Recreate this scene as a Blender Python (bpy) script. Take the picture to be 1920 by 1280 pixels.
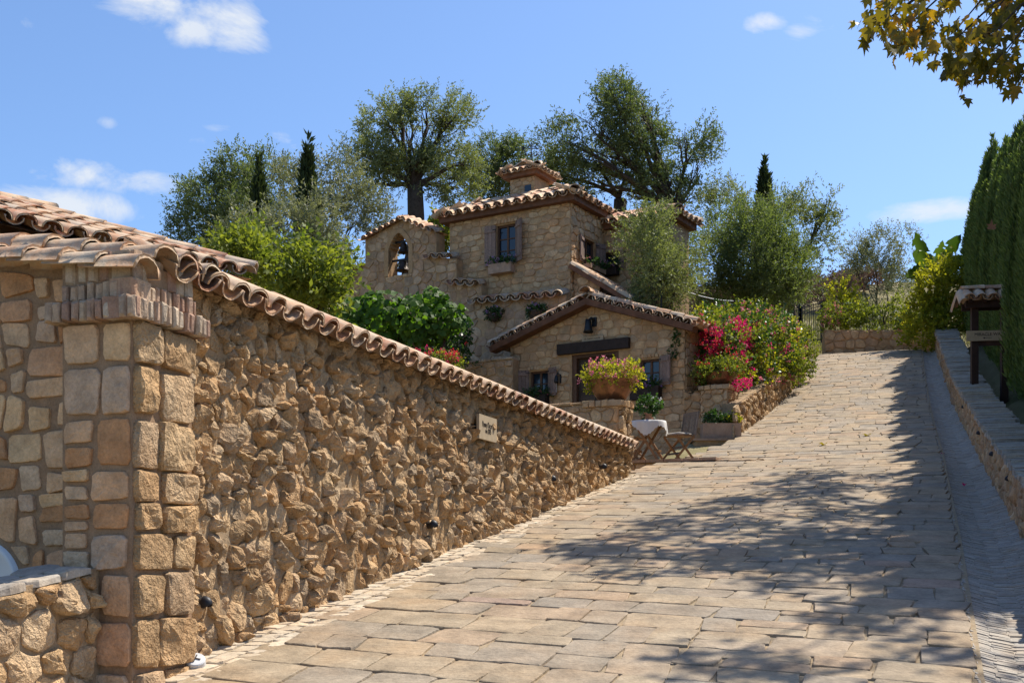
import bpy, math, random
import numpy as np
from mathutils import Vector, Matrix, Quaternion

for o in list(bpy.data.objects):
    bpy.data.objects.remove(o)
scene = bpy.context.scene
col = scene.collection

# ------------------------------------------------------------------ camera, sky, sun, exposure
F, Y0, ZC = 2200.0, 1046.0, 2.0          # focal length in pixels of a 1920 px wide picture, eye level row, eye height
cam_d = bpy.data.cameras.new('camera')
cam = bpy.data.objects.new('camera', cam_d)
col.objects.link(cam)
cam.location = (0, 0, ZC)
cam.rotation_euler = (math.radians(90), 0, 0)
cam_d.sensor_width = 36.0
cam_d.lens = 36.0 * F / 1920
cam_d.shift_y = (Y0 - 640) / 1920
cam_d.clip_start = 0.1
cam_d.clip_end = 2000
scene.camera = cam

SUN_AZ = math.radians(55)          # clockwise from +Y
SUN_EL = math.radians(57)
SUN = Vector((math.sin(SUN_AZ) * math.cos(SUN_EL), math.cos(SUN_AZ) * math.cos(SUN_EL), math.sin(SUN_EL)))
sun_d = bpy.data.lights.new('sun', 'SUN')
sun_d.energy = 5.0
sun_d.angle = math.radians(0.53)
sun_d.color = (1.0, 0.93, 0.82)
sun = bpy.data.objects.new('sun', sun_d)
col.objects.link(sun)
sun.rotation_euler = SUN.to_track_quat('Z', 'Y').to_euler()
sun.location = (10, 20, 30)

world = bpy.data.worlds.new('World')
scene.world = world
world.use_nodes = True
wt = world.node_tree
wt.nodes.clear()


def wn(kind, **kw):
    n = wt.nodes.new(kind)
    for k, v in kw.items():
        setattr(n, k, v)
    return n


w_out = wn('ShaderNodeOutputWorld')
w_bg = wn('ShaderNodeBackground')
w_bg.inputs['Strength'].default_value = 0.132
sky = wn('ShaderNodeTexSky', sky_type='NISHITA')
sky.sun_disc = False
sky.sun_elevation = SUN_EL
sky.sun_rotation = SUN_AZ
sky.altitude = 100
sky.air_density = 1.0
sky.dust_density = 1.0
sky.ozone_density = 8.0
tc = wn('ShaderNodeTexCoord')
sep = wn('ShaderNodeSeparateXYZ')
wt.links.new(tc.outputs['Generated'], sep.inputs[0])


def wm(op, a, b=None, c=None, clamp=False):
    n = wn('ShaderNodeMath', operation=op, use_clamp=clamp)
    for i, v in enumerate((a, b, c)):
        if v is None:
            continue
        if isinstance(v, (int, float)):
            n.inputs[i].default_value = v
        else:
            wt.links.new(v, n.inputs[i])
    return n.outputs[0]


# clouds: soft patches of fractal noise at fixed compass bearings and heights of the sky
az = wm('ARCTAN2', sep.outputs[0], sep.outputs[1])
el = wm('ARCSINE', sep.outputs[2])
comb = wn('ShaderNodeCombineXYZ')
wt.links.new(az, comb.inputs[0])
wt.links.new(wm('MULTIPLY', el, 1.9), comb.inputs[1])
n1 = wn('ShaderNodeTexNoise')
n1.inputs['Scale'].default_value = 9
n1.inputs['Detail'].default_value = 8
n1.inputs['Roughness'].default_value = 0.62
n1.inputs['Distortion'].default_value = 0.6
wt.links.new(comb.outputs[0], n1.inputs['Vector'])
mask = None
CLOUDS = [(270, 10, 120, 60, .9), (350, 50, 90, 40, .75), (450, 45, 80, 60, .85), (380, 15, 90, 30, .7), (70, 55, 70, 35, .55), (110, 320, 130, 32, .8), (270, 345, 95, 28, .75),
          (130, 385, 170, 36, .85), (350, 262, 60, 14, .5), (415, 243, 40, 12, .5), (530, 268, 60, 20, .45), (198, 230, 20, 12, .4), (1420, 46, 55, 24, .9),
          (1500, 62, 45, 16, .4), (1550, 40, 60, 30, .3), (1740, 397, 110, 24, .6), (330, 385, 50, 14, .4), (-250, 150, 200, 70, .8), (2300, 200, 200, 60, .7), (900, -300, 300, 80, .8)]
for cx, cy, rx, ry, a in CLOUDS:
    ca = math.atan2((cx - 960) / F, 1)
    cel = math.atan2((Y0 - cy) / F, math.hypot(1, (cx - 960) / F))
    dx = wm('MULTIPLY', wm('SUBTRACT', az, ca), F / rx * 0.93)
    dy = wm('MULTIPLY', wm('SUBTRACT', el, cel), F / ry)
    q = wm('ADD', wm('MULTIPLY', dx, dx), wm('MULTIPLY', dy, dy))
    g = wm('MULTIPLY', wm('SUBTRACT', 1.0, q, clamp=True), a)
    mask = g if mask is None else wm('MAXIMUM', mask, g)
nz = wm('ADD', wm('MULTIPLY', wm('SUBTRACT', n1.outputs[0], 0.5), 4.6), wm('MULTIPLY', mask, 1.3))
cl = wm('MULTIPLY', wm('SUBTRACT', nz, 0.42), 1.1, clamp=True)
cl = wm('MULTIPLY', wm('MULTIPLY', cl, wm('POWER', mask, 0.35)), 0.9, clamp=True)
mixc = wn('ShaderNodeMix', data_type='RGBA')
wt.links.new(cl, mixc.inputs['Factor'])
tint = wn('ShaderNodeMix', data_type='RGBA', blend_type='MULTIPLY')
tint.inputs['Factor'].default_value = 1
tint.inputs[7].default_value = (1.0, 1.0, 1.0, 1)
wt.links.new(sky.outputs[0], tint.inputs[6])
wt.links.new(tint.outputs[2], mixc.inputs[6])
mixc.inputs[7].default_value = (4.4, 4.6, 4.8, 1)
wt.links.new(mixc.outputs[2], w_bg.inputs['Color'])
wt.links.new(w_bg.outputs[0], w_out.inputs[0])

vs = scene.view_settings
vs.view_transform = 'Standard'
vs.look = 'None'
vs.gamma = 1.0
vs.use_curve_mapping = False
vs.exposure = 0.58
scene.render.engine = 'CYCLES'
scene.cycles.use_denoising = True
scene.cycles.max_bounces = 6
scene.cycles.transparent_max_bounces = 4

# ------------------------------------------------------------------ coordinates
TH = math.atan(775 / F)
SN, CS = math.sin(TH), math.cos(TH)


def P(px, py, Y):
    return Vector(((px - 960) * Y / F, Y, ZC + (Y0 - py) * Y / F))


def ST(x, y):
    return x * SN + y * CS, x * CS - y * SN


def XY(s, t):
    return s * SN + t * CS, s * CS - t * SN


_ks = np.array([-12, 0, 6.85, 13.5, 19, 21, 24, 28, 32, 37, 39.5, 46, 60])
_kl = np.array([-3.4, -1.83, -.67, .43, 1.336, 1.72, 2.42, 3.45, 4.75, 6.24, 6.62, 7.2, 9.0])
_kr = np.array([-3.9, -2.2, -.95, .31, 1.33, 1.72, 2.42, 3.45, 4.75, 6.24, 6.62, 7.2, 9.0])
_fs = np.linspace(-12, 60, 1441)


def _smooth(k):
    y = np.interp(_fs, _ks, k)
    ker = np.exp(-0.5 * (np.arange(-40, 41) / 16.0) ** 2)
    ker /= ker.sum()
    yp = np.concatenate([y[0] + (y[1] - y[0]) * np.arange(-40, 0), y, y[-1] + (y[-1] - y[-2]) * np.arange(1, 41)])
    return np.convolve(yp, ker, 'valid')


_zl, _zr = _smooth(_kl), _smooth(_kr)


def road_z(s, t):
    k = np.clip((np.asarray(t, float) + 4.7) / 5.0, 0, 1)
    return ZC + np.interp(s, _fs, _zl) * (1 - k) + np.interp(s, _fs, _zr) * k


def right_face(s):
    return np.interp(s, [-6, 13, 22, 32, 37], [1.12, .97, .85, .45, .3])


def paver_right(s):
    return np.interp(s, [-6, 13, 21, 32, 38], [.3, .3, .25, -.05, -.15])


def paver_left(s):
    return np.interp(s, [-6, 19, 19.6, 20.5, 21.4, 24.1, 30, 34, 39], [-4.3, -4.3, -4.8, -4.55, -4.0, -3.5, -3.2, -3.0, -3.1])


def smoothstep(a, b, x):
    k = np.clip((np.asarray(x, float) - a) / (b - a), 0, 1)
    return k * k * (3 - 2 * k)


def ground_z(x, y):
    x = np.asarray(x, float)
    y = np.asarray(y, float)
    s, t = ST(x, y)
    z = road_z(np.clip(s, -12, 44), t) - 0.12
    left = smoothstep(-4.9, -5.6, t)
    z = z - left * 1.1 * (1 - smoothstep(25, 33, s))
    z = z + smoothstep(1.3, 1.7, t) * 0.45
    far = np.clip(y - 40, 0, None)
    hill = 0.262 * np.minimum(far, 75) + 0.02 * np.clip(far - 75, 0, None)
    bump = 1.2 * np.sin(x * .11 + 1.0) * np.sin(y * .06) + .5 * np.sin(x * .31 + y * .17)
    z = z + hill + bump * smoothstep(46, 70, y)
    return z


# ------------------------------------------------------------------ object helpers
ORG = {}


def tag(o, label=None, cat=None, group=None, kind=None):
    if label:
        o['label'] = label
    if cat:
        o['category'] = cat
    if group:
        o['group'] = group
    if kind:
        o['kind'] = kind
    return o


def link(name, data, loc, parent=None):
    o = bpy.data.objects.new(name, data)
    col.objects.link(o)
    loc = Vector(loc)
    ORG[o.name] = loc
    if parent is not None:
        o.parent = parent
        o.location = loc - ORG[parent.name]
    else:
        o.location = loc
    return o


def thing(name, loc, label, cat, group=None):
    return tag(link(name, None, loc), label, cat, group)


def rawmesh(name, V, Fc, mats, smooth=False, mi=None):
    V = np.asarray(V, float).reshape(-1, 3)
    me = bpy.data.meshes.new(name)
    if isinstance(Fc, np.ndarray):
        m, k = Fc.shape
        me.vertices.add(len(V))
        me.vertices.foreach_set('co', V.astype(np.float32).ravel())
        me.loops.add(m * k)
        me.loops.foreach_set('vertex_index', Fc.astype(np.int32).ravel())
        me.polygons.add(m)
        me.polygons.foreach_set('loop_start', np.arange(0, m * k, k, dtype=np.int32))
        me.polygons.foreach_set('loop_total', np.full(m, k, np.int32))
        me.update(calc_edges=True)
    else:
        me.from_pydata(V.tolist(), [], Fc)
    if not isinstance(mats, (list, tuple)):
        mats = [mats]
    for m_ in mats:
        me.materials.append(m_)
    if mi is not None:
        me.polygons.foreach_set('material_index', np.asarray(mi, np.int32))
    if smooth:
        me.polygons.foreach_set('use_smooth', np.ones(len(me.polygons), bool))
    return me


def mk(name, V, Fc, mat, parent=None, smooth=False, kind=None, mi=None, label=None, cat=None, group=None, origin=None):
    V = np.asarray(V, float).reshape(-1, 3)
    if origin is None:
        lo, hi = V.min(0), V.max(0)
        origin = ((lo[0] + hi[0]) / 2, (lo[1] + hi[1]) / 2, lo[2])
    me = rawmesh(name, V - np.array(origin), Fc, mat, smooth, mi)
    o = link(name, me, origin, parent)
    return tag(o, label, cat, group, kind)


class MB:
    def __init__(self):
        self.V, self.F, self.n = [], [], 0

    def add(self, V, Fc):
        V = np.asarray(V, float).reshape(-1, 3)
        self.V.append(V)
        if isinstance(Fc, np.ndarray):
            Fc = Fc.tolist()
        self.F.extend([[i + self.n for i in f] for f in Fc])
        self.n += len(V)
        return self

    def box(self, c, half, ax=None):
        c = np.array(c, float)
        if ax is None:
            ax = np.eye(3)
        ax = np.array([list(a) for a in ax], float)
        V = [c + ax[0] * half[0] * i + ax[1] * half[1] * j + ax[2] * half[2] * k for i in (-1, 1) for j in (-1, 1) for k in (-1, 1)]
        return self.add(V, [[0, 1, 3, 2], [4, 6, 7, 5], [0, 4, 5, 1], [2, 3, 7, 6], [0, 2, 6, 4], [1, 5, 7, 3]])

    def bar(self, a, b, w, h, up=(0, 0, 1)):
        a, b = Vector(a), Vector(b)
        d = (b - a)
        L = d.length
        d.normalize()
        sd = d.cross(Vector(up))
        if sd.length < 1e-4:
            sd = d.cross(Vector((1, 0, 0)))
        sd.normalize()
        u = sd.cross(d)
        return self.box((a + b) / 2, (L / 2, w / 2, h / 2), (d, sd, u))

    def tube(self, pts, rad, n=8, cap=True):
        pts = [Vector(p) for p in pts]
        if isinstance(rad, (int, float)):
            rad = [rad] * len(pts)
        V, Fc = [], []
        prev = None
        for i, p in enumerate(pts):
            d = (pts[min(i + 1, len(pts) - 1)] - pts[max(i - 1, 0)]).normalized()
            if prev is None:
                sd = d.cross(Vector((.13, .31, .94)))
                if sd.length < .1:
                    sd = d.cross(Vector((1, 0, 0)))
            else:
                sd = prev - d * prev.dot(d)
            sd.normalize()
            prev = sd
            up = d.cross(sd)
            for k in range(n):
                a = 2 * math.pi * k / n
                V.append(p + (sd * math.cos(a) + up * math.sin(a)) * rad[i])
        for i in range(len(pts) - 1):
            for k in range(n):
                Fc.append([i * n + k, i * n + (k + 1) % n, (i + 1) * n + (k + 1) % n, (i + 1) * n + k])
        if cap:
            Fc.append(list(range(n))[::-1])
            Fc.append([(len(pts) - 1) * n + k for k in range(n)])
        return self.add([list(v) for v in V], Fc)

    def lathe(self, prof, c, n=20, sx=1, sy=1, axes=None):
        V, Fc = [], []
        c = np.array(c, float)
        ax = np.eye(3) if axes is None else np.array([list(a) for a in axes])
        for r, z in prof:
            for k in range(n):
                a = 2 * math.pi * k / n
                V.append(c + ax[0] * r * math.cos(a) * sx + ax[1] * r * math.sin(a) * sy + ax[2] * z)
        for i in range(len(prof) - 1):
            for k in range(n):
                Fc.append([i * n + k, i * n + (k + 1) % n, (i + 1) * n + (k + 1) % n, (i + 1) * n + k])
        return self.add(V, Fc)

    def prism(self, pts_a, pts_b):
        n = len(pts_a)
        V = list(map(list, pts_a)) + list(map(list, pts_b))
        Fc = [list(range(n)), [n + i for i in range(n)][::-1]]
        for i in range(n):
            j = (i + 1) % n
            Fc.append([j, i, n + i, n + j])
        return self.add(V, Fc)

    def build(self, name, mat, parent=None, **kw):
        return mk(name, np.concatenate(self.V), self.F, mat, parent, **kw)


class Face:
    """A vertical plane: w runs to the right as seen, z up, d out of the plane towards the viewer."""

    def __init__(self, c, u):
        self.c = np.array(c, float)[:2]
        self.u = np.array(u, float)[:2] / np.hypot(*u[:2])
        self.n = np.array([self.u[1], -self.u[0]])
        self.U = Vector((self.u[0], self.u[1], 0))
        self.N = Vector((self.n[0], self.n[1], 0))

    def p(self, w, z, d=0.0):
        q = self.c + self.u * w + self.n * d
        return Vector((q[0], q[1], z))

    def arr(self, A):
        A = np.asarray(A, float)
        xy = self.c + A[:, :1] * self.u + A[:, 2:3] * self.n
        return np.column_stack([xy, A[:, 1]])

    def at(self, px, py, d=0.0):
        rx, rz = (px - 960) / F, (Y0 - py) / F
        c = self.c + self.n * d
        M = np.array([[rx, -self.u[0]], [1.0, -self.u[1]]])
        k, w = np.linalg.solve(M, c)
        return w, ZC + k * rz

    def off(self, d):
        f = Face(self.c + self.n * d, self.u)
        return f


# ------------------------------------------------------------------ materials
def mat_new(name):
    m = bpy.data.materials.new(name)
    m.use_nodes = True
    nt = m.node_tree
    nt.nodes.clear()
    return m, nt


class NT:
    def __init__(self, nt):
        self.nt = nt

    def n(self, kind, ins=None, **kw):
        nd = self.nt.nodes.new(kind)
        for k, v in kw.items():
            setattr(nd, k, v)
        for k, v in (ins or {}).items():
            self.put(nd.inputs[k], v)
        return nd

    def put(self, sock, v):
        if isinstance(v, bpy.types.NodeSocket):
            self.nt.links.new(v, sock)
        else:
            sock.default_value = v

    def math(self, op, a, b=0.0, clamp=False):
        nd = self.n('ShaderNodeMath', operation=op, use_clamp=clamp)
        self.put(nd.inputs[0], a)
        self.put(nd.inputs[1], b)
        return nd.outputs[0]

    def mix(self, f, a, b, mode='MIX'):
        nd = self.n('ShaderNodeMix', data_type='RGBA', blend_type=mode)
        self.put(nd.inputs['Factor'], f)
        self.put(nd.inputs[6], a)
        self.put(nd.inputs[7], b)
        return nd.outputs[2]

    def noise(self, vec, scale, detail=4, rough=.55, dist=0.0):
        nd = self.n('ShaderNodeTexNoise', {'Scale': scale, 'Detail': detail, 'Roughness': rough, 'Distortion': dist})
        if vec is not None:
            self.put(nd.inputs['Vector'], vec)
        return nd.outputs[0]

    def ramp(self, f, stops, interp='LINEAR'):
        nd = self.n('ShaderNodeValToRGB')
        cr = nd.color_ramp
        cr.interpolation = interp
        while len(cr.elements) < len(stops):
            cr.elements.new(0.5)
        for e, (p_, c) in zip(cr.elements, stops):
            e.position = p_
            e.color = (*c, 1) if len(c) == 3 else c
        self.put(nd.inputs[0], f)
        return nd.outputs[0]

    def rnd(self):
        a = self.n('ShaderNodeObjectInfo').outputs['Random']
        b = self.n('ShaderNodeNewGeometry').outputs['Random Per Island']
        return self.math('FRACT', self.math('ADD', a, b))

    def pos(self):
        return self.n('ShaderNodeNewGeometry').outputs['Position']

    def mapr(self, v, a, b, c, d):
        nd = self.n('ShaderNodeMapRange', {0: v, 1: a, 2: b, 3: c, 4: d})
        return nd.outputs[0]

    def bump(self, h, strength, dist, normal=None):
        nd = self.n('ShaderNodeBump', {'Height': h, 'Strength': strength, 'Distance': dist})
        if normal is not None:
            self.put(nd.inputs['Normal'], normal)
        return nd.outputs[0]

    def finish(self, color, rough=.85, normal=None, spec=.3, metal=0.0):
        b = self.n('ShaderNodeBsdfPrincipled')
        self.put(b.inputs['Base Color'], color)
        self.put(b.inputs['Roughness'], rough)
        b.inputs['Specular IOR Level'].default_value = spec
        b.inputs['Metallic'].default_value = metal
        if normal is not None:
            self.put(b.inputs['Normal'], normal)
        o = self.n('ShaderNodeOutputMaterial')
        self.nt.links.new(b.outputs[0], o.inputs[0])
        return b


def stone_mat(name, cols, mott=.5, bump_s=.6, bump_d=.02, sc=1.0, pit=.0, rough=.9, streak=False):
    m, nt = mat_new(name)
    t = NT(nt)
    r = t.rnd()
    n_ = len(cols)
    base = t.ramp(r, [(i / n_, c) for i, c in enumerate(cols)], 'CONSTANT')
    pos = t.pos()
    big = t.noise(pos, 5 * sc, 3, .6)
    fine = t.noise(pos, 38 * sc, 3, .7)
    vals = t.mapr(big, .3, .7, 1 - mott * .55, 1 + mott * .4)
    c = t.mix(1.0, base, t.n('ShaderNodeCombineColor', {0: vals, 1: vals, 2: vals}).outputs[0], 'MULTIPLY')
    f2 = t.mapr(fine, .25, .75, .78, 1.2)
    c = t.mix(1.0, c, t.n('ShaderNodeCombineColor', {0: f2, 1: f2, 2: f2}).outputs[0], 'MULTIPLY')
    warm = t.mapr(t.noise(pos, 2.3 * sc, 2), .45, .75, 0, .45)
    c = t.mix(warm, c, t.mix(1.0, c, (1.12, .9, .68, 1), 'MULTIPLY'))
    if pit:
        vor = t.n('ShaderNodeTexVoronoi', {'Vector': pos, 'Scale': 60 * sc})
        pt = t.mapr(vor.outputs['Distance'], .05, .28, 1 - pit, 1)
        c = t.mix(1.0, c, t.n('ShaderNodeCombineColor', {0: pt, 1: pt, 2: pt}).outputs[0], 'MULTIPLY')
    h = t.math('ADD', t.math('MULTIPLY', t.noise(pos, 14 * sc, 4, .6), .8), t.math('MULTIPLY', fine, .45))
    if streak:
        mp = t.n('ShaderNodeMapping', {0: pos, 2: (0, 0, TH), 3: (3, 14, 14)})
        h = t.math('ADD', h, t.math('MULTIPLY', t.noise(mp.outputs[0], 2.2, 3, .6), .8))
    t.finish(c, rough, t.bump(h, bump_s, bump_d), .2)
    return m


def flat_mat(name, c, rough=.7, var=.25, sc=9, bump=.25, bd=.008, spec=.3, metal=0.0, grain=None, rand=.25):
    m, nt = mat_new(name)
    t = NT(nt)
    pos = t.pos()
    vec = pos
    if grain is not None:
        vec = t.n('ShaderNodeMapping', {0: t.n('ShaderNodeTexCoord').outputs['Object'], 3: grain}).outputs[0]
    nz = t.noise(vec, sc, 4, .6)
    v = t.mapr(nz, .28, .72, 1 - var, 1 + var)
    rv = t.mapr(t.rnd(), 0, 1, 1 - rand, 1 + rand)
    v = t.math('MULTIPLY', v, rv)
    cc = t.mix(1.0, (*c, 1), t.n('ShaderNodeCombineColor', {0: v, 1: v, 2: v}).outputs[0], 'MULTIPLY')
    t.finish(cc, rough, t.bump(nz, bump, bd) if bump else None, spec, metal)
    return m


def tile_mat(name):
    m, nt = mat_new(name)
    t = NT(nt)
    pos = t.pos()
    r = t.rnd()
    base = t.ramp(r, [(0, (.50, .29, .17)), (.2, (.55, .36, .22)), (.38, (.44, .22, .13)), (.55, (.58, .42, .28)), (.75, (.52, .32, .19)), (.9, (.46, .35, .26))], 'CONSTANT')
    big = t.noise(pos, 9, 3, .65)
    c = t.mix(t.mapr(big, .42, .66, 0, .75), base, (.5, .42, .31, 1))
    blot = t.noise(pos, 30, 3, .7)
    c = t.mix(t.mapr(blot, .56, .7, 0, .5), c, (.16, .12, .085, 1))
    t.finish(c, .88, t.bump(t.math('ADD', big, t.math('MULTIPLY', blot, .5)), .5, .012), .2)
    return m


def leaf_mat(name, c_dark, c_light, transl=.35, t_col=None, rough=.45, spec=.4, extra=None):
    m, nt = mat_new(name)
    t = NT(nt)
    g = t.n('ShaderNodeNewGeometry')
    r = t.rnd()
    clump = t.noise(g.outputs['Position'], 1.3, 1, .5)
    k = t.math('ADD', t.math('MULTIPLY', r, .65), t.math('MULTIPLY', t.mapr(clump, .3, .7, 0, 1), .35))
    stops = [(0, c_dark), (1, c_light)] if extra is None else [(0, c_dark), (.62, c_light)] + extra
    c = t.ramp(k, stops)
    b = t.n('ShaderNodeBsdfPrincipled')
    t.put(b.inputs['Base Color'], c)
    b.inputs['Roughness'].default_value = rough
    b.inputs['Specular IOR Level'].default_value = spec
    tr = t.n('ShaderNodeBsdfTranslucent')
    tc_ = t.mix(1.0, c, (*(t_col or (1.6, 1.7, .7)), 1), 'MULTIPLY')
    t.put(tr.inputs['Color'], tc_)
    mx = t.n('ShaderNodeMixShader', {0: transl, 1: b.outputs[0], 2: tr.outputs[0]})
    o = t.n('ShaderNodeOutputMaterial')
    nt.links.new(mx.outputs[0], o.inputs[0])
    return m


M = {}
M['rubble'] = stone_mat('rubble_stone', [(0.452, 0.29, 0.149), (0.493, 0.335, 0.181), (0.399, 0.26, 0.135), (0.525, 0.375, 0.223), (0.42, 0.29, 0.172), (0.473, 0.3, 0.149), (0.357, 0.26, 0.163), (0.514, 0.35, 0.195)], .6, 1.0, .06, 1.0, .25)
M['rubble_mortar'] = stone_mat('rubble_mortar', [(.33, .235, .14), (.33, .235, .14)], .4, .7, .02, 1.2)
M['block'] = stone_mat('hewn_block', [(0.557, 0.378, 0.229), (0.609, 0.412, 0.229), (0.503, 0.356, 0.239), (0.583, 0.368, 0.212), (0.65, 0.457, 0.282), (0.543, 0.323, 0.186), (0.569, 0.401, 0.255), (0.477, 0.256, 0.123)], .45, .8, .02, 1.3, .3)
M['block_mortar'] = stone_mat('block_mortar', [(0.289, 0.192, 0.117), (0.289, 0.192, 0.117)], .35, .7, .012, 2)
M['house'] = stone_mat('house_stone', [(0.468, 0.306, 0.167), (0.52, 0.36, 0.205), (0.429, 0.282, 0.162), (0.559, 0.396, 0.238), (0.455, 0.3, 0.178), (0.481, 0.3, 0.162), (0.403, 0.288, 0.178)], .5, .7, .02, 1.2, .1)
M['house_mortar'] = stone_mat('house_mortar', [(0.407, 0.265, 0.144), (0.407, 0.265, 0.144)], .45, .7, .015, 1.4)
M['bell_stone'] = stone_mat('bell_wall_stone', [(0.403, 0.276, 0.173), (0.468, 0.324, 0.21), (0.364, 0.258, 0.168), (0.507, 0.36, 0.231), (0.429, 0.288, 0.189), (0.377, 0.24, 0.147)], .5, .7, .02, 1.2, .1)
M['brick'] = stone_mat('brick', [(.42, .32, .225), (.47, .37, .265), (.37, .28, .205), (.45, .33, .23), (.33, .21, .15), (.49, .40, .3), (.4, .27, .19)], .5, .8, .012, 2.0, .2)
M['paver'] = stone_mat('road_paver', [(0.301, 0.236, 0.158), (0.28, 0.223, 0.157), (0.318, 0.249, 0.166), (0.261, 0.215, 0.158), (0.328, 0.249, 0.161), (0.301, 0.236, 0.158), (0.252, 0.212, 0.163), (0.312, 0.243, 0.168), (0.274, 0.223, 0.163), (0.318, 0.233, 0.153), (0.291, 0.236, 0.171), (0.307, 0.238, 0.157)], .5, .8, .014, .8, .15, .8, True)
M['paver_pale'] = stone_mat('pale_rough_paver', [(0.44, 0.4, 0.336), (0.44, 0.4, 0.336)], .4, 1.0, .03, 1.5, .1)
M['paver_red'] = stone_mat('reddish_paver', [(.33, .235, .17), (.31, .225, .17)], .4, .7, .015, 1.0, .1)
M['joint'] = stone_mat('joint_sand', [(0.306, 0.238, 0.153), (0.306, 0.238, 0.153)], .4, .8, .01, 3)
M['gutter'] = stone_mat('gutter_chip', [(.50, .42, .31), (.46, .38, .275), (.53, .45, .34), (.48, .39, .28), (.44, .365, .27)], .3, .5, .008, 1.5, .1)
M['slate'] = stone_mat('edge_slate', [(.38, .335, .27), (.34, .3, .25), (.42, .37, .3), (.36, .33, .285), (.4, .34, .26)], .4, .6, .01, 2)
M['gutter_slate'] = stone_mat('gutter_slate', [(.36, .325, .275), (.33, .295, .25), (.39, .35, .295), (.35, .32, .28)], .3, .4, .006, 2)
M['earth'] = stone_mat('earth', [(.20, .155, .10), (.20, .155, .10)], .6, .8, .05, .4)
M['tile'] = tile_mat('terracotta_tile')
M['terracotta'] = flat_mat('terracotta_pot', (.42, .21, .125), .8, .25, 14)
M['fascia'] = flat_mat('fascia_wood', (.17, .075, .038), .75, .35, 6, .4, .01, grain=(1, 1, 1))
M['beam'] = flat_mat('dark_beam', (.03, .019, .014), .75, .35, 8, .5, .01)
M['post'] = flat_mat('sign_post_wood', (.05, .025, .017), .7, .3, 8, .4, .01)
M['shutter'] = flat_mat('weathered_shutter', (.22, .15, .12), .85, .3, 25, .4, .006)
M['frame'] = flat_mat('window_frame_wood', (.10, .05, .027), .65, .3, 20, .3, .005)
M['door'] = flat_mat('door_wood', (.075, .05, .033), .7, .3, 12, .3, .006)
M['teak'] = flat_mat('teak', (.24, .13, .06), .6, .25, 20, .3, .004)
M['teak_grey'] = flat_mat('grey_teak', (.15, .125, .105), .75, .25, 20, .3, .004)
M['iron'] = flat_mat('black_iron', (.015, .015, .017), .5, .2, 30, .2, .003, .5, .3)
M['bronze'] = flat_mat('bronze', (.045, .034, .026), .5, .35, 14, .3, .004, .5, .6)
M['copper'] = flat_mat('hammered_copper', (.19, .085, .04), .3, .3, 16, .6, .012, .5, .55)
M['cloth'] = flat_mat('white_cloth', (.62, .60, .57), .9, .06, 10, .2, .004, rand=0)
M['cushion'] = flat_mat('cushion', (.36, .33, .29), .95, .08, 20, .2, .004, rand=0)
M['plate'] = flat_mat('sign_plate', (.40, .31, .2), .8, .12, 14, .2, .004, rand=0)
M['ink'] = flat_mat('sign_ink', (.05, .035, .025), .8, .1, 14, 0, rand=0)
M['white'] = flat_mat('white_plaster', (.66, .66, .65), .9, .08, 4, .2, .004, rand=0)
M['cover'] = flat_mat('drain_cover_metal', (.55, .55, .54), .5, .15, 14, .1, .004)
M['limestone'] = stone_mat('cast_planter', [(.38, .26, .185), (.38, .26, .185)], .4, .5, .01, 1.5, .1)
M['bark'] = stone_mat('bark', [(.085, .062, .045), (.085, .062, .045)], .6, 1.0, .04, 2.5)
M['bark_pale'] = stone_mat('pale_bark', [(.17, .14, .105), (.17, .14, .105)], .5, .9, .03, 2.5)
gm, gnt = mat_new('window_glass')
gt = NT(gnt)
gt.finish((.012, .02, .032, 1), .06, gt.bump(gt.noise(gt.pos(), 3, 2), .05, .02), .6)
M['glass'] = gm
M['olive'] = leaf_mat('olive_leaf', (0.075, 0.096, 0.037), (0.268, 0.284, 0.125), 0.38, (1.3, 1.4, .6), .6, .35)
M['olive_grey'] = leaf_mat('olive_leaf_grey', (.10, .115, .065), (.29, .3, .19), .34, (1.25, 1.25, .6), .6, .35)
M['olive_dark'] = leaf_mat('olive_leaf_dark', (0.061, 0.082, 0.034), (0.183, 0.204, 0.085), 0.36, (1.3, 1.5, .6), .6, .35)
M['olive_green'] = leaf_mat('olive_leaf_green', (0.057, 0.079, 0.028), (0.177, 0.212, 0.082), 0.42, (1.5, 1.6, .6), .6, .35)
M['cypress'] = leaf_mat('cypress_spray', (0.042, 0.076, 0.024), (0.185, 0.252, 0.076), 0.40, (1.5, 1.5, .6), .6, .3)
M['cypress_dark'] = leaf_mat('dark_cypress_spray', (.018, .03, .01), (.06, .08, .026), .25, (1.4, 1.4, .6), .7, .2)
M['citrus'] = leaf_mat('citrus_leaf', (0.060, 0.102, 0.022), (0.228, 0.264, 0.054), 0.45, (1.8, 1.7, .55), .62, .25)
M['vine'] = leaf_mat('vine_leaf', (0.031, 0.075, 0.013), (0.125, 0.213, 0.031), 0.48, (1.6, 1.8, .5), .6, .25)
M['gold_leaf'] = leaf_mat('yellow_green_leaf', (0.108, 0.144, 0.018), (0.396, 0.384, 0.048), 0.50, (1.7, 1.6, .5), .68, .2)
M['geranium'] = leaf_mat('geranium_leaf', (0.048, 0.084, 0.018), (0.228, 0.264, 0.048), 0.45, (1.7, 1.6, .5), .65, .25)
M['dark_leaf'] = leaf_mat('dark_leaf', (0.022, 0.048, 0.014), (0.060, 0.120, 0.030), 0.35, (1.5, 1.8, .5), .4, .45)
M['sycamore'] = leaf_mat('sycamore_leaf', (.05, .055, .012), (.17, .15, .02), .42, (2.0, 1.7, .45), .5, .35, [(.86, (.34, .20, .02)), (1.0, (.25, .09, .02))])
M['banana'] = leaf_mat('banana_leaf', (.028, .06, .014), (.075, .12, .03), .35, (1.6, 1.7, .5), .45, .4)
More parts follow.
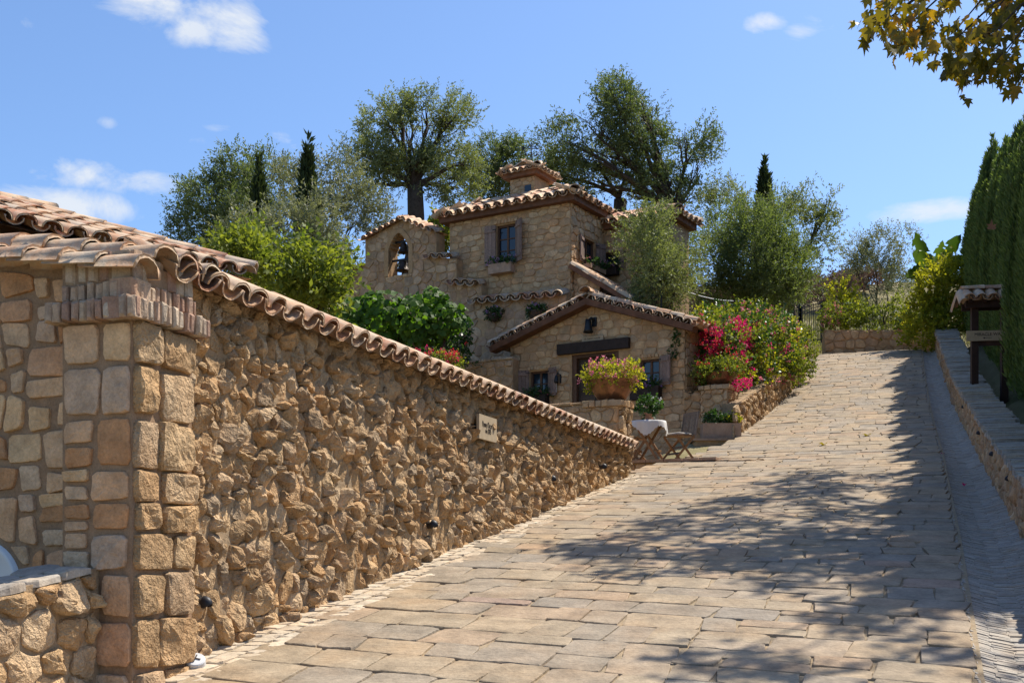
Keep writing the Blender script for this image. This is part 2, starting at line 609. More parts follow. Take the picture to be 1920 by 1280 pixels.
M['pink'] = leaf_mat('pink_petal', (.55, .14, .22), (.75, .32, .40), .35, (1.3, 1, 1), .6, .2)
M['magenta'] = leaf_mat('magenta_petal', (.52, .012, .13), (.72, .04, .22), .35, (1.3, 1, 1), .6, .2)
M['red'] = leaf_mat('red_petal', (.55, .02, .045), (.72, .08, .1), .35, (1.3, 1, 1), .6, .2)
M['lilac'] = leaf_mat('lilac_petal', (.36, .16, .40), (.60, .38, .62), .3, (1.2, 1, 1.2), .6, .2)
M['white_petal'] = leaf_mat('white_petal', (.7, .7, .68), (.8, .8, .78), .3, (1, 1, 1), .6, .2)
M['dry_brush'] = leaf_mat('dry_brush', (.09, .06, .045), (.19, .135, .1), .2, (1.2, 1, .8), .8, .1)
M['dry_grass'] = leaf_mat('dry_grass', (.13, .14, .06), (.30, .28, .15), .3, (1.3, 1.2, .7), .8, .1)

# ------------------------------------------------------------------ stone work
def clip_half(poly, nx, ny, c):
    """keep the part of poly where nx*x + ny*y <= c"""
    out = []
    k = len(poly)
    for i in range(k):
        a, b = poly[i], poly[(i + 1) % k]
        da, db = nx * a[0] + ny * a[1] - c, nx * b[0] + ny * b[1] - c
        if da <= 0:
            out.append(a)
        if (da < 0 < db) or (db < 0 < da):
            q = da / (da - db)
            out.append((a[0] + (b[0] - a[0]) * q, a[1] + (b[1] - a[1]) * q))
    return out


def area(poly):
    p = np.asarray(poly)
    x, y = p[:, 0], p[:, 1]
    return .5 * abs(np.dot(x, np.roll(y, -1)) - np.dot(y, np.roll(x, -1)))


def centroid(poly):
    p = np.asarray(poly)
    x, y = p[:, 0], p[:, 1]
    x1, y1 = np.roll(x, -1), np.roll(y, -1)
    cr = x * y1 - x1 * y
    A = cr.sum() / 2
    if abs(A) < 1e-9:
        return p.mean(0)
    return np.array([((x + x1) * cr).sum(), ((y + y1) * cr).sum()]) / (6 * A)


def rubble_cells(w0, w1, z0, z1, size, aspect, rng, jit=.42, wvar=.5, keep=None):
    """irregular rubble: power diagram of jittered sites, wider than high by aspect"""
    sx, sy = size * math.sqrt(aspect), size / math.sqrt(aspect)
    sites = []
    r = 0
    y = z0 - sy
    while y < z1 + sy:
        rh = sy * rng.uniform(.7, 1.3)
        x = w0 - sx * rng.uniform(.5, 1.5)
        while x < w1 + sx:
            st = sx * rng.uniform(.55, 1.5)
            cx, cy = x + st / 2, y + rh / 2 + rng.uniform(-jit, jit) * sy
            if keep is None or keep(cx, cy):
                sites.append((cx / sx, cy / sy, rng.uniform(0, wvar * .35)))
            x += st
        y += rh
    S = np.array(sites)
    out = []
    for i in range(len(S)):
        d = np.hypot(S[:, 0] - S[i, 0], S[:, 1] - S[i, 1])
        nb = np.argsort(d)[1:22]
        x, yy, w = S[i]
        poly = [(x - 1.6, yy - 1.6), (x + 1.6, yy - 1.6), (x + 1.6, yy + 1.6), (x - 1.6, yy + 1.6)]
        for j in nb:
            if d[j] > 3.4:
                break
            nx, ny = S[j, 0] - x, S[j, 1] - yy
            c = (S[j, 0] ** 2 + S[j, 1] ** 2 - x * x - yy * yy + w - S[j, 2]) / 2
            poly = clip_half(poly, nx, ny, c)
            if len(poly) < 3:
                break
        if len(poly) >= 3:
            out.append([(a * sx, b * sy) for a, b in poly])
    return out


def block_cells(w0, w1, z0, z1, maxw, maxh, rng, jit=.02):
    """squared rubble: a rectangle split again and again"""
    out = []

    def rec(a, b, c, d):
        W, H = b - a, d - c
        lw, lh = maxw * rng.uniform(.55, 1.15), maxh * rng.uniform(.55, 1.2)
        if W > lw and (W / maxw >= H / maxh or H < lh):
            k = a + W * rng.uniform(.33, .67)
            rec(a, k, c, d)
            rec(k, b, c, d)
        elif H > lh:
            k = c + H * rng.uniform(.35, .65)
            rec(a, b, c, k)
            rec(a, b, k, d)
        else:
            out.append([(a + rng.uniform(-jit, jit), c + rng.uniform(-jit, jit)), (b + rng.uniform(-jit, jit), c + rng.uniform(-jit, jit)),
                        (b + rng.uniform(-jit, jit), d + rng.uniform(-jit, jit)), (a + rng.uniform(-jit, jit), d + rng.uniform(-jit, jit))])
    rec(w0, w1, z0, z1)
    return out


def clip_rect_out(poly, rect):
    """push a cell out of an opening (w0, w1, z0, z1)"""
    a, b, c, d = rect
    p = np.asarray(poly)
    if p[:, 0].max() <= a or p[:, 0].min() >= b or p[:, 1].max() <= c or p[:, 1].min() >= d:
        return poly
    cx, cy = centroid(poly)
    opts = [(a - cx, (1, 0, a)), (cx - b, (-1, 0, -b)), (c - cy, (0, 1, c)), (cy - d, (0, -1, -d))]
    best = max(opts, key=lambda o: o[0])
    if best[0] <= -.02:
        return []
    return clip_half(poly, *best[1])


_FT = {}


def ring_faces(n, rings):
    if (n, rings) not in _FT:
        fs = []
        for r in range(rings - 1):
            for k in range(n):
                fs.append([r * n + k, r * n + (k + 1) % n, (r + 1) * n + (k + 1) % n, (r + 1) * n + k])
        c = rings * n
        for k in range(n):
            fs.append([(rings - 1) * n + k, (rings - 1) * n + (k + 1) % n, c])
        _FT[(n, rings)] = fs
    return _FT[(n, rings)]


def stone_geo(poly, h, rng, n=14, radii=(1, .975, .86, .5), prof=(None, .5, .92, 1), rough=.12, facets=3, tilt=.5, gap=.012, sink=.03, wob=.04, chaikin=1, cut=.12):
    p = np.asarray(poly, float)
    if ((p[:, 0] * np.roll(p[:, 1], -1) - np.roll(p[:, 0], -1) * p[:, 1]).sum()) < 0:
        p = p[::-1]
    c = centroid(p)
    d = p - c
    L = np.hypot(d[:, 0], d[:, 1])[:, None]
    p = c + d * np.clip(1 - gap * 1.25 / np.maximum(L, 1e-6), .3, 1)
    for _ in range(chaikin):
        q = np.roll(p, -1, 0)
        p = np.stack([p * (1 - cut) + q * cut, p * cut + q * (1 - cut)], 1).reshape(-1, 2)
    seg = np.roll(p, -1, 0) - p
    sl = np.hypot(seg[:, 0], seg[:, 1])
    cum = np.concatenate([[0], np.cumsum(sl)])
    tt = np.linspace(0, cum[-1], n, endpoint=False)
    pc = np.vstack([p, p[:1]])
    B = np.column_stack([np.interp(tt, cum, pc[:, 0]), np.interp(tt, cum, pc[:, 1])])
    R = math.sqrt(area(p) / math.pi) + 1e-6
    nr = np.random.default_rng(rng.randrange(1 << 30))
    B = c + (B - c) * (1 + nr.normal(0, wob, (n, 1)))
    G = nr.normal(0, 1, (facets, 2))
    G /= np.hypot(G[:, 0], G[:, 1])[:, None] + 1e-6
    G *= nr.uniform(.2, 1, (facets, 1)) * tilt * h / R
    O = h * nr.uniform(.9, 1.15, facets)
    SW = nr.normal(0, 2.4 / R, (4, 2))
    SP = nr.uniform(0, 6.3, 4)
    rows = []
    for r, pf in zip(radii, prof):
        Q = c + (B - c) * r
        if pf is None:
            z = np.full(n, -sink)
        else:
            Q = Q + nr.normal(0, wob * .5 * R, (n, 2)) * (0 if r > .95 else 1)
            H = (O[None, :] + (Q - c) @ G.T).min(1)
            z = np.maximum(H, .15 * h) * pf + nr.normal(0, rough * .6 * h, n) + rough * h * np.sin(Q @ SW.T + SP).sum(1)
        rows.append(np.column_stack([Q, z]))
    H0 = min(O) + rough * h * np.sin(SW @ c + SP).sum()
    V = np.vstack(rows + [np.array([[c[0], c[1], H0]])])
    return V, ring_faces(n, len(radii))


def lay_stones(parent, polys, mapf, mat, rng, hr=(.02, .05), name='stone', max_parts=300, smooth=False, min_area=.0012, rest_label=None, fine=None, alt=None, **kw):
    items = []
    for poly in polys:
        if len(poly) < 3 or area(poly) < min_area:
            continue
        c = centroid(poly)
        w = mapf(np.array([[c[0], c[1], 0.0]]))[0]
        items.append((area(poly) / max(w[1], 1) ** 2, poly))
    items.sort(key=lambda q: -q[0])
    rest = MB()
    for i, (sc, poly) in enumerate(items):
        k2 = dict(kw)
        if fine and i < fine[0]:
            k2.update(fine[1])
        V, Fc = stone_geo(poly, rng.uniform(*hr), rng, **k2)
        W = mapf(V)
        if i < max_parts:
            mt = mat
            if alt:
                for am, pr in alt:
                    if rng.random() < pr:
                        mt = am
                        break
            mk(name, W, Fc, mt, parent, smooth)
        else:
            rest.add(W, Fc)
    if rest.n:
        o = rest.build('small_' + name + 's', mat, parent, kind='stuff')
        if smooth:
            o.data.polygons.foreach_set('use_smooth', np.ones(len(o.data.polygons), bool))


def wall_core(face, cols, z0, depth, openings=()):
    """a wall body: cols = [(w, ztop), ...] piecewise linear top; z0 number or function; openings = (w0, w1, z0, z1)"""
    ws = sorted(set([c[0] for c in cols] + [o[0] for o in openings] + [o[1] for o in openings]))
    cw, ct = [c[0] for c in cols], [c[1] for c in cols]
    zb = z0 if callable(z0) else (lambda w: z0)
    mb = MB()
    for a, b in zip(ws[:-1], ws[1:]):
        if b - a < 1e-5 or a < cw[0] - 1e-6 or b > cw[-1] + 1e-6:
            continue
        e = 1e-6
        ta, tb = np.interp(a + e, cw, ct), np.interp(b - e, cw, ct)
        spans = [[(zb(a), zb(b)), (ta, tb)]]
        m = (a + b) / 2
        for o in openings:
            if o[0] <= m <= o[1]:
                new = []
                for lo, hi in spans:
                    if o[2] > max(lo):
                        new.append([lo, (o[2], o[2])])
                    if o[3] < min(hi):
                        new.append([(o[3], o[3]), hi])
                spans = new
        for lo, hi in spans:
            fr = [face.p(a, lo[0]), face.p(b, lo[1]), face.p(b, hi[1]), face.p(a, hi[0])]
            bk = [face.p(a, lo[0], -depth), face.p(b, lo[1], -depth), face.p(b, hi[1], -depth), face.p(a, hi[0], -depth)]
            mb.prism(fr, bk)
    return mb


# ------------------------------------------------------------------ barrel tiles
def tile_mesh(L=.42, r=.1, th=.016, taper=.82, seed=0, sag=0.0):
    nr = np.random.default_rng(seed)
    n, m = 9, 4
    V = []
    for j in range(m):
        y = L * j / (m - 1)
        rr = r * (taper + (1 - taper) * j / (m - 1))
        for side in (0, 1):
            q = rr - (th if side else 0)
            for k in range(n):
                a = math.pi * k / (n - 1)
                jt = nr.normal(0, .0025)
                V.append((-math.cos(a) * (q + jt), y + nr.normal(0, .003), math.sin(a) * (q + jt) * .8))
    Fc = []
    st = 2 * n
    for j in range(m - 1):
        for k in range(n - 1):
            o = j * st + k
            Fc.append([o, o + 1, o + st + 1, o + st][::-1])
            o = j * st + n + k
            Fc.append([o, o + 1, o + st + 1, o + st])
        Fc.append([j * st, j * st + n, (j + 1) * st + n, (j + 1) * st][::-1])
        Fc.append([j * st + n - 1, j * st + 2 * n - 1, (j + 1) * st + 2 * n - 1, (j + 1) * st + n - 1])
    for j in (0, m - 1):
        for k in range(n - 1):
            o = j * st + k
            Fc.append([o, o + 1, o + n + 1, o + n])
    return rawmesh('barrel_tile', V, Fc, M['tile'], True)


TILES = {}


def tiles_of(L, r, taper=.82):
    key = (round(L, 2), round(r, 3), taper)
    if key not in TILES:
        TILES[key] = [tile_mesh(L, r, max(.014, r * .16), taper, 7 * i + int(1000 * r)) for i in range(4)]
    return TILES[key]


def put_tile(parent, pos, axis, up, rng, L=.42, r=.1, flip=False, name='tile', taper=.82, jit=.02):
    """a barrel tile whose wide end is at pos + axis*L (axis = downslope); flip turns it into a pan"""
    a = Vector(axis).normalized()
    u = Vector(up)
    u = (u - a * u.dot(a)).normalized()
    if flip:
        u = -u
    x = a.cross(u)
    me = tiles_of(L, r, taper)[rng.randrange(4)]
    o = link(name, me, pos, parent)
    R = Matrix((x, a, u)).transposed().to_quaternion()
    R = R @ Quaternion((0, 1, 0), rng.gauss(0, jit * 2)) @ Quaternion((0, 0, 1), rng.gauss(0, jit))
    o.rotation_mode = 'QUATERNION'
    o.rotation_quaternion = R
    return o


def eave_tiles(parent, a, b, down, pitch, rng, L=.42, r=.1, rows=1, over=.1, rise=.25, pans=True):
    """a row (or rows) of barrel tiles between points a and b; 'down' is the horizontal outward direction"""
    a, b = Vector(a), Vector(b)
    n = max(1, round((b - a).length / pitch))
    dn = Vector(down).normalized()
    ax = (dn - Vector((0, 0, rise))).normalized()
    along = (b - a).normalized()
    up = along.cross(ax)
    if up.z < 0:
        up = -up
    st = (b - a) / n
    for q in range(rows):
        for i in range(n):
            c = a + st * (i + .5) - ax * (L * .82 * q + L - over) + up * (.012 * q + rng.uniform(-.006, .006))
            c = c - ax * rng.uniform(-.02, .02)
            put_tile(parent, c, ax, up, rng, L, r)
            if pans:
                put_tile(parent, a + st * i - ax * (L * .82 * q + L - over - .03) + up * (r * .34), ax, up, rng, L, r, True)
    return up


# ------------------------------------------------------------------ terrain
xs = np.concatenate([np.linspace(-220, -32, 18), np.linspace(-30, 30, 121), np.linspace(32, 220, 18)])
ys = np.concatenate([np.linspace(-30, 70, 201), np.linspace(72, 400, 40)])
gx, gy = np.meshgrid(xs, ys)
gz = ground_z(gx, gy)
V = np.column_stack([gx.ravel(), gy.ravel(), gz.ravel()])
nx, ny = len(xs), len(ys)
idx = np.arange(nx * ny).reshape(ny, nx)
Fq = np.stack([idx[:-1, :-1].ravel(), idx[:-1, 1:].ravel(), idx[1:, 1:].ravel(), idx[1:, :-1].ravel()], 1)
mt_, nt_ = mat_new('hillside')
t_ = NT(nt_)
pp = t_.pos()
c_ = t_.ramp(t_.noise(pp, .35, 5, .6), [(.3, (.13, .125, .05)), (.5, (.235, .2, .1)), (.7, (.33, .275, .16))])
t_.finish(c_, .95, t_.bump(t_.noise(pp, 5, 6, .7), .8, .1), .1)
M['hill'] = mt_
mk('hillside', V, Fq, M['hill'], smooth=True, kind='structure', label='dry grassy hillside the whole village stands on')

# ------------------------------------------------------------------ road
rngR = random.Random(11)
road_bed = []
ss = np.linspace(-8, 40, 241)
ts = np.linspace(0, 1, 21)
Vb, Fb = [], []
for s_ in ss:
    tl, tr = paver_left(s_) - (.45 if s_ < 19.3 else .03), paver_right(s_) + .05
    for k in ts:
        t__ = tl + (tr - tl) * k
        x, y = XY(s_, t__)
        Vb.append((x, y, float(road_z(s_, t__)) - .008))
for i in range(len(ss) - 1):
    for j in range(20):
        o = i * 21 + j
        Fb.append([o, o + 1, o + 22, o + 21])
road = mk('road', Vb, Fb, M['joint'], smooth=True, kind='structure', label='sloping stone paved lane climbing between the walls')


def road_map(V):
    V = np.asarray(V, float)
    x, y = XY(V[:, 0], V[:, 1])
    return np.column_stack([x, y, road_z(V[:, 0], V[:, 1]) + V[:, 2]])


cells = []
s_ = 4.2
DRAIN = 18.6
prev_t = []
while s_ < 39.5:
    dep = rngR.uniform(.27, .5) if s_ < 24 else rngR.uniform(.25, .42)
    if abs(s_ - DRAIN) < .25:
        dep = .09
        DRAIN = -99
    tl, tr = float(paver_left(s_)), float(paver_right(s_))
    wob = [rngR.uniform(-.025, .025) for _ in range(30)]
    t__ = tl + rngR.uniform(-.25, 0)
    k = 0
    while t__ < tr - .08:
        w = rngR.uniform(.26, .66) if dep > .1 else rngR.uniform(.5, .9)
        e = t__ + w
        if e > tr - .16:
            e = tr + rngR.uniform(-.015, .02)
        j = lambda a=.014: rngR.uniform(-a, a)
        sk = rngR.uniform(-.03, .03)
        if rngR.random() < .13 and dep > .36:
            m = s_ + dep * rngR.uniform(.4, .6)
            cells.append([(s_ + j(), t__ + j()), (m + j(), t__ + j()), (m + j(), e + j()), (s_ + j(), e + j())])
            cells.append([(m + j(), t__ + j()), (s_ + dep + j(), t__ + j()), (s_ + dep + j(), e + j()), (m + j(), e + j())])
        else:
            cells.append([(s_ + j(), t__ + j() - sk), (s_ + dep + j(), t__ + j() + sk), (s_ + dep + j(), e + j() + sk), (s_ + j(), e + j() - sk)])
        t__ = e
        k += 1
    s_ += dep
lay_stones(road, cells, road_map, M['paver'], rngR, (.005, .018), 'paver', 300, n=22, radii=(1, .985, .955, .6), prof=(None, .6, .95, 1), rough=.09, facets=2, tilt=.3, gap=.0045, sink=.02, wob=.01, cut=.03,
           alt=[(M['paver_red'], .02), (M['paver_pale'], .008)])

# ------------------------------------------------------------------ left gutter of small pale chips, right gutter of edge-set slates
rngG = random.Random(5)


def gutter(name, label, s0, s1, ta, tb, rows, step, mat, base, chip_name, maxp, hr, lean=0.0, dish=0.0):
    Vg, Fg = [], []
    sa = np.linspace(s0, s1, 120)
    for s in sa:
        for k in np.linspace(0, 1, 9):
            t = ta(s) + (tb(s) - ta(s)) * k
            x, y = XY(s, t)
            Vg.append((x, y, float(road_z(s, t)) - .006 - dish * math.sin(math.pi * k)))
    for i in range(119):
        for j in range(8):
            o = i * 9 + j
            Fg.append([o, o + 1, o + 10, o + 9])
    g = mk(name, Vg, Fg, base, smooth=True, kind='structure', label=label)

    def mp(V):
        V = np.asarray(V, float)
        t = ta(V[:, 0]) + (tb(V[:, 0]) - ta(V[:, 0])) * V[:, 1]
        x, y = XY(V[:, 0], t)
        return np.column_stack([x, y, road_z(V[:, 0], t) + V[:, 2] - .006 - dish * np.sin(math.pi * np.clip(V[:, 1], 0, 1))])
    return g, mp


gl, gmap = gutter('gutter', 'pale stone chip gutter at the foot of the long rubble wall', 4.0, 19.4, lambda s: -4.72 + 0 * s, lambda s: -4.28 + 0 * s, 3, .12, M['gutter'], M['joint'], 'chip', 300, (.01, .02))


def chips(g, mp, s0, s1, ta, tb, rows, step, mat, hr, lean, rng, maxp, nm):
    polys = []
    W = float(tb - ta)
    for r in range(rows):
        s = s0 + rng.uniform(0, .1)
        while s < s1:
            d = step * rng.uniform(.7, 1.35)
            a, b = r / rows, (r + 1) / rows
            o = lean * W
            j = lambda: rng.uniform(-.008, .008)
            polys.append([(s + j(), (a)), (s + d + j(), a + j()), (s + d + o + j(), b + j()), (s + o + j(), b)])
            s += d
    out = []
    for poly in polys:
        out.append(poly)
    return out


polys = chips(gl, gmap, 4.6, 19.2, -4.72, -4.28, 3, .125, M['gutter'], (.01, .02), .1, rngG, 300, 'chip')
# keep shape generation in metres: scale the cross direction, then map back


def scaled_map(mp, W):
    def f(V):
        V = np.array(V, float)
        V[:, 1] /= W
        return mp(V)
    return f


lay_stones(gl, [[(a, b * .44) for a, b in p_] for p_ in polys], scaled_map(gmap, .44), M['gutter'], rngG, (.008, .02), 'chip', 300, n=8, radii=(1, .96, .8), prof=(None, .8, 1), rough=.12, facets=2, tilt=.5, gap=.006, sink=.01, wob=.02)

gb, gbmap = gutter('gutter', 'pale chip gutter below the flower bed wall', 24.2, 31.0, lambda s: paver_left(s) - .42, lambda s: paver_left(s) + .02, 3, .12, M['gutter'], M['joint'], 'chip', 300, (.01, .02))
polys = chips(gb, gbmap, 24.3, 30.9, 0, .44, 3, .14, M['gutter'], (.01, .02), .1, rngG, 300, 'chip')
lay_stones(gb, [[(a, b * .44) for a, b in p_] for p_ in polys], scaled_map(gbmap, .44), M['gutter'], rngG, (.008, .02), 'chip', 0, n=6, radii=(1, .9), prof=(None, 1), rough=.12, facets=2, tilt=.5, gap=.006, sink=.01, wob=.02)

gr, grmap = gutter('gutter', 'dished slate gutter in the shade of the right hand wall', 3.0, 38.0, paver_right, right_face, 5, .03, M['slate'], M['gutter_slate'], 'slate', 0, (.01, .02), 0, .09)
mbg = MB()
for r in range(5):
    s = 3.2
    while s < 37.5:
        d = rngG.uniform(.03, .07) * (1 if s < 20 else 1.8)
        a, b = r / 5 + rngG.uniform(-.03, .03), (r + 1) / 5 + rngG.uniform(-.03, .03)
        lean = (.5 - (r + .5) / 5) * .12
        h = rngG.uniform(.003, .011)
        j = lambda: rngG.uniform(-.006, .006)
        A = np.array([(s + j(), a, h), (s + d * .96 + j(), a, h * rngG.uniform(.4, 1)), (s + d * .96 + lean + j(), b, h * rngG.uniform(.4, 1)), (s + lean + j(), b, h),
                      (s, a, -.02), (s + d * .96, a, -.02), (s + d * .96 + lean, b, -.02), (s + lean, b, -.02)])
        mbg.add(grmap(A), [[0, 1, 2, 3], [0, 4, 5, 1], [1, 5, 6, 2], [2, 6, 7, 3], [3, 7, 4, 0]])
        s += d
mbg.build('edge_slates', M['gutter_slate'], gr, kind='stuff')

# ------------------------------------------------------------------ long rubble wall on the left, with its corner pier and tile cap
LW = Face(XY(0, -4.7), (SN, CS))
LWC = LW.off(.012)
CAPZ = ZC + 1.93
rngW = random.Random(3)
lw = thing('rubble_wall', (*XY(13, -4.95), float(road_z(13, -4.9))), 'long sunlit wall of jagged tan rubble with a clay tile cap beside the lane', 'wall')


def lw_bot(w):
    return float(road_z(w, -4.7)) - .15


wall_core(LWC, [(6.55, CAPZ - .06), (10, CAPZ - .06), (14, CAPZ - .06), (19.2, CAPZ - .06)], lw_bot, .45).build('wall_core', M['rubble_mortar'], lw)


def lw_keep(x, y):
    return y > road_z(x, -4.7) - .15


cells = rubble_cells(6.6, 19.15, ZC - .8, CAPZ, .128, .95, rngW, .65, 2.6, lw_keep)
PLAQUE = (13.0, 13.55, ZC + 1.2, ZC + 1.6)
out = []
for c in cells:
    c = clip_half(c, 0, 1, CAPZ - .1)
    if len(c) >= 3:
        c = clip_half(c, -1, 0, -6.58)
    if len(c) >= 3:
        c = clip_half(c, 1, 0, 19.15)
    if len(c) >= 3:
        out.append(c)
lay_stones(lw, out, LW.arr, M['rubble'], rngW, (.022, .115), 'stone', 300, n=18, radii=(1, .985, .93, .78, .55, .28), prof=(None, .5, .9, 1, 1, 1), rough=.08, facets=4, tilt=1.1, gap=.003, sink=.05, wob=.06, cut=.07)
# tile cap
N3 = LW.N
rt = random.Random(21)
A_, B_ = LW.p(6.42, CAPZ, 0), LW.p(19.1, CAPZ, 0)
eave_tiles(lw, A_, B_, N3, .272, rt, .46, .124, 1, .2, .5)
# corner pier with hewn blocks
PF = Face(XY(0, -4.58), (SN, CS))              # sunlit side of the pier
EF = Face(XY(6.0, -4.58), (CS, -SN))           # shaded end, w runs to the right, 0 at the corner
zg = float(road_z(6.2, -4.6)) - .2
pier = thing('stone_pier', (*XY(6.3, -4.85), zg), 'square corner pier of hewn blocks with a brick cornice, left foreground', 'pier')
mb = MB()
mb.prism([EF.p(-.52, zg), EF.p(0, zg), PF.p(6.62, zg), LW.p(6.62, zg, -.4)], [EF.p(-.52, CAPZ - .1), EF.p(0, CAPZ - .1), PF.p(6.62, CAPZ - .1), LW.p(6.62, CAPZ - .1, -.4)])
mb.build('pier_core', M['block_mortar'], pier)
rp = random.Random(9)
TOPB = ZC + 1.46
KW = dict(n=20, radii=(1, .985, .95, .8, .5), prof=(None, .55, .9, 1, 1), rough=.07, facets=3, tilt=.35, sink=.02, wob=.016, cut=.07)
z = zg + .05
lefts, rights = [], []
row = 0
while z < TOPB - .08:
    h = rp.uniform(.16, .34)
    if z + h > TOPB - .12:
        h = TOPB - z
    k = rp.uniform(.22, .4)
    if rp.random() < .75:
        rights.append([(6.0, z), (6.0 + k, z), (6.0 + k, z + h), (6.0, z + h)])
        rights.append([(6.0 + k, z), (6.62, z), (6.62, z + h), (6.0 + k, z + h)])
    else:
        rights.append([(6.0, z), (6.62, z), (6.62, z + h), (6.0, z + h)])
    k = rp.uniform(.2, .33)
    lefts.append([(-k, z), (0, z), (0, z + h), (-k, z + h)])
    if rp.random() < .5:
        m = z + h * rp.uniform(.4, .6)
        lefts.append([(-.52, z), (-k, z), (-k, m), (-.52, m)])
        lefts.append([(-.52, m), (-k, m), (-k, z + h), (-.52, z + h)])
    else:
        lefts.append([(-.52, z), (-k, z), (-k, z + h), (-.52, z + h)])
    z += h
lay_stones(pier, [[(a + rp.uniform(-.015, .015), b + rp.uniform(-.015, .015)) for a, b in p_] for p_ in rights], PF.arr, M['rubble'], rp, (.04, .075), 'stone', 300, gap=.012, **KW)
lay_stones(pier, [[(a + rp.uniform(-.012, .012), b + rp.uniform(-.012, .012)) for a, b in p_] for p_ in lefts], EF.arr, M['block'], rp, (.02, .04), 'stone', 300, gap=.02, **KW)
# brick cornice: two soldier courses stepping out


def brick_run(parent, face, w0, w1, z0, z1, out, rng, bw=.062, depth=.14, mat=None, gap=.006, nm='brick'):
    n = max(1, round((w1 - w0) / bw))
    st = (w1 - w0) / n
    for i in range(n):
        a, b = w0 + st * i + gap, w0 + st * (i + 1) - gap
        o = out + rng.uniform(-.014, .014)
        dz = rng.uniform(-.012, .01)
        ch = .013
        Vq = []
        for d_, ins in ((-depth, 0), (o - ch, 0), (o, ch)):
            for (w, z_) in ((a + ins, z0 + ins), (b - ins, z0 + ins), (b - ins, z1 + dz - ins), (a + ins, z1 + dz - ins)):
                Vq.append(face.p(w + rng.uniform(-.005, .005), z_ + rng.uniform(-.006, .006), d_ + rng.uniform(-.005, .005)))
        Fq_ = [[8, 9, 10, 11]]
        for r_ in (0, 1):
            for k in range(4):
                Fq_.append([r_ * 4 + k, r_ * 4 + (k + 1) % 4, r_ * 4 + 4 + (k + 1) % 4, r_ * 4 + 4 + k])
        mk(nm, [list(v) for v in Vq], Fq_, mat or M['brick'], parent)


brick_run(pier, EF, -.58, .1, TOPB, TOPB + .125, .1, rp)
brick_run(pier, PF, 5.9, 6.72, TOPB, TOPB + .125, .1, rp)
brick_run(pier, EF, -.5, .04, TOPB + .128, TOPB + .24, .035, rp)
brick_run(pier, PF, 5.96, 6.64, TOPB + .128, TOPB + .24, .035, rp)
brick_run(pier, EF, -.5, .01, TOPB + .244, CAPZ - .04, .005, rp, .09)
brick_run(pier, PF, 5.99, 6.62, TOPB + .244, CAPZ - .04, .005, rp, .09)

# shaded gable end of the low building behind the pier
GE = Face(XY(6.12, -4.58), (CS, -SN))
gab = thing('low_stone_building', (*XY(7, -6.6), zg), 'shaded end of a low stone building with wide grey joints left of the pier', 'building')
wall_core(GE, [(-4.5, CAPZ + .55), (-.4, CAPZ - .09)], zg - .6, .4, ()).build('wall_core', M['block_mortar'], gab)
rg = random.Random(31)
cells = block_cells(-3.6, -.52, zg - .3, CAPZ + .4, .42, .33, rg, .03)
ARC = (*GE.at(-30, 1100), .3)
out = []
for c in cells:
    c = clip_half(c, .156, 1, CAPZ - .16 - .156 * .4)
    if len(c) < 3:
        continue
    ctr = centroid(c)
    d = math.hypot(ctr[0] - ARC[0], ctr[1] - ARC[1])
    nx_, ny_ = (ctr[0] - ARC[0]) / d, (ctr[1] - ARC[1]) / d
    c = clip_half(c, -nx_, -ny_, -(nx_ * ARC[0] + ny_ * ARC[1] + ARC[2] + .03))
    if len(c) >= 3 and area(c) > .006:
        out.append(c)
lay_stones(gab, out, GE.arr, M['block'], rg, (.015, .035), 'stone', 300, gap=.022, **KW)
# white plastered round niche
prof_in = MB()
cc = GE.p(ARC[0], ARC[1], .0)
ax = (GE.U, Vector((0, 0, 1)), GE.N)
prof_in.lathe([(0.001, .012), (ARC[2] - .06, .012), (ARC[2] - .03, .03), (ARC[2], .035), (ARC[2] + .01, -.02)], cc, 40, axes=ax)
prof_in.build('niche', M['white'], gab, smooth=True, label='white plastered round niche')
# verge tiles along the sloping end and the tiles of the shed roof
sl = (GE.U - Vector((0, 0, .156))).normalized()
upg = Vector((0, 0, 1))
for rowi, (dd, dz) in enumerate(((.1, -.03), (-.1, .085), (-.34, .1), (-.6, .1))):
    w = -3.9
    slt = (GE.U - Vector((0, 0, .09))).normalized()
    while w < -.3:
        zz = CAPZ - .09 - .156 * (w + .4) + dz
        put_tile(gab, GE.p(w, zz - .02, dd + rg.uniform(-.012, .012)), slt, upg, rg, .42, .14 if rowi < 2 else .12, jit=.03)
        w += .275

# low roadside wall in front of the pier
lowf = Face(XY(0, -4.82), (SN, CS))
low = thing('low_rubble_wall', (*XY(5, -5), float(road_z(5, -5))), 'low rubble wall with a shaded flat top left of the corner pier', 'wall')


def low_top(w):
    return ZC - .055 + (w - 6.0) * .165


wall_core(lowf, [(1.5, low_top(1.5)), (6.0, low_top(6.0))], lambda w: float(road_z(w, -4.8)) - .4, .42).build('wall_core', M['rubble_mortar'], low)
rl = random.Random(77)
cells = rubble_cells(3.2, 5.95, ZC - 2.0, ZC, .23, 1.35, rl, .45, .8)
out = []
for c in cells:
    c = clip_half(c, -.165, 1, ZC - .075 - .99)
    if len(c) >= 3:
        c = clip_half(c, 1, 0, 5.95)
    if len(c) >= 3:
        out.append(c)
lay_stones(low, out, lowf.arr, M['rubble'], rl, (.03, .09), 'stone', 300, n=20, radii=(1, .98, .9, .68, .36), prof=(None, .42, .85, 1, 1), rough=.09, facets=4, tilt=.8, gap=.008, sink=.05, wob=.05)
# flat slabs on the top


def low_map(V):
    V = np.asarray(V, float)
    q = np.array([lowf.p(a, low_top(a) + h, b) for a, b, h in V])
    return q


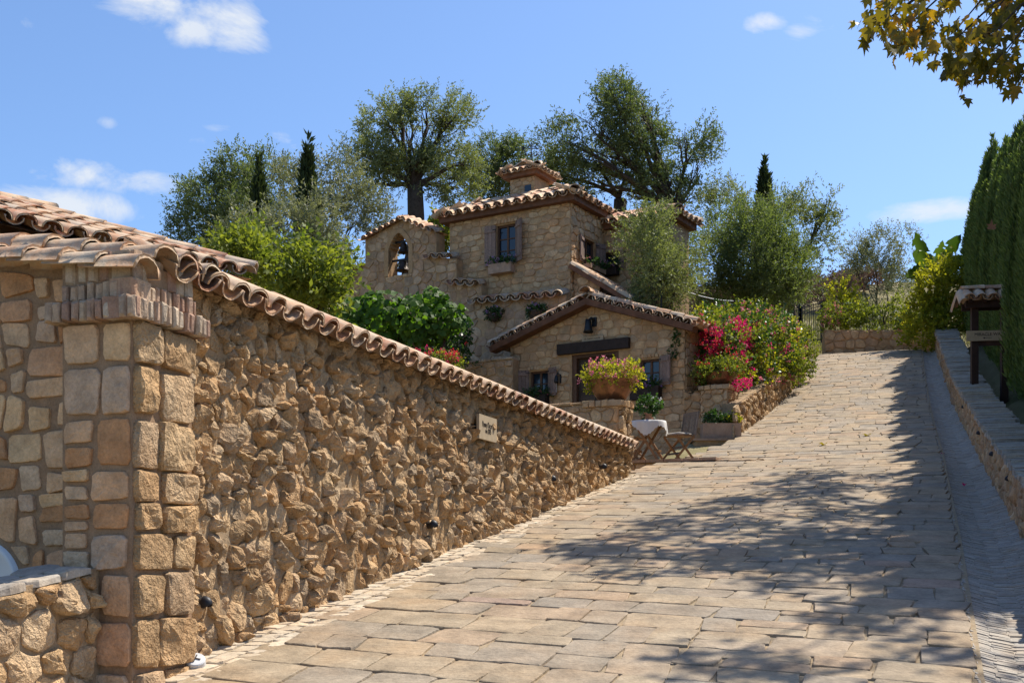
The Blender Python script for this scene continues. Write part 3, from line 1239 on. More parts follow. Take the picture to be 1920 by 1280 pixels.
tc_ = []
w = 3.0
while w < 5.9:
    d = rl.uniform(.16, .34)
    m = rl.uniform(-.26, -.14)
    tc_.append([(w, m), (w + d, m), (w + d, .03), (w, .03)])
    tc_.append([(w, -.42), (w + d, -.42), (w + d, m), (w, m)])
    w += d
lay_stones(low, tc_, low_map, M['slate'], rl, (.012, .03), 'coping_slab', 300, n=12, radii=(1, .97, .9), prof=(None, .7, 1), rough=.15, facets=2, tilt=.4, gap=.008, sink=.02, wob=.03)

# ------------------------------------------------------------------ right hand roadside wall
rr = random.Random(15)
rw = thing('roadside_wall', (*XY(20, 1.2), float(road_z(20, 1))), 'low stone wall topped with stacked slates along the right of the lane', 'wall')
sw = np.linspace(3, 38.5, 120)


def rw_pt(s, k, h):
    t = float(right_face(s)) + k
    x, y = XY(s, t)
    return (x, y, float(road_z(s, t)) + h)


RH = .56
mb = MB()
Vw, Fw = [], []
for s in sw:
    Vw += [rw_pt(s, 0, -.2), rw_pt(s, .0, RH), rw_pt(s, .5, RH), rw_pt(s, .5, -.2)]
for i in range(len(sw) - 1):
    for k in range(3):
        Fw.append([i * 4 + k, i * 4 + k + 1, i * 4 + 5 + k, i * 4 + 4 + k])
mk('wall_core', Vw, Fw, M['house_mortar'], rw)


def rw_map(V):
    V = np.asarray(V, float)
    t = right_face(V[:, 0]) - V[:, 2]
    x, y = XY(V[:, 0], t)
    return np.column_stack([x, y, road_z(V[:, 0], t) + V[:, 1]])


cells = rubble_cells(9.5, 38, -.1, RH, .15, .75, rr, .5, .9)
out = []
for c in cells:
    c = clip_half(c, 0, 1, RH - .01)
    if len(c) >= 3:
        out.append(c)
lay_stones(rw, out, rw_map, M['house'], rr, (.02, .055), 'stone', 300, n=10, radii=(1, .96, .8, .45), prof=(None, .5, .92, 1), rough=.12, facets=3, tilt=.7, gap=.008, sink=.03, wob=.05)
near = [c_ for c_ in (clip_half(c, 0, 1, RH - .01) for c in rubble_cells(3.2, 9.5, -.1, RH, .15, .75, rr, .5, .9)) if len(c_) >= 3]
lay_stones(rw, near, rw_map, M['house'], rr, (.02, .055), 'near_stone', 0, n=10, radii=(1, .96, .8, .45), prof=(None, .5, .92, 1), rough=.12, facets=3, tilt=.7, gap=.008, sink=.03, wob=.05)
# stacked slates on the top, laid across the wall
s = 11.0
k = 0
rest = MB()
while s < 38 or 3.2 < s < 11:
    d = rr.uniform(.05, .11)
    h0 = rr.uniform(.03, .075)
    a0, a1 = -.045 + rr.uniform(-.03, .02), .5 + rr.uniform(-.04, .07)
    A = []
    for zz in (0, 1):
        for (ss_, tt_) in ((s, a0), (s + d * .92, a0 + rr.uniform(-.02, .02)), (s + d * .92 + rr.uniform(-.03, .03), a1), (s + rr.uniform(-.03, .03), a1)):
            A.append(rw_pt(ss_, tt_, RH - .01 + zz * (h0 + rr.uniform(-.008, .008))))
    Fs = [[0, 3, 2, 1], [4, 5, 6, 7], [0, 1, 5, 4], [1, 2, 6, 5], [2, 3, 7, 6], [3, 0, 4, 7]]
    if k < 300:
        mk('coping_slate', A, Fs, M['slate'], rw)
    else:
        rest.add(A, Fs)
    s += d
    k += 1
    if s >= 38 and k < 9999:
        s, k = 3.21, 9999
    elif k >= 9999 and s >= 11:
        break
if rest.n:
    rest.build('other_coping_slates', M['slate'], rw, kind='stuff')

# ------------------------------------------------------------------ buildings of the village
HA = math.radians(31)
HU = (math.cos(HA), -math.sin(HA))            # facade direction to the right
HV = Vector((math.sin(HA), math.cos(HA), 0))  # going back
UP = Vector((0, 0, 1))
SK = dict(n=11, radii=(1, .97, .86, .45), prof=(None, .6, .95, 1), rough=.1, facets=2, tilt=.4, sink=.012, wob=.05, cut=.1)


def wcells(fc, polys, clips, holes):
    out = []
    for c in polys:
        for h in clips:
            if len(c) >= 3:
                c = clip_half(c, *h)
        for h in holes:
            if len(c) >= 3:
                c = clip_rect_out(c, h)
        if len(c) >= 3:
            out.append(c)
    return out


def under_line(a, b):
    """half plane below the line through (w, z) points a and b"""
    m = (b[1] - a[1]) / (b[0] - a[0])
    return (-m, 1, a[1] - m * a[0])


def window(parent, fc, rect, cols=2, rows=2, rec=.09, fr=.035, mat=None, glass=None):
    w0, w1, z0, z1 = rect
    mb = MB()
    ax = (fc.U, fc.N, UP)
    mat = mat or M['frame']
    mb.box(fc.p(w0 + fr / 2, (z0 + z1) / 2, -rec), (fr / 2, .04, (z1 - z0) / 2), ax)
    mb.box(fc.p(w1 - fr / 2, (z0 + z1) / 2, -rec), (fr / 2, .04, (z1 - z0) / 2), ax)
    mb.box(fc.p((w0 + w1) / 2, z1 - fr / 2, -rec), ((w1 - w0) / 2 - fr, .038, fr / 2), ax)
    mb.box(fc.p((w0 + w1) / 2, z0 + fr / 2, -rec), ((w1 - w0) / 2 - fr, .042, fr / 2), ax)
    iw, ih = (w1 - w0 - 2 * fr), (z1 - z0 - 2 * fr)
    bar = fr * .42
    for i in range(1, cols):
        mb.box(fc.p(w0 + fr + iw * i / cols, (z0 + z1) / 2, -rec - .005), (bar * (1.3 if cols == 2 else 1), .02, ih / 2), ax)
    for j in range(1, rows):
        mb.box(fc.p((w0 + w1) / 2, z0 + fr + ih * j / rows, -rec - .006), (iw / 2, .016, bar * .7), ax)
    o = mb.build('window', mat, parent)
    for i in range(cols):
        for j in range(rows):
            q = MB()
            q.box(fc.p(w0 + fr + iw * (i + .5) / cols, z0 + fr + ih * (j + .5) / rows, -rec - .012), (iw / cols / 2, .004, ih / rows / 2), ax)
            q.build('pane', glass or M['glass'], o)
    return o


def shutter(parent, fc, hinge, z0, z1, width, side, ang, planks=3, d0=.02):
    """side -1: opens to the left of the hinge, +1 to the right; ang = degrees off the wall"""
    a = math.radians(ang)
    U2 = (fc.U * side * math.cos(a) + fc.N * math.sin(a)).normalized()
    N2 = UP.cross(U2)
    if N2.dot(fc.N) < 0:
        N2 = -N2
    base = fc.p(hinge, 0, d0)
    mb = MB()
    ax = (U2, N2, UP)
    mb.box(base + U2 * (width / 2) - N2 * .017 + UP * ((z0 + z1) / 2), (width / 2 - .006, .004, (z1 - z0) / 2 - .006), ax)
    o = mb.build('shutter', M['shutter'], parent)
    for k in (.14, .86):
        q = MB()
        q.box(base + U2 * (width / 2) + N2 * .024 + UP * (z0 + (z1 - z0) * k), (width / 2 - .01, .01, .035), ax)
        q.build('batten', M['shutter'], o)
    for i in range(planks):
        q = MB()
        c = base + U2 * (width * (i + .5) / planks) + UP * ((z0 + z1) / 2)
        q.box(c, (width / planks / 2 - .004, .013, (z1 - z0) / 2 - .004 * (i % 2)), ax)
        q.build('plank', M['shutter'], o)
    for k in (.12, .88):
        hb = MB()
        hb.box(base + U2 * .02 + N2 * .041 + UP * (z0 + (z1 - z0) * k), (.05, .005, .01), ax)
        hb.build('hinge', M['iron'], o)
    return o


def rc(a, b):
    """rect from two facade points (w, z)"""
    return (min(a[0], b[0]), max(a[0], b[0]), min(a[1], b[1]), max(a[1], b[1]))


# ---------- terrace with table: floor, edge slab
rngT = random.Random(44)
TZ = ZC + 1.8
pa = P(1178, 863.5, 1.8 * F / 182.5)
pb = P(1306, 858.3, 1.8 * F / 187.7)
dirT = (Vector((pb.x, pb.y, 0)) - Vector((pa.x, pa.y, 0))).normalized()
nT = Vector((dirT.y, -dirT.x, 0))
TF = Face((pa.x, pa.y), (dirT.x, dirT.y))
Lw = (pb - pa).length
mb = MB()
mb.prism([TF.p(-1.2, TZ - .05, -.02), TF.p(Lw + .6, TZ - .05, -.02), TF.p(Lw + 1.3, TZ - .05, -4.6), TF.p(-3.2, TZ - .05, -4.6)], [TF.p(-1.2, TZ - .8, -.02), TF.p(Lw + .6, TZ - .8, -.02), TF.p(Lw + 1.3, TZ - .8, -4.6), TF.p(-3.2, TZ - .8, -4.6)])
terr = mb.build('terrace', M['house_mortar'], kind='structure', label='small paved terrace in front of the cottage')
w = -1.0
while w < Lw + .3:
    d = rngT.uniform(.3, .55)
    q = MB()
    q.box(TF.p(w + d / 2, TZ - .022, -.16), (d / 2 - .006, .2, .026), (TF.U, TF.N, UP))
    q.build('edge_slab', M['limestone'], terr)
    w += d
cells = rubble_cells(-1.1, Lw + .5, TZ - .6, TZ - .06, .2, 1.6, rngT)
lay_stones(terr, wcells(TF, cells, [(0, 1, TZ - .06)], []), TF.arr, M['house'], rngT, (.01, .025), 'riser_stone', 40, gap=.01, **SK)
q = MB()
sp = P(1190, 893, 19.9)
q.box((sp.x + .12, sp.y + .5, sp.z + .03), (.5, .28, .03), (TF.U, TF.N, UP))
q.build('threshold_slab', M['gutter'], terr)

# ---------- cottage
CF = Face(((1285 - 960) / F * 25.0, 25.0), HU)
rngC = random.Random(55)
cwL = CF.at(957, 650)[0]
cot = thing('stone_cottage', CF.p(cwL / 2, TZ - .1, -1.5), 'small stone cottage with a low gabled tile roof and dark lintel beam', 'house')
apex = CF.at(1110, 572)
zl, zr_ = CF.at(957, 651)[1], CF.at(1285, 612)[1]
door = rc(CF.at(1072, 667), CF.at(1160, 790))
door = (door[0], door[1], TZ + .32, CF.at(1116, 661)[1])
win1 = rc(CF.at(994, 697), CF.at(1028, 741))
win2 = rc(CF.at(1200, 675), CF.at(1237, 721))
holes = [door, win1, win2]
CD = 1.9
wall_core(CF, [(cwL, zl), (apex[0], apex[1]), (0, zr_)], TZ - .4, .3, holes).build('wall_core', M['house_mortar'], cot)
RS = Face(CF.p(0, 0)[:2], (HV.x, HV.y))       # right side wall
wall_core(RS, [(0, zr_), (CD, zr_)], TZ - .4, .3).build('side_wall', M['house_mortar'], cot)
LS = Face(CF.p(cwL, 0)[:2] if False else CF.p(cwL, 0, 0)[:2], (-HV.x, -HV.y))
mbx = wall_core(Face((LS.c + np.array([HV.x, HV.y]) * CD), (-HV.x, -HV.y)), [(0, zl), (CD, zl)], TZ - .4, .3)
mbx.build('side_wall', M['house_mortar'], cot)
beam_a, beam_b = CF.at(1048, 648), CF.at(1182, 632)
zbt, zbb = (beam_a[1] + beam_b[1]) / 2, (CF.at(1048, 667)[1] + CF.at(1182, 652)[1]) / 2
beam = (beam_a[0], beam_b[0], zbb, zbt)
cells = rubble_cells(cwL, 0, TZ - .3, apex[1] + .1, .205, 1.8, rngC, .25, .5)
cells = wcells(CF, cells, [(1, 0, -.004), (-1, 0, -cwL - .004), under_line((cwL, zl - .02), (apex[0], apex[1] - .02)), under_line((apex[0], apex[1] - .02), (0, zr_ - .02))],
               [beam] + [(h[0] - .02, h[1] + .02, h[2] - .02, h[3] + .02) for h in holes])
lay_stones(cot, cells, CF.arr, M['house'], rngC, (.006, .028), 'stone', 300, gap=.007, **SK)
cells = rubble_cells(0, CD, TZ, zr_, .26, 1.5, rngC)
lay_stones(cot, wcells(RS, cells, [(0, 1, zr_ - .02), (1, 0, CD), (-1, 0, -.01)], []), RS.arr, M['house'], rngC, (.012, .03), 'stone', 0, gap=.01, **SK)
q = MB()
q.box(CF.p((beam[0] + beam[1]) / 2, (zbb + zbt) / 2, .02), ((beam[1] - beam[0]) / 2, .09, (zbt - zbb) / 2), (CF.U, CF.N, UP))
q.build('lintel_beam', M['beam'], cot)
# door: frame, leaf with panels
mb = MB()
ax = (CF.U, CF.N, UP)
for a in (door[0] + .05, door[1] - .05):
    mb.box(CF.p(a, (door[2] + door[3]) / 2, -.1), (.05, .06, (door[3] - door[2]) / 2), ax)
mb.box(CF.p((door[0] + door[1]) / 2, door[3] - .04, -.1), ((door[1] - door[0]) / 2 - .1, .058, .04), ax)
dr = mb.build('door', M['frame'], cot)
mb = MB()
mb.box(CF.p((door[0] + door[1]) / 2, (door[2] + door[3]) / 2 - .04, -.17), ((door[1] - door[0]) / 2 - .1, .02, (door[3] - door[2]) / 2 - .04), ax)
mb.build('door_leaf', M['door'], dr)
dw = (door[1] - door[0] - .2)
for i in range(2):
    for j in range(3):
        q = MB()
        hh = (door[3] - door[2] - .15)
        q.box(CF.p(door[0] + .1 + dw * (i + .5) / 2, door[2] + .06 + hh * (j + .5) / 3, -.14), (dw / 4 - .06, .012, hh / 6 - .05), ax)
        q.build('door_panel', M['door'], dr)
q = MB()
q.box(CF.p(door[0] + .2, door[2] + 1.0, -.12), (.02, .02, .07), ax)
q.build('door_handle', M['iron'], dr)
for wr, lft, rgt in ((win1, CF.at(975, 700)[0], CF.at(1046, 700)[0]), (win2, CF.at(1178, 690)[0], CF.at(1260, 690)[0])):
    window(cot, CF, wr, 2, 2, .1, .045)
    shutter(cot, CF, wr[0] - .015, wr[2] - .03, wr[3] + .04, wr[0] - lft, -1, 6)
    shutter(cot, CF, wr[1] + .015, wr[2] - .03, wr[3] + .04, (rgt - wr[1]) * 1.1, 1, 24)
    brick_run(cot, CF, wr[0] - .06, wr[1] + .06, wr[3] + .03, wr[3] + .12, .035, rngC, .085, .1, M['house'], .004, 'lintel_brick')
# roof: fascia boards along the rake, wave of tile ends, rake caps, roof slopes behind
OV = .34


def rake(parent, fc, A, B, rng, depth, cap_r=.115, wave=.25, name='cottage'):
    """A low end, B apex: points (w, z) on the facade plane"""
    a, b = fc.p(*A, OV * .5), fc.p(*B, OV * .5)
    d = (b - a)
    L = d.length
    d.normalize()
    nrm = fc.N.cross(d)
    if nrm.z < 0:
        nrm = -nrm
    mb = MB()
    mb.box((a + b) / 2 + nrm * .0 + fc.N * .0, (L / 2 + .02, OV * .42, .065), (d, fc.N, nrm))
    mb.build('fascia', M['fascia'], parent)
    n = round(L / wave)
    for i in range(n):
        c = a + d * (L * (i + .5) / n) + nrm * (.085 + rng.uniform(-.006, .006)) - fc.N * .3
        put_tile(parent, c, fc.N, nrm, rng, .46, wave * .44, taper=.9)
        c = a + d * (L * i / n) + nrm * (.085 + wave * .18) - fc.N * .3
        put_tile(parent, c, fc.N, nrm, rng, .44, wave * .42, True, taper=.9)
    n = round(L / .34)
    for i in range(n):
        c = a + d * (L * (i + 1) / n + .05) + nrm * (.165 + rng.uniform(-.008, .008)) - fc.N * .02
        put_tile(parent, c, -d, nrm, rng, .42, cap_r)
    back = -fc.N * depth
    mb = MB()
    a2, b2 = fc.p(*A, -.05) + nrm * .07, fc.p(*B, -.05) + nrm * .07
    mb.prism([a2, b2, b2 + nrm * .06, a2 + nrm * .06], [a2 + back, b2 + back, b2 + back + nrm * .06, a2 + back + nrm * .06])
    mb.build('roof_slope', M['tile'], parent)
    # corrugated tile columns behind the rake
    rest = MB()
    for k in range(int(depth / .24)):
        o = fc.N * (-.24 * (k + 1)) + nrm * .14
        n2 = max(2, round(L / .36))
        for i in range(n2):
            c = a + d * (L * (i + .5) / n2) + o
            for sgn in (0, 1):
                V_ = []
                for yy in (-.2, .2):
                    rr_ = .1 if yy < 0 else .085
                    for kk in range(6):
                        an = math.pi * kk / 5
                        V_.append(c + d * yy + fc.N * (math.cos(an) * rr_) + nrm * (math.sin(an) * rr_ * .8 + (.01 if yy < 0 else -.005)))
                if sgn == 0:
                    rest.add([list(v) for v in V_], [[kk, kk + 1, kk + 7, kk + 6] for kk in range(5)])
    rest.build('roof_tiles', M['tile'], parent, kind='stuff', smooth=True)


lowL = CF.at(932, 658)
lowR = CF.at(1308, 619)
apx = (apex[0], apex[1] + .03)
rake(cot, CF, lowL, apx, rngC, CD)
rake(cot, CF, lowR, apx, rngC, CD)
for k in range(8):
    put_tile(cot, CF.p(apx[0], apx[1] + .23, .3 - .38 * (k + 1)), CF.N + Vector((0, 0, -.03)), UP, rngC, .46, .14)

# ---------- tower house
TWF = Face(((1070 - 960) / F * 28.0, 28.0), HU)
rngH = random.Random(66)
twL = TWF.at(843, 412)[0]
twT = (TWF.at(1070, 385)[1] + TWF.at(843, 413)[1]) / 2
gbase = ZC + 2.6
tow = thing('stone_tower_house', TWF.p(twL / 2, gbase, -2), 'two storey tan stone house with a hipped tile roof and tiny roof lantern', 'house')
tw_win = rc(TWF.at(931, 424), TWF.at(967, 491))
TD = 3.6
wall_core(TWF, [(twL, twT), (0, twT)], gbase, .35, [tw_win]).build('wall_core', M['house_mortar'], tow)
TR = Face(TWF.p(0, 0)[:2], (HV.x, HV.y))
tr_win = rc(TR.at(1094, 428), TR.at(1116, 474))
tr_win = (tr_win[0], tr_win[1], TWF.at(1070, 482)[1], TWF.at(1070, 432)[1])
wall_core(TR, [(.35, twT), (TD, twT)], gbase, .35, [tr_win]).build('side_wall', M['house_mortar'], tow)
TL = Face(np.array(TWF.p(twL, 0)[:2]) + np.array([HV.x, HV.y]) * TD, (-HV.x, -HV.y))
wall_core(TL, [(0, twT), (TD - .35, twT)], gbase, .35).build('side_wall', M['house_mortar'], tow)
cells = rubble_cells(twL, 0, gbase + 1.2, twT, .21, 1.9, rngH, .25, .5)
cells = wcells(TWF, cells, [(1, 0, -.004), (-1, 0, -twL - .004), (0, 1, twT - .01)], [(tw_win[0] - .03, tw_win[1] + .03, tw_win[2] - .03, tw_win[3] + .03)])
lay_stones(tow, cells, TWF.arr, M['house'], rngH, (.006, .028), 'stone', 300, gap=.007, **SK)
cells = rubble_cells(0, TD, gbase + 1.5, twT, .22, 1.3, rngH, .4, .8)
cells = wcells(TR, cells, [(1, 0, TD), (-1, 0, -.004), (0, 1, twT - .01)], [(tr_win[0] - .03, tr_win[1] + .03, tr_win[2] - .03, tr_win[3] + .03)])
lay_stones(tow, cells, TR.arr, M['house'], rngH, (.015, .045), 'stone', 0, gap=.01, **SK)
window(tow, TWF, tw_win, 2, 3, .1, .045)
shutter(tow, TWF, tw_win[0] - .01, tw_win[2] - .02, tw_win[3] + .02, tw_win[0] - TWF.at(911, 450)[0], -1, 5, 3)
shutter(tow, TWF, tw_win[1] + .01, tw_win[2] - .02, tw_win[3] + .04, .33, 1, 35, 3)
brick_run(tow, TWF, tw_win[0] - .05, tw_win[1] + .08, tw_win[3] + .03, tw_win[3] + .11, .05, rngH, .1, .1, M['house'], .004, 'lintel_brick')
window(tow, TR, tr_win, 2, 2, .1, .04)
shutter(tow, TR, tr_win[0] - .01, tr_win[2], tr_win[3], .3, -1, 12, 3)
shutter(tow, TR, tr_win[1] + .01, tr_win[2], tr_win[3], .3, 1, 25, 3)
# eaves: fascia, tiles on the front and right, hip slopes
eo = .24
ez = twT + .06


def hip_roof(parent, fc, w0, w1, depth, z, eo, pitch, rng, tp=.205, r=.09, fh=.075, sides=('f', 'r', 'l'), rows=3):
    c0, c1 = fc.p(w0 - eo, z, eo), fc.p(w1 + eo, z, eo)
    c2, c3 = fc.p(w1 + eo, z, -depth - eo), fc.p(w0 - eo, z, -depth - eo)
    W, D = (c1 - c0).length, (c2 - c1).length
    hw = min(W, D) / 2
    tz = hw * pitch
    if W >= D:
        r0 = fc.p(w0 - eo + hw, z + tz, eo - hw)
        r1 = fc.p(w1 + eo - hw, z + tz, eo - hw)
    else:
        r0 = fc.p(w0 - eo + hw, z + tz, eo - hw)
        r1 = fc.p(w0 - eo + hw, z + tz, -depth - eo + hw)
    mb = MB()
    mb.box((c0 + c2) / 2 + UP * .0, (W / 2 - .05, D / 2 - .05, fh), (fc.U, fc.N, UP))
    mb.build('fascia', M['fascia'], parent)
    o = UP * (fh + .004)
    mb = MB()
    if W >= D:
        mb.add([list(v + o) for v in (c0, c1, c2, c3, r0, r1)], [[0, 1, 5, 4], [1, 2, 5], [2, 3, 4, 5], [3, 0, 4], [0, 3, 2, 1]])
    else:
        mb.add([list(v + o) for v in (c0, c1, c2, c3, r0, r1)], [[0, 1, 4], [1, 2, 5, 4], [2, 3, 5], [3, 0, 4, 5], [0, 3, 2, 1]])
    mb.build('roof_slope', M['tile'], parent)
    dirs = {'f': (c0, c1, fc.N), 'r': (c1, c2, fc.U), 'l': (c3, c0, -fc.U)}
    for s_ in sides:
        a, b, dn = dirs[s_]
        al = (b - a).normalized()
        Ls = (b - a).length
        n = round(Ls / tp)
        ax_ = (dn - UP * (pitch + .1)).normalized()
        up_ = al.cross(ax_)
        if up_.z < 0:
            up_ = -up_
        for q in range(rows):
            for i in range(n + 1):
                for pan in (0, 1):
                    u_ = Ls * ((i + .5 if not pan else i) / n)
                    if u_ > Ls:
                        continue
                    back = q * .34
                    if back > min(u_, Ls - u_) * 1.0 + .12:
                        continue
                    c = a + al * u_ - ax_ * (.42 - .06 + back) + o + up_ * (.02 + .012 * q + (r * .36 if pan else 0) + rng.uniform(-.006, .006))
                    put_tile(parent, c - ax_ * rng.uniform(-.015, .015), ax_, up_, rng, .42, r, bool(pan))
    for a, b in ((c0, r0), (c1, r1), (c2, r1)):
        d = (a - b)
        Ls = d.length
        d.normalize()
        n = max(1, round(Ls / .34))
        for i in range(n):
            put_tile(parent, b + d * (Ls * i / n - .03) + o + UP * .07, d, UP, rng, .42, r * 1.2)
    if (r1 - r0).length > .2:
        d = (r1 - r0)
        Ls = d.length
        d.normalize()
        n = max(1, round(Ls / .34))
        for i in range(n):
            put_tile(parent, r0 + d * (Ls * i / n) + o + UP * .08, d, UP, rng, .42, r * 1.2)
    return r0, r1


r0, r1 = hip_roof(tow, TWF, twL, 0, TD, ez, eo, .36, rngH, .275, .122)
# roof lantern (dovecote) on the ridge
lc = P(993, 350, 29.9)
LF = Face((lc.x, lc.y), HU)
lz0, lz1 = ZC + (Y0 - 372) * 29.9 / F, ZC + (Y0 - 341) * 29.9 / F
lf = Face(LF.p(0, 0, .36)[:2], HU)
lo_, hi_ = -.36, .36
mb = MB()
mb.box(LF.p(0, (lz0 + lz1) / 2 - .25, 0), (.36, .36, (lz1 - lz0) / 2 + .25), (LF.U, LF.N, UP))
lan = mb.build('roof_lantern', M['house_mortar'], tow)
cells = rubble_cells(lo_, hi_, lz0 - .2, lz1, .15, 1.4, rngH)
opn = rc(lf.at(984, 348), lf.at(996, 364))
lay_stones(lan, wcells(lf, cells, [(1, 0, hi_), (-1, 0, -lo_), (0, 1, lz1)], [opn]), lf.arr, M['house'], rngH, (.01, .025), 'stone', 0, gap=.008, **SK)
q = MB()
q.box(lf.p((opn[0] + opn[1]) / 2, (opn[2] + opn[3]) / 2, .005), ((opn[1] - opn[0]) / 2, .006, (opn[3] - opn[2]) / 2), (lf.U, lf.N, UP))
q.build('opening', M['glass'], lan)
hip_roof(lan, lf, lo_, hi_, .72, lz1 + .07, .19, .36, rngH, .19, .085, .06, rows=2)
q = MB()
tz_ = lz1 + .07 + .55 * .36
q.lathe([(.005, .02), (.09, .03), (.115, .1), (.1, .18), (.05, .23), (.005, .24)], LF.p(0, tz_ + .04), 14)
q.build('ridge_knob', M['tile'], lan, smooth=True)

# weather vane
vb = LF.p(.05, tz_ + .1)
van = thing('weather_vane', vb, 'black iron weather vane with an arrow on the roof lantern', 'weather vane')
vt = ZC + (Y0 - 268) * 29.9 / F
mb = MB()
mb.tube([vb, (vb.x, vb.y, vt)], .012, 6)
mb.build('rod', M['iron'], van)
za = ZC + (Y0 - 279) * 29.9 / F
ad = Vector((.94, -.25, -.12)).normalized()
ac = Vector((vb.x, vb.y, za))
mb = MB()
mb.bar(ac - ad * .17, ac + ad * .14, .014, .022)
mb.prism([ac + ad * .13 + UP * .03 + Vector((0, .006, 0)), ac + ad * .19 + Vector((0, .006, 0)), ac + ad * .13 - UP * .03 + Vector((0, .006, 0))], [ac + ad * .13 + UP * .03 - Vector((0, .006, 0)), ac + ad * .19 - Vector((0, .006, 0)), ac + ad * .13 - UP * .03 - Vector((0, .006, 0))])
tl = ac - ad * .15
shape = [(-.02, .0), (-.06, .05), (-.12, .06), (-.09, .0), (-.11, -.06), (-.05, -.05)]
mb.prism([tl + ad * a + UP * b + Vector((0, .005, 0)) for a, b in shape], [tl + ad * a + UP * b - Vector((0, .005, 0)) for a, b in shape])
mb.build('arrow', M['iron'], van)
mb = MB()
for k in range(5):
    x0 = -.12 + .05 * k
    mb.tube([ac + ad * x0 + UP * .02, ac + ad * x0 + UP * (.05 + .02 * (k % 2))], .006, 5)
mb.bar(ac - ad * .13 + UP * .05, ac + ad * .13 + UP * .05, .012, .016)
mb.bar(ac - ad * .1 + UP * .05, ac + UP * .12, .008, .008)
mb.bar(ac + ad * .1 + UP * .05, ac + UP * .12, .008, .008)
mb.build('ornament', M['iron'], van)
mb = MB()
zc_ = ZC + (Y0 - 291) * 29.9 / F
for d in (Vector((1, 0, 0)), Vector((0, 1, 0))):
    mb.tube([(vb.x - d.x * .13, vb.y - d.y * .13, zc_ - .02), (vb.x - d.x * .06, vb.y - d.y * .06, zc_ + .01), (vb.x, vb.y, zc_), (vb.x + d.x * .06, vb.y + d.y * .06, zc_ + .01), (vb.x + d.x * .13, vb.y + d.y * .13, zc_ - .02)], .008, 5)
    for s_ in (-1, 1):
        c = Vector((vb.x, vb.y, zc_)) + d * s_ * .14
        mb.lathe([(.004, -.03), (.025, -.01), (.025, .02), (.004, .035)], c, 6)
        mb.lathe([(.004, .05), (.018, .065), (.018, .08), (.004, .095)], c, 6)
mb.build('compass_arms', M['iron'], van)

# ---------- right wing with its own eave, window
wp = TR.p(1.75, 0)
WF = Face((wp.x, wp.y), HU)
wwR = WF.at(1262, 420)[0]
wT = (WF.at(1128, 424)[1] + WF.at(1300, 414)[1]) / 2
wing = thing('house_wing', WF.p(wwR / 2, gbase + .5, -1.5), 'lower stone wing half hidden by the small olive right of the tower house', 'house')
wg_win = rc(WF.at(1133, 475), WF.at(1160, 506))
wall_core(WF, [(.02, wT), (wwR, wT)], gbase, .3, [wg_win]).build('wall_core', M['house_mortar'], wing)
WR = Face(WF.p(wwR, 0)[:2], (HV.x, HV.y))
wall_core(WR, [(.3, wT), (1.0, wT)], gbase, .3).build('side_wall', M['house_mortar'], wing)
cells = rubble_cells(0, wwR, gbase + 1, wT, .24, 1.5, rngH)
lay_stones(wing, wcells(WF, cells, [(1, 0, wwR), (-1, 0, -.02), (0, 1, wT)], [wg_win]), WF.arr, M['house'], rngH, (.012, .03), 'stone', 120, gap=.01, **SK)
window(wing, WF, wg_win, 2, 2, .1, .04)
shutter(wing, WF, wg_win[0] - .01, wg_win[2], wg_win[3], .2, -1, 8, 2)
shutter(wing, WF, wg_win[1] + .01, wg_win[2], wg_win[3], .2, 1, 30, 2)
hip_roof(wing, WF, .22, wwR, 1.0, wT + .05, .2, .36, rngH, .27, .12, sides=('f', 'r'), rows=2)

# ---------- lean-to between tower and cottage
LTF = Face(TWF.p(0, 0, -.15)[:2], HU)
ltr = LTF.at(1180, 560)[0]
za_, zb_ = LTF.at(1070, 503)[1], LTF.at(1184, 566)[1]
lt = thing('lean_to', LTF.p(ltr / 2, gbase, -.5), 'lean-to with a slanting tile roof and dark louvred shutter beside the tower house', 'lean-to')
lou = rc(LTF.at(1124, 535), LTF.at(1172, 575))
lw0 = LTF.at(1124, 540)[0]
wall_core(LTF, [(.01, za_ - .05), (lw0, np.interp(lw0, [0, ltr], [za_, zb_]) - .05)], gbase, .25).build('wall_core', M['house_mortar'], lt)
cells = rubble_cells(0, lw0, gbase + 1, za_, .2, 1.5, rngH)
lay_stones(lt, wcells(LTF, cells, [(1, 0, lw0), (-1, 0, -.01), under_line((0, za_ - .06), (ltr, zb_ - .06))], []), LTF.arr, M['house'], rngH, (.01, .03), 'stone', 80, gap=.01, **SK)
mb = MB()
mb.box(LTF.p((lw0 + ltr) / 2, gbase + .9, -.2), ((ltr - lw0) / 2, .03, zb_ - gbase - .9), (LTF.U, LTF.N, UP))
mb2 = MB()
mb2.prism([LTF.p(lw0, gbase + 1, -.12), LTF.p(ltr, gbase + 1, -.12), LTF.p(ltr, zb_, -.12), LTF.p(lw0, np.interp(lw0, [0, ltr], [za_, zb_]), -.12)], [LTF.p(lw0, gbase + 1, -.2), LTF.p(ltr, gbase + 1, -.2), LTF.p(ltr, zb_, -.2), LTF.p(lw0, np.interp(lw0, [0, ltr], [za_, zb_]), -.2)])
lv = mb2.build('louvre_panel', M['beam'], lt)
zz = gbase + 2.0
while zz < za_ - .1:
    wr_ = min(ltr, ltr * (za_ - zz) / (za_ - zb_)) - .03
    if wr_ > lw0 + .08:
        q = MB()
        q.box(LTF.p((lw0 + wr_) / 2, zz, -.1), ((wr_ - lw0) / 2 - .01, .025, .008), (LTF.U, (LTF.N + UP * -.6).normalized(), (UP + LTF.N * .6).normalized()))
        q.build('slat', M['door'], lv)
    zz += .07
a, b = LTF.p(0, za_, .12), LTF.p(ltr + .08, zb_ - .02, .12)
d = (b - a).normalized()
nn = LTF.N.cross(d)
nn = nn if nn.z > 0 else -nn
mb = MB()
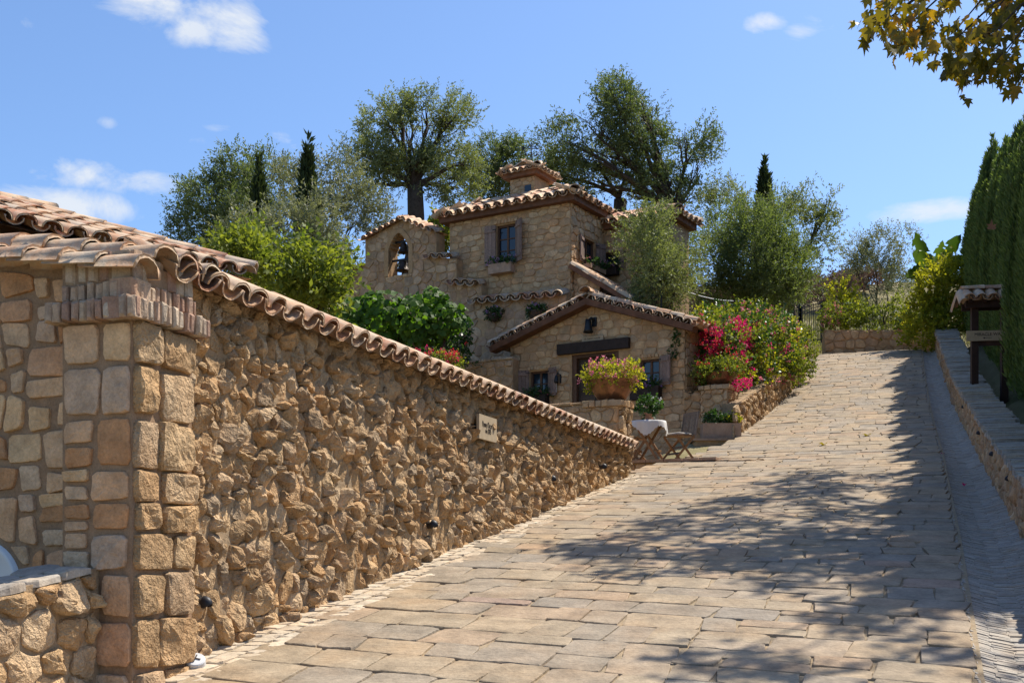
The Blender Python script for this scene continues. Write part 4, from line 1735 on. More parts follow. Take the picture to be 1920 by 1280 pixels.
mb.box((a + b) / 2 - LTF.N * .5, ((b - a).length / 2, .62, .05), (d, LTF.N, nn))
mb.build('fascia', M['fascia'], lt)
L = (b - a).length
for k, off_ in enumerate((.02, -.22, -.46, -.7, -.94)):
    n = 4
    for i in range(n):
        put_tile(lt, a + d * (L * i / n - .02) + nn * (.06 + .01 * (k % 2)) + LTF.N * off_, d, nn, rngH, L / n * 1.2, .125)

# ---------- bell wall with stepped tile copings
BF = TWF.off(.3)
rngB = random.Random(88)
A = BF.at


def bw(px):
    return BF.at(px, 500)[0]


bz = lambda px, py: BF.at(px, py)[1]
bell = thing('bell_wall', BF.p(bw(760), gbase, -.2), 'free standing stone bell gable with a pointed opening and stepped tile copings', 'wall')
bcols = [(bw(636), bz(636, 515)), (bw(685), bz(685, 498)), (bw(685) + .002, bz(685, 450)), (bw(757), bz(757, 411)), (bw(818), bz(818, 436)), (bw(818) + .002, bz(818, 483)), (bw(856), bz(856, 485)),
         (bw(856) + .002, bz(856, 530)), (bw(903), bz(903, 533)), (bw(903) + .002, bz(903, 567)), (bw(1062), bz(1062, 553))]
# pointed arch opening as a run of narrow strips
ow0, ow1 = bw(729), bw(767)
ob, osp, oap = bz(748, 516), bz(748, 466), bz(748, 437)
arch = []
NS = 12
for i in range(NS):
    a, b = ow0 + (ow1 - ow0) * i / NS, ow0 + (ow1 - ow0) * (i + 1) / NS
    k = abs((i + .5) / NS * 2 - 1)
    arch.append((a, b, ob, osp + (oap - osp) * (1 - k ** 1.7)))
BD = .38
wall_core(BF, bcols, gbase, BD, arch).build('wall_core', M['house_mortar'], bell)
cells = rubble_cells(bw(636), bw(1062), gbase + .8, bz(757, 408), .23, 1.25, rngB, .45, 1.0)


def below_top(c):
    p = np.asarray(c)
    cx = centroid(c)[0]
    ws, zs = [q[0] for q in bcols], [q[1] for q in bcols]
    i = int(np.clip(np.searchsorted(ws, cx), 1, len(ws) - 1))
    a, b = (ws[i - 1], zs[i - 1]), (ws[i], zs[i])
    if b[0] - a[0] < .01:
        return []
    c = clip_half(c, *under_line((a[0], a[1] - .02), (b[0], b[1] - .02)))
    if len(c) >= 3 and zs[i] < zs[i - 2 if i > 1 else 0] + 9:
        lo_n = a[0] if (i >= 2 and zs[i - 2] < a[1] - .2) else None
        hi_n = b[0] if (i + 1 < len(zs) and zs[i + 1] < b[1] - .2) else None
        if lo_n is not None:
            c = clip_half(c, -1, 0, -lo_n)
        if hi_n is not None and len(c) >= 3:
            c = clip_half(c, 1, 0, hi_n)
    return c


out = []
for c in cells:
    c = below_top(c)
    if len(c) >= 3:
        for h in ((ow0 - .1, ow1 + .1, ob - .02, osp + .05), (ow0 - .02, ow1 + .02, osp, oap + .12)):
            if len(c) >= 3:
                c = clip_rect_out(c, h)
    if len(c) >= 3:
        c = clip_half(c, -1, 0, -bw(636))
    if len(c) >= 3:
        c = clip_half(c, 1, 0, bw(1062))
    if len(c) >= 3:
        out.append(c)
lay_stones(bell, out, BF.arr, M['bell_stone'], rngB, (.006, .034), 'stone', 300, gap=.007, **SK)
# rendered arch surround
mb = MB()
pts = []
for i in range(17):
    k = -1 + 2 * i / 16
    pts.append(((ow0 + ow1) / 2 + k * (ow1 - ow0) / 2, osp + (oap - osp) * (1 - abs(k) ** 1.7)))
pts = [(ow0, ob)] + pts + [(ow1, ob)]
cx_, cz_ = (ow0 + ow1) / 2, osp
for i in range(len(pts) - 1):
    quad = []
    for q in (pts[i], pts[i + 1]):
        dx_, dz_ = q[0] - cx_, max(q[1] - cz_, 0)
        l_ = math.hypot(dx_, dz_)
        oq = (q[0] + dx_ / l_ * .13, q[1] + dz_ / l_ * .13 if q[1] > cz_ else q[1])
        quad.append((q, oq))
    (a, ao), (b, bo) = quad
    if pts[i][1] < cz_ and pts[i + 1][1] < cz_ - 1:
        continue
    mb.prism([BF.p(*a, .03), BF.p(*ao, .03), BF.p(*bo, .03), BF.p(*b, .03)], [BF.p(*a, -.1), BF.p(*ao, -.02), BF.p(*bo, -.02), BF.p(*b, -.1)])
mb.build('arch_surround', M['house_mortar'], bell)


def coping(a, b, pitch, L, over, rise=.3, r=None, rows=1):
    eave_tiles(bell, BF.p(a[0], a[1] + .03, .02), BF.p(b[0], b[1] + .03, .02), BF.N, pitch, rngB, L, r or pitch * .45, rows, over, rise)


coping((bw(683), bz(683, 450)), (bw(757), bz(757, 410)), .19, .5, .14, .3)
coping((bw(757), bz(757, 410)), (bw(822), bz(822, 437)), .19, .5, .14, .3)
coping((bw(640), bz(640, 512)), (bw(685), bz(685, 499)), .16, .36, .12, .25)
coping((bw(806), bz(806, 482)), (bw(857), bz(857, 482)), .26, .36, .14, .3)
coping((bw(852), bz(852, 531)), (bw(905), bz(905, 534)), .3, .36, .14, .3)
coping((bw(893), bz(893, 565)), (bw(1064), bz(1064, 551)), .33, .44, .2, .35, .14)
mb = MB()
mb.prism([BF.p(bw(683), bz(683, 450) + .06, -.1), BF.p(bw(757), bz(757, 410) + .08, -.1), BF.p(bw(822), bz(822, 437) + .06, -.1)], [BF.p(bw(683), bz(683, 450) + .06, -BD - .1), BF.p(bw(757), bz(757, 410) + .08, -BD - .1), BF.p(bw(822), bz(822, 437) + .06, -BD - .1)])
mb.build('coping_bed', M['tile'], bell)
brick_run(bell, BF, ow0 - .1, ow1 + .1, ob - .07, ob, .03, rngB, .15, .2, M['house'], .004, 'sill_brick')


def hang_bell(cx, cz, r, h, label, yoke):
    c = BF.p(cx, cz, -.16)
    o = thing('bell', (c.x, c.y, c.z - h / 2), label, 'bell')
    mb = MB()
    mb.lathe([(.01, h), (r * .35, h * .98), (r * .5, h * .86), (r * .55, h * .55), (r * .68, h * .25), (r * .95, h * .04), (r, 0), (r * .93, .0), (r * .6, h * .25), (r * .45, h * .8)], (c.x, c.y, c.z - h / 2), 18)
    mb.build('bell_body', M['bronze'], o, smooth=True)
    mb = MB()
    zt = c.z + h / 2
    mb.bar(BF.p(ow0 - .02, zt + .03, -.16), BF.p(ow1 + .02, zt + .03, -.16), .045, .05)
    if yoke:
        mb.tube([BF.p(cx + math.cos(a) * r * 1.05, zt - .12 + math.sin(a) * r * .9, -.2) for a in np.linspace(0, math.pi, 9)], .012, 6)
    mb.build('yoke', M['iron'], o)
    mb = MB()
    mb.tube([(c.x, c.y, c.z), (c.x, c.y, c.z - h / 2 - .03)], .008, 6)
    mb.lathe([(.003, -.03), (.022, -.015), (.022, .012), (.003, .025)], (c.x, c.y, c.z - h / 2 - .03), 8)
    mb.build('clapper', M['iron'], o)


hang_bell(bw(750), bz(750, 462), .165, .26, 'upper dark bronze bell hanging in the bell gable', False)
hang_bell(bw(749), bz(749, 496), .2, .26, 'lower larger bronze bell with a hoop yoke in the gable', True)

# ---------- low garden wall left of the cottage
GF = Face((P(957, 680, 26.9).x, 26.9), HU)
rngQ = random.Random(91)
gw = thing('garden_wall', GF.p(-.6, gbase, -.1), 'low stone garden wall with a brick coping left of the cottage', 'wall')
g0, g1 = GF.at(780, 690)[0], GF.at(962, 680)[0]
gt_ = GF.at(910, 678)[1]
wall_core(GF, [(g0, gt_), (g1, gt_)], TZ - .2, .25).build('wall_core', M['house_mortar'], gw)
cells = rubble_cells(g0, g1, TZ, gt_, .26, 1.3, rngQ)
lay_stones(gw, wcells(GF, cells, [(1, 0, g1), (-1, 0, -g0), (0, 1, gt_ - .02)], []), GF.arr, M['bell_stone'], rngQ, (.012, .04), 'stone', 120, gap=.012, **SK)
brick_run(gw, GF, g0, g1, gt_ + .002, gt_ + .06, .03, rngQ, .2, .24, None, .005, 'coping_brick')

# ---------- pier with copper bowl at the far end of the rubble wall
PX = Face(XY(19.25, -4.62), HU)
rngP = random.Random(93)
pz0, pz1 = float(road_z(19.3, -4.7)) - .3, ZC + (Y0 - 757) * 19.6 / F
pw0 = PX.at(1100, 800)[0]
pw1 = PX.at(1160, 800)[0]
pxr = Face(PX.p(pw1, 0)[:2], (HV.x, HV.y))
ep = thing('stone_pier', PX.p((pw0 + pw1) / 2, pz0, -.25), 'stone pier with brick cap carrying a copper bowl where the rubble wall ends', 'pier')
mb = MB()
mb.box(PX.p((pw0 + pw1) / 2, (pz0 + pz1) / 2, -.23), ((pw1 - pw0) / 2, .23, (pz1 - pz0) / 2), (PX.U, PX.N, UP))
mb.build('pier_core', M['house_mortar'], ep)
lay_stones(ep, wcells(PX, rubble_cells(pw0, pw1, pz0, pz1, .22, 1.4, rngP), [(1, 0, pw1), (-1, 0, -pw0), (0, 1, pz1)], []), PX.arr, M['house'], rngP, (.015, .04), 'stone', 100, gap=.01, **SK)
lay_stones(ep, wcells(pxr, rubble_cells(0, .46, pz0, pz1, .2, 1.0, rngP), [(1, 0, .46), (-1, 0, 0), (0, 1, pz1)], []), pxr.arr, M['rubble'], rngP, (.03, .07), 'stone', 100, gap=.008, **SK)
brick_run(ep, PX, pw0 - .06, pw1 + .06, pz1, pz1 + .11, .06, rngP, .13, .3, M['house'], .005)
brick_run(ep, pxr, -.06, .48, pz1, pz1 + .11, .06, rngP, .13, .3, M['house'], .005)
# low stub wall between that pier and the cottage
SF = Face(PX.p(pw0, 0, -.3)[:2], HU)
s0 = SF.at(1030, 770)[0]
sz = SF.at(1060, 763)[1]
stub = thing('stub_wall', SF.p(s0 / 2, pz0, -.1), 'short low stone wall between the bowl pier and the tile capped wall', 'wall')
wall_core(SF, [(s0, sz), (-.01, sz + .02)], pz0, .25).build('wall_core', M['house_mortar'], stub)
lay_stones(stub, wcells(SF, rubble_cells(s0, 0, pz0 + .5, sz, .2, 1.5, rngP), [(1, 0, -.02), (-1, 0, -s0), (0, 1, sz - .01)], []), SF.arr, M['house'], rngP, (.012, .035), 'stone', 60, gap=.01, **SK)
brick_run(stub, SF, s0, -.02, sz + .022, sz + .07, .02, rngP, .2, .24, M['house'], .005, 'coping_brick')

# ---------- bench wall with the cast planter, flower bed wall and its piers
BNF = Face((P(1303, 820, 24.0).x, 24.0), (1, -.03))
bn1 = BNF.at(1404, 820)[0]
bnz = BNF.at(1350, 823)[1]
bench = thing('bench_wall', BNF.p(bn1 / 2, TZ - .2, -.2), 'low plastered bench wall with a thin clay slab under the planter box', 'wall')
wall_core(BNF, [(0, bnz - .03), (bn1 - .02, bnz - .03)], TZ - .3, .6).build('wall_core', M['house_mortar'], bench)
mb = MB()
mb.prism([BNF.p(-.05, bnz - .03, .05), BNF.p(bn1 - .1, bnz - .03, .05), BNF.p(bn1 + .1, bnz - .03, -.1), BNF.p(bn1 + .1, bnz - .03, -.6), BNF.p(-.05, bnz - .03, -.6)],
         [BNF.p(-.05, bnz + .015, .05), BNF.p(bn1 - .1, bnz + .015, .05), BNF.p(bn1 + .1, bnz + .015, -.1), BNF.p(bn1 + .1, bnz + .015, -.6), BNF.p(-.05, bnz + .015, -.6)])
mb.build('slab', M['limestone'], bench)
pl0, pl1 = BNF.at(1319, 800)[0], BNF.at(1391, 800)[0]
plz = BNF.at(1350, 792)[1]
plt = thing('planter_box', BNF.p((pl0 + pl1) / 2, bnz + .016, -.25), 'rectangular terracotta coloured planter box on the low bench wall', 'planter')
mb = MB()
hb_ = (plz - bnz - .016)
for sgn in (-1, 1):
    mb.box(BNF.p((pl0 + pl1) / 2, bnz + .016 + hb_ / 2, -.27 + sgn * .18), ((pl1 - pl0) / 2, .025, hb_ / 2), (BNF.U, BNF.N, UP))
for w_ in (pl0 + .022, pl1 - .022):
    mb.box(BNF.p(w_, bnz + .016 + hb_ / 2, -.27), (.02, .155, hb_ / 2 - .001), (BNF.U, BNF.N, UP))
mb.build('box', M['limestone'], plt)
q = MB()
q.box(BNF.p((pl0 + pl1) / 2, bnz + hb_ - .05, -.27), ((pl1 - pl0) / 2 - .045, .15, .02), (BNF.U, BNF.N, UP))
q.build('soil', M['earth'], plt)
PLANTER = (BNF, pl0, pl1, plz)

fa, fb = P(1385, 820, 24.4), P(1484, 735, 29.8)
FBF = Face((fa.x, fa.y), (fb.x - fa.x, fb.y - fa.y))
fbL = math.hypot(fb.x - fa.x, fb.y - fa.y)
rngF = random.Random(97)
bed = thing('flower_bed_wall', FBF.p(fbL / 2, fa.z - .2, -.2), 'sunlit rubble wall holding the flower bed along the upper lane', 'wall')
ftop = lambda w: fa.z + .72 + (fb.z - fa.z) * w / fbL


def fbot(w):
    q = FBF.p(w, 0)
    s, t = ST(q.x, q.y)
    return float(road_z(s, t)) - .2


wall_core(FBF, [(0, ftop(0)), (fbL + 1.4, ftop(fbL + 1.4))], fbot, .35).build('wall_core', M['rubble_mortar'], bed)
cells = rubble_cells(0, fbL + 1.4, fa.z - .2, ftop(fbL + 1.4), .18, 1.0, rngF, .5, 1.2, lambda x, y: fbot(x) < y < ftop(x) + .1)
lay_stones(bed, wcells(FBF, cells, [under_line((0, ftop(0) - .01), (fbL, ftop(fbL) - .01))], []), FBF.arr, M['rubble'], rngF, (.02, .08), 'stone', 220, n=10, radii=(1, .97, .85, .45), prof=(None, .5, .92, 1), rough=.12, facets=3, tilt=1.0, gap=.005, sink=.03, wob=.06)
# earth in the bed
mb = MB()
mb.prism([FBF.p(.7, ftop(.7) - .12, -.3), FBF.p(fbL + 1.4, ftop(fbL + 1.4) - .12, -.3), FBF.p(fbL + 1.4, ftop(fbL + 1.4) + .1, -1.5), FBF.p(.7, ftop(.7) + .1, -1.5)], [FBF.p(.7, TZ, -.3), FBF.p(fbL + 1.4, TZ, -.3), FBF.p(fbL + 1.4, TZ, -1.5), FBF.p(.7, TZ, -1.5)])
mb.build('soil', M['earth'], bed)
KF = Face((P(1281, 735, 25.0).x, 25.02), (1, -.12))
k1 = KF.at(1326, 735)[0]
kz = KF.at(1300, 738)[1]
knee = thing('knee_wall', KF.p(k1 / 2, TZ, -.1), 'short rough stone wall between the cottage corner and the bowl pier', 'wall')
wall_core(KF, [(0, kz), (k1, kz)], TZ - .1, .2).build('wall_core', M['house_mortar'], knee)
lay_stones(knee, wcells(KF, rubble_cells(0, k1, TZ, kz + .1, .22, 1.2, rngF), [(1, 0, k1), (-1, 0, 0), (0, 1, kz + .05)], []), KF.arr, M['house'], rngF, (.015, .04), 'stone', 60, gap=.01, **SK)


def square_pier(c, half, z0, z1, label, rng, mat, rot=HU):
    fc = Face(c, rot)
    o = thing('stone_pier', (c[0], c[1], z0), label, 'pier')
    mb = MB()
    mb.box((c[0], c[1], (z0 + z1) / 2), (half, half, (z1 - z0) / 2), (fc.U, fc.N, UP))
    mb.build('pier_core', M['house_mortar'], o)
    f1 = Face(fc.p(0, 0, half)[:2], rot)
    f2 = Face(fc.p(half, 0, 0)[:2], (-fc.n[0], -fc.n[1]))
    for f, m_ in ((f1, M['house']), (f2, mat)):
        lay_stones(o, wcells(f, rubble_cells(-half, half, z0, z1, .2, 1.4, rng), [(1, 0, half), (-1, 0, half), (0, 1, z1)], []), f.arr, m_, rng, (.012, .035), 'stone', 60, gap=.01, **SK)
        brick_run(o, f, -half - .05, half + .05, z1 + .001, z1 + .09, .05, rng, .15, .3, M['house'], .005)
    return o


bp = P(1349, 760, 24.95)
square_pier((bp.x, bp.y), .3, TZ - .1, ZC + (Y0 - 730) * 24.7 / F, 'stone pier carrying the copper bowl right of the cottage', rngF, M['rubble'])
bp2 = P(1482, 690, 30.8)
square_pier((bp2.x, bp2.y), .28, bp2.z - 1.2, ZC + (Y0 - 660) * 30.6 / F, 'farther stone pier carrying an overflowing geranium pot by the lane', rngF, M['rubble'])

# ---------- tiled roof of the building behind the left wall
rdn = Vector((.755, -.656, 0))
ral = Vector((-.656, -.755, 0))                # along the eave towards the viewer
rcn = P(474, 514, 14.0)                        # far right corner of the eave
rngZ = random.Random(101)
br = thing('tiled_roof_building', (rcn.x - 2.5, rcn.y - 1.5, float(ground_z(rcn.x - 2.5, rcn.y + 1.5))), 'building with a shallow barrel tile roof behind the tile capped wall', 'building')
pit = math.tan(math.radians(20))
axr = (rdn - UP * pit).normalized()
upr = ral.cross(axr)
upr = upr if upr.z > 0 else -upr
RL, RW = 5.6, 2.0
rise_ = UP * (pit * RW)
e0, e1 = rcn, rcn + ral * RL
g0_, g1_ = rcn - rdn * RW + ral * RW + rise_, rcn + ral * RL - rdn * RW + rise_
hb0 = rcn - rdn * 2 * RW
mb = MB()
lo3 = upr * .06
mb.add([list(v - lo3) for v in (e0, e1, g1_, g0_, hb0, hb0 + ral * RL)], [[0, 1, 2, 3], [0, 3, 4], [3, 2, 5, 4]])
mb.add([list(v - lo3 - UP * .1) for v in (e0, e1, hb0 + ral * RL, hb0)], [[0, 1, 2, 3]])
mb.build('roof_slope', M['tile'], br)
n = int(RL / .27)
for i in range(n):
    k = .13 + .27 * i
    m_ = max(1, int(min(RW, k + .3) / math.cos(math.radians(20)) / .36))
    for q in range(m_):
        c = rcn + ral * k - axr * (.47 - .1 + .36 * q) + upr * (.01 + .01 * q + rngZ.uniform(-.008, .008))
        put_tile(br, c, axr, upr, rngZ, .47, .125)
        put_tile(br, c + ral * .135 + upr * .04, axr, upr, rngZ, .47, .105, True)
hd = (e0 - g0_).normalized()
Lh = (e0 - g0_).length
for i in range(8):
    put_tile(br, g0_ + hd * (Lh * i / 8 - .05) + UP * .06, hd, UP, rngZ, .45, .13)
for i in range(10):
    put_tile(br, g0_ + ral * (.36 * i - .1) + UP * .08, -ral, UP, rngZ, .46, .13)
mb = MB()
b0 = rcn - rdn * .45 + ral * .3 - UP * .16
bs = (b0, b0 - rdn * 3, b0 - rdn * 3 + ral * 5, b0 + ral * 5)
mb.prism(bs, [Vector((v.x, v.y, ZC - 1.5)) for v in bs])
mb.build('wall_core', M['house_mortar'], br)

# ------------------------------------------------------------------ vegetation
def unit(v):
    return v / (np.linalg.norm(v, axis=-1, keepdims=True) + 1e-9)


def leaf_quads(Pn, D, S, L, W):
    """diamond leaves: base point, direction, side vector, length, half width"""
    n = len(Pn)
    L = np.broadcast_to(L, (n,))[:, None]
    W = np.broadcast_to(W, (n,))[:, None]
    A = Pn
    B = Pn + D * L * .45 + S * W
    C = Pn + D * L
    E = Pn + D * L * .45 - S * W
    V = np.stack([A, B, C, E], 1).reshape(-1, 3)
    Fq = np.arange(4 * n).reshape(n, 4)
    return V, Fq


def sprigs(centers, axes, nr, leaves=12, length=.35, L=.08, W=.013, spread=.75, droop=0.0):
    """leaves in a spiral along short twigs"""
    m = len(centers)
    k = np.tile(np.linspace(.1, 1, leaves), m)
    C = np.repeat(centers, leaves, 0)
    A = np.repeat(axes, leaves, 0)
    ln = np.repeat(length * nr.uniform(.6, 1.3, m), leaves)
    pos = C + A * (k * ln)[:, None]
    pos[:, 2] -= droop * (k * ln) ** 2 * 3
    rnd = unit(nr.normal(0, 1, (m * leaves, 3)))
    side = unit(np.cross(A, rnd))
    D = unit(A * (1 - spread * .5) + side * spread + nr.normal(0, .15, (m * leaves, 3)))
    S = unit(np.cross(D, unit(nr.normal(0, 1, (m * leaves, 3)))))
    sc = nr.uniform(.7, 1.25, m * leaves)
    return leaf_quads(pos, D, S, L * sc, W * sc)


def blob_points(blobs, n, nr, shell=.55, lump=.3):
    """points spread through ellipsoids with an uneven, lumpy shell; returns points and outward directions"""
    vol = np.array([b[3] * b[4] * b[5] for b in blobs]) ** .75
    cnt = nr.multinomial(n, vol / vol.sum())
    P_, D_ = [], []
    for b, m in zip(blobs, cnt):
        d = unit(nr.normal(0, 1, (m, 3)))
        r = nr.uniform(0, 1, m) ** (1 / 3.0)
        r = shell + (1 - shell) * r
        w = nr.normal(0, 2.6, (5, 3))
        ph = nr.uniform(0, 6.3, 5)
        r = r * (1 + lump * np.sin(d @ w.T + ph).sum(1) / 2.2)
        P_.append(np.array(b[:3]) + d * r[:, None] * np.array(b[3:6]))
        D_.append(d)
    return np.concatenate(P_), np.concatenate(D_)


def px_blob(px, py, rx, ry, Y, depth=None):
    c = P(px, py, Y)
    s = Y / F
    return (c.x, c.y, c.z, rx * s, (depth if depth else rx * s * .9), ry * s)


def limb_mesh(mb, a, b, r0, r1, nr, n=6, wig=.08, sides=7):
    a, b = np.array(a, float), np.array(b, float)
    L = np.linalg.norm(b - a)
    pts, rad = [], []
    off = np.zeros(3)
    for i in range(n):
        k = i / (n - 1)
        if 0 < i:
            off = off + nr.normal(0, wig * L / n, 3)
        pts.append(a + (b - a) * k + off * (1 if i < n - 1 else .6) + np.array([0, 0, .06 * L * math.sin(k * math.pi)]))
        rad.append(r0 + (r1 - r0) * k)
    mb.tube(pts, rad, sides)
    return pts


def tree(name, label, cat, base, blobs, mat, seed, n_sprig=1600, leaves=13, length=.4, L=.085, W=.013, trunk_r=.16, fork=None, bark='bark', shell=.45, group=None, upb=.35, spread=.75, limbs=True, droop=0.0, lump=.3, gap=None):
    nr = np.random.default_rng(seed)
    base = Vector(base)
    o = thing(name, base, label, cat, group)
    mb = MB()
    blobs = list(blobs)
    cen = np.array([b[:3] for b in blobs])
    fk = np.array(fork if fork is not None else (base.x * .6 + cen[:, 0].mean() * .4, base.y, base.z + (cen[:, 2].min() - base.z) * .6))
    pts = limb_mesh(mb, (base.x, base.y, base.z - .2), fk, trunk_r * 1.25, trunk_r * .85, nr, 7, .05, 10)
    mb.build('trunk', M[bark], o, smooth=True)
    if limbs:
        lb = MB()
        for b in blobs:
            e = np.array(b[:3]) + np.array([0, 0, -.1 * b[5]])
            ps = limb_mesh(lb, fk, e, trunk_r * .34, trunk_r * .07, nr, 8, .16)
            for _ in range(6):
                st = np.array(ps[nr.integers(3, 7)])
                d = unit(nr.normal(0, 1, 3) + np.array([0, 0, .5]))
                limb_mesh(lb, st, np.array(b[:3]) + d * np.array(b[3:6]) * .6, trunk_r * .09, trunk_r * .025, nr, 5, .16, 5)
        lb.build('limbs', M[bark], o, smooth=True)
    C, D = blob_points(blobs, n_sprig, nr, shell, lump)
    if gap is not None:
        w = nr.normal(0, gap, (6, 3))
        ph = nr.uniform(0, 6.3, 6)
        f = np.sin((C - cen.mean(0)) @ w.T + ph).sum(1)
        keep = f > (-.2 if gap >= 3 else -.9)
        C, D = C[keep], D[keep]
    ax = unit(D * .8 + np.array([0, 0, upb]) + nr.normal(0, .45, D.shape))
    V, Fq = sprigs(C, ax, nr, leaves, length, L, W, spread, droop)
    mk('crown', V, Fq, M[mat], o)
    return o


def gz_at(x, y):
    return float(ground_z(x, y))


def base_at(px, Y):
    x = (px - 960) * Y / F
    return (x, Y, gz_at(x, Y))


B = px_blob
tree('olive_tree', 'wide olive tree at the left edge of the grove behind the tiled roof', 'tree', base_at(430, 34), [B(420, 400, 70, 75, 34), B(375, 440, 45, 45, 34), B(450, 330, 42, 45, 34), B(385, 370, 35, 40, 34.5), B(455, 430, 50, 60, 33), B(500, 330, 35, 40, 36)], 'olive_dark', 1, 3000, 13, .42, .1, .018, .16, gap=2.6)
tree('olive_tree', 'dense silvery olive left of the bell gable', 'tree', base_at(590, 34.5), [B(640, 420, 80, 75, 34.5), B(560, 460, 75, 60, 30.8), B(690, 400, 40, 60, 34.5), B(610, 350, 60, 55, 35), B(520, 420, 55, 70, 35), B(660, 480, 60, 40, 34), B(545, 360, 45, 50, 35), B(465, 460, 50, 50, 30.5), B(500, 440, 45, 40, 31), B(600, 420, 40, 50, 31)], 'olive_grey', 2, 5200, 13, .42, .095, .017, .16, gap=2.0)
fkA = P(775, 350, 38)
tree('olive_tree', 'tall olive with a thick forked trunk behind the bell gable', 'tree', base_at(768, 38), [B(720, 230, 50, 42, 38), B(800, 215, 55, 35, 38.4), B(850, 225, 38, 35, 38), B(690, 290, 40, 38, 37.6), B(840, 290, 52, 45, 38.6), B(770, 270, 50, 40, 37.8), B(700, 350, 30, 30, 38), B(850, 350, 48, 42, 38), B(740, 195, 26, 22, 38), B(885, 310, 22, 30, 38), B(775, 310, 45, 35, 37.6), B(770, 225, 40, 35, 38.2), B(720, 310, 35, 35, 38.3)], 'olive', 3, 5600, 12, .42, .1, .018, .3, fork=fkA, gap=3.2, shell=.2)
tree('olive_tree', 'dark bushy olive just left of the roof lantern', 'tree', base_at(940, 41), [B(935, 320, 40, 50, 41), B(960, 300, 30, 40, 41), B(915, 350, 30, 35, 41)], 'olive_dark', 4, 1300, 13, .42, .1, .018, .16)
fkB = P(1265, 395, 39)
tree('olive_tree', 'largest spreading olive tree behind the tower house roof', 'tree', base_at(1262, 39), [B(1110, 225, 60, 45, 39), B(1165, 195, 45, 40, 39.4), B(1060, 270, 40, 42, 39), B(1200, 240, 50, 45, 39), B(1290, 270, 50, 45, 39), B(1310, 320, 32, 45, 38.6), B(1230, 300, 60, 42, 39.5), B(1140, 290, 55, 40, 39.2), B(1050, 320, 40, 40, 40), B(1100, 350, 50, 35, 40), B(1290, 370, 40, 30, 39), B(1180, 360, 40, 30, 39.5), B(1150, 165, 22, 20, 39), B(1250, 345, 45, 35, 39), B(1210, 200, 26, 28, 39)], 'olive_dark', 5, 7400, 12, .42, .1, .019, .3, fork=fkB, gap=3.2, shell=.2)
tree('olive_tree', 'second stem olive rising behind the hipped roof', 'tree', base_at(1155, 40), [B(1120, 300, 40, 40, 40), B(1175, 320, 35, 40, 40), B(1030, 330, 30, 40, 40.5)], 'olive', 6, 900, 12, .42, .1, .018, .26, fork=P(1160, 370, 40), gap=2.9, shell=.3)
tree('olive_tree', 'small round olive in front of the house wing', 'tree', base_at(1236, 27.2), [B(1240, 470, 58, 60, 27.2, 1.0), B(1215, 510, 42, 60, 27, .9), B(1275, 500, 38, 60, 27.4, .9), B(1240, 545, 52, 45, 27, .9), B(1225, 430, 40, 30, 27.4, .8)], 'olive', 7, 2600, 13, .36, .075, .013, .09, gap=2.9, shell=.35)
tree('olive_tree', 'broad bright green olive above the flower bed', 'tree', base_at(1412, 33), [B(1400, 490, 78, 65, 33), B(1340, 500, 45, 65, 33), B(1470, 500, 50, 60, 33), B(1420, 430, 65, 45, 33.4), B(1350, 430, 45, 50, 34), B(1440, 545, 60, 45, 32.6), B(1500, 520, 28, 40, 33), B(1370, 550, 45, 35, 33)], 'olive_green', 8, 4200, 13, .42, .085, .015, .12, shell=.3, upb=.7, gap=2.0)
tree('olive_tree', 'loose olive behind the tall cypress right of the broad green one', 'tree', base_at(1490, 39), [B(1500, 420, 45, 50, 39), B(1540, 400, 24, 40, 39), B(1530, 450, 35, 40, 39), B(1470, 400, 35, 35, 39), B(1360, 390, 45, 40, 39.5), B(1330, 410, 35, 40, 40), B(1555, 380, 12, 25, 39)], 'olive', 9, 1900, 12, .42, .1, .018, .14, shell=.3, gap=3.1)
tree('olive_tree', 'young feathery olive at the top right of the lane', 'tree', base_at(1655, 40.5), [B(1640, 540, 45, 60, 40.5), B(1680, 560, 38, 45, 40.5), B(1620, 510, 28, 40, 40.5), B(1600, 480, 20, 30, 40.5), B(1650, 470, 30, 40, 40.5), B(1700, 470, 18, 40, 41), B(1660, 600, 50, 25, 40.5)], 'olive_grey', 10, 1900, 12, .45, .09, .015, .09, shell=.3, upb=.8, gap=2.6)
tree('citrus_tree', 'bright yellow green citrus bush behind the tile capped wall', 'tree', base_at(560, 17), [B(560, 520, 62, 45, 17), B(520, 500, 45, 40, 17), B(605, 545, 40, 50, 16.6), B(570, 570, 70, 35, 16.5), B(480, 490, 35, 30, 17.4), B(615, 500, 22, 35, 17)], 'citrus', 11, 760, 11, .42, .1, .024, .07, shell=.25, upb=1.1, spread=.85, gap=3.0, lump=.45)
tree('leafy_shrub', 'low bright shrub at the corner of the tiled roof', 'shrub', base_at(440, 16), [B(435, 470, 30, 18, 16), B(470, 490, 30, 20, 16)], 'citrus', 12, 220, 10, .25, .085, .022, .04, shell=.3)
tree('golden_shrub', 'tall yellow green shrub beside the cypress hedge at the lane top', 'shrub', base_at(1757, 35), [B(1760, 545, 38, 45, 35), B(1735, 590, 38, 40, 35), B(1775, 600, 32, 42, 34.6), B(1780, 520, 28, 30, 35.4), B(1745, 625, 40, 22, 34.5)], 'gold_leaf', 13, 1000, 10, .32, .11, .03, .06, shell=.3, upb=.6)
tree('leafy_shrub', 'olive green shrub with orange tips beside the iron gate', 'shrub', base_at(1575, 39.5), [B(1578, 560, 22, 30, 39.5), B(1590, 590, 25, 25, 39.5)], 'gold_leaf', 14, 300, 9, .3, .1, .028, .04, shell=.3)
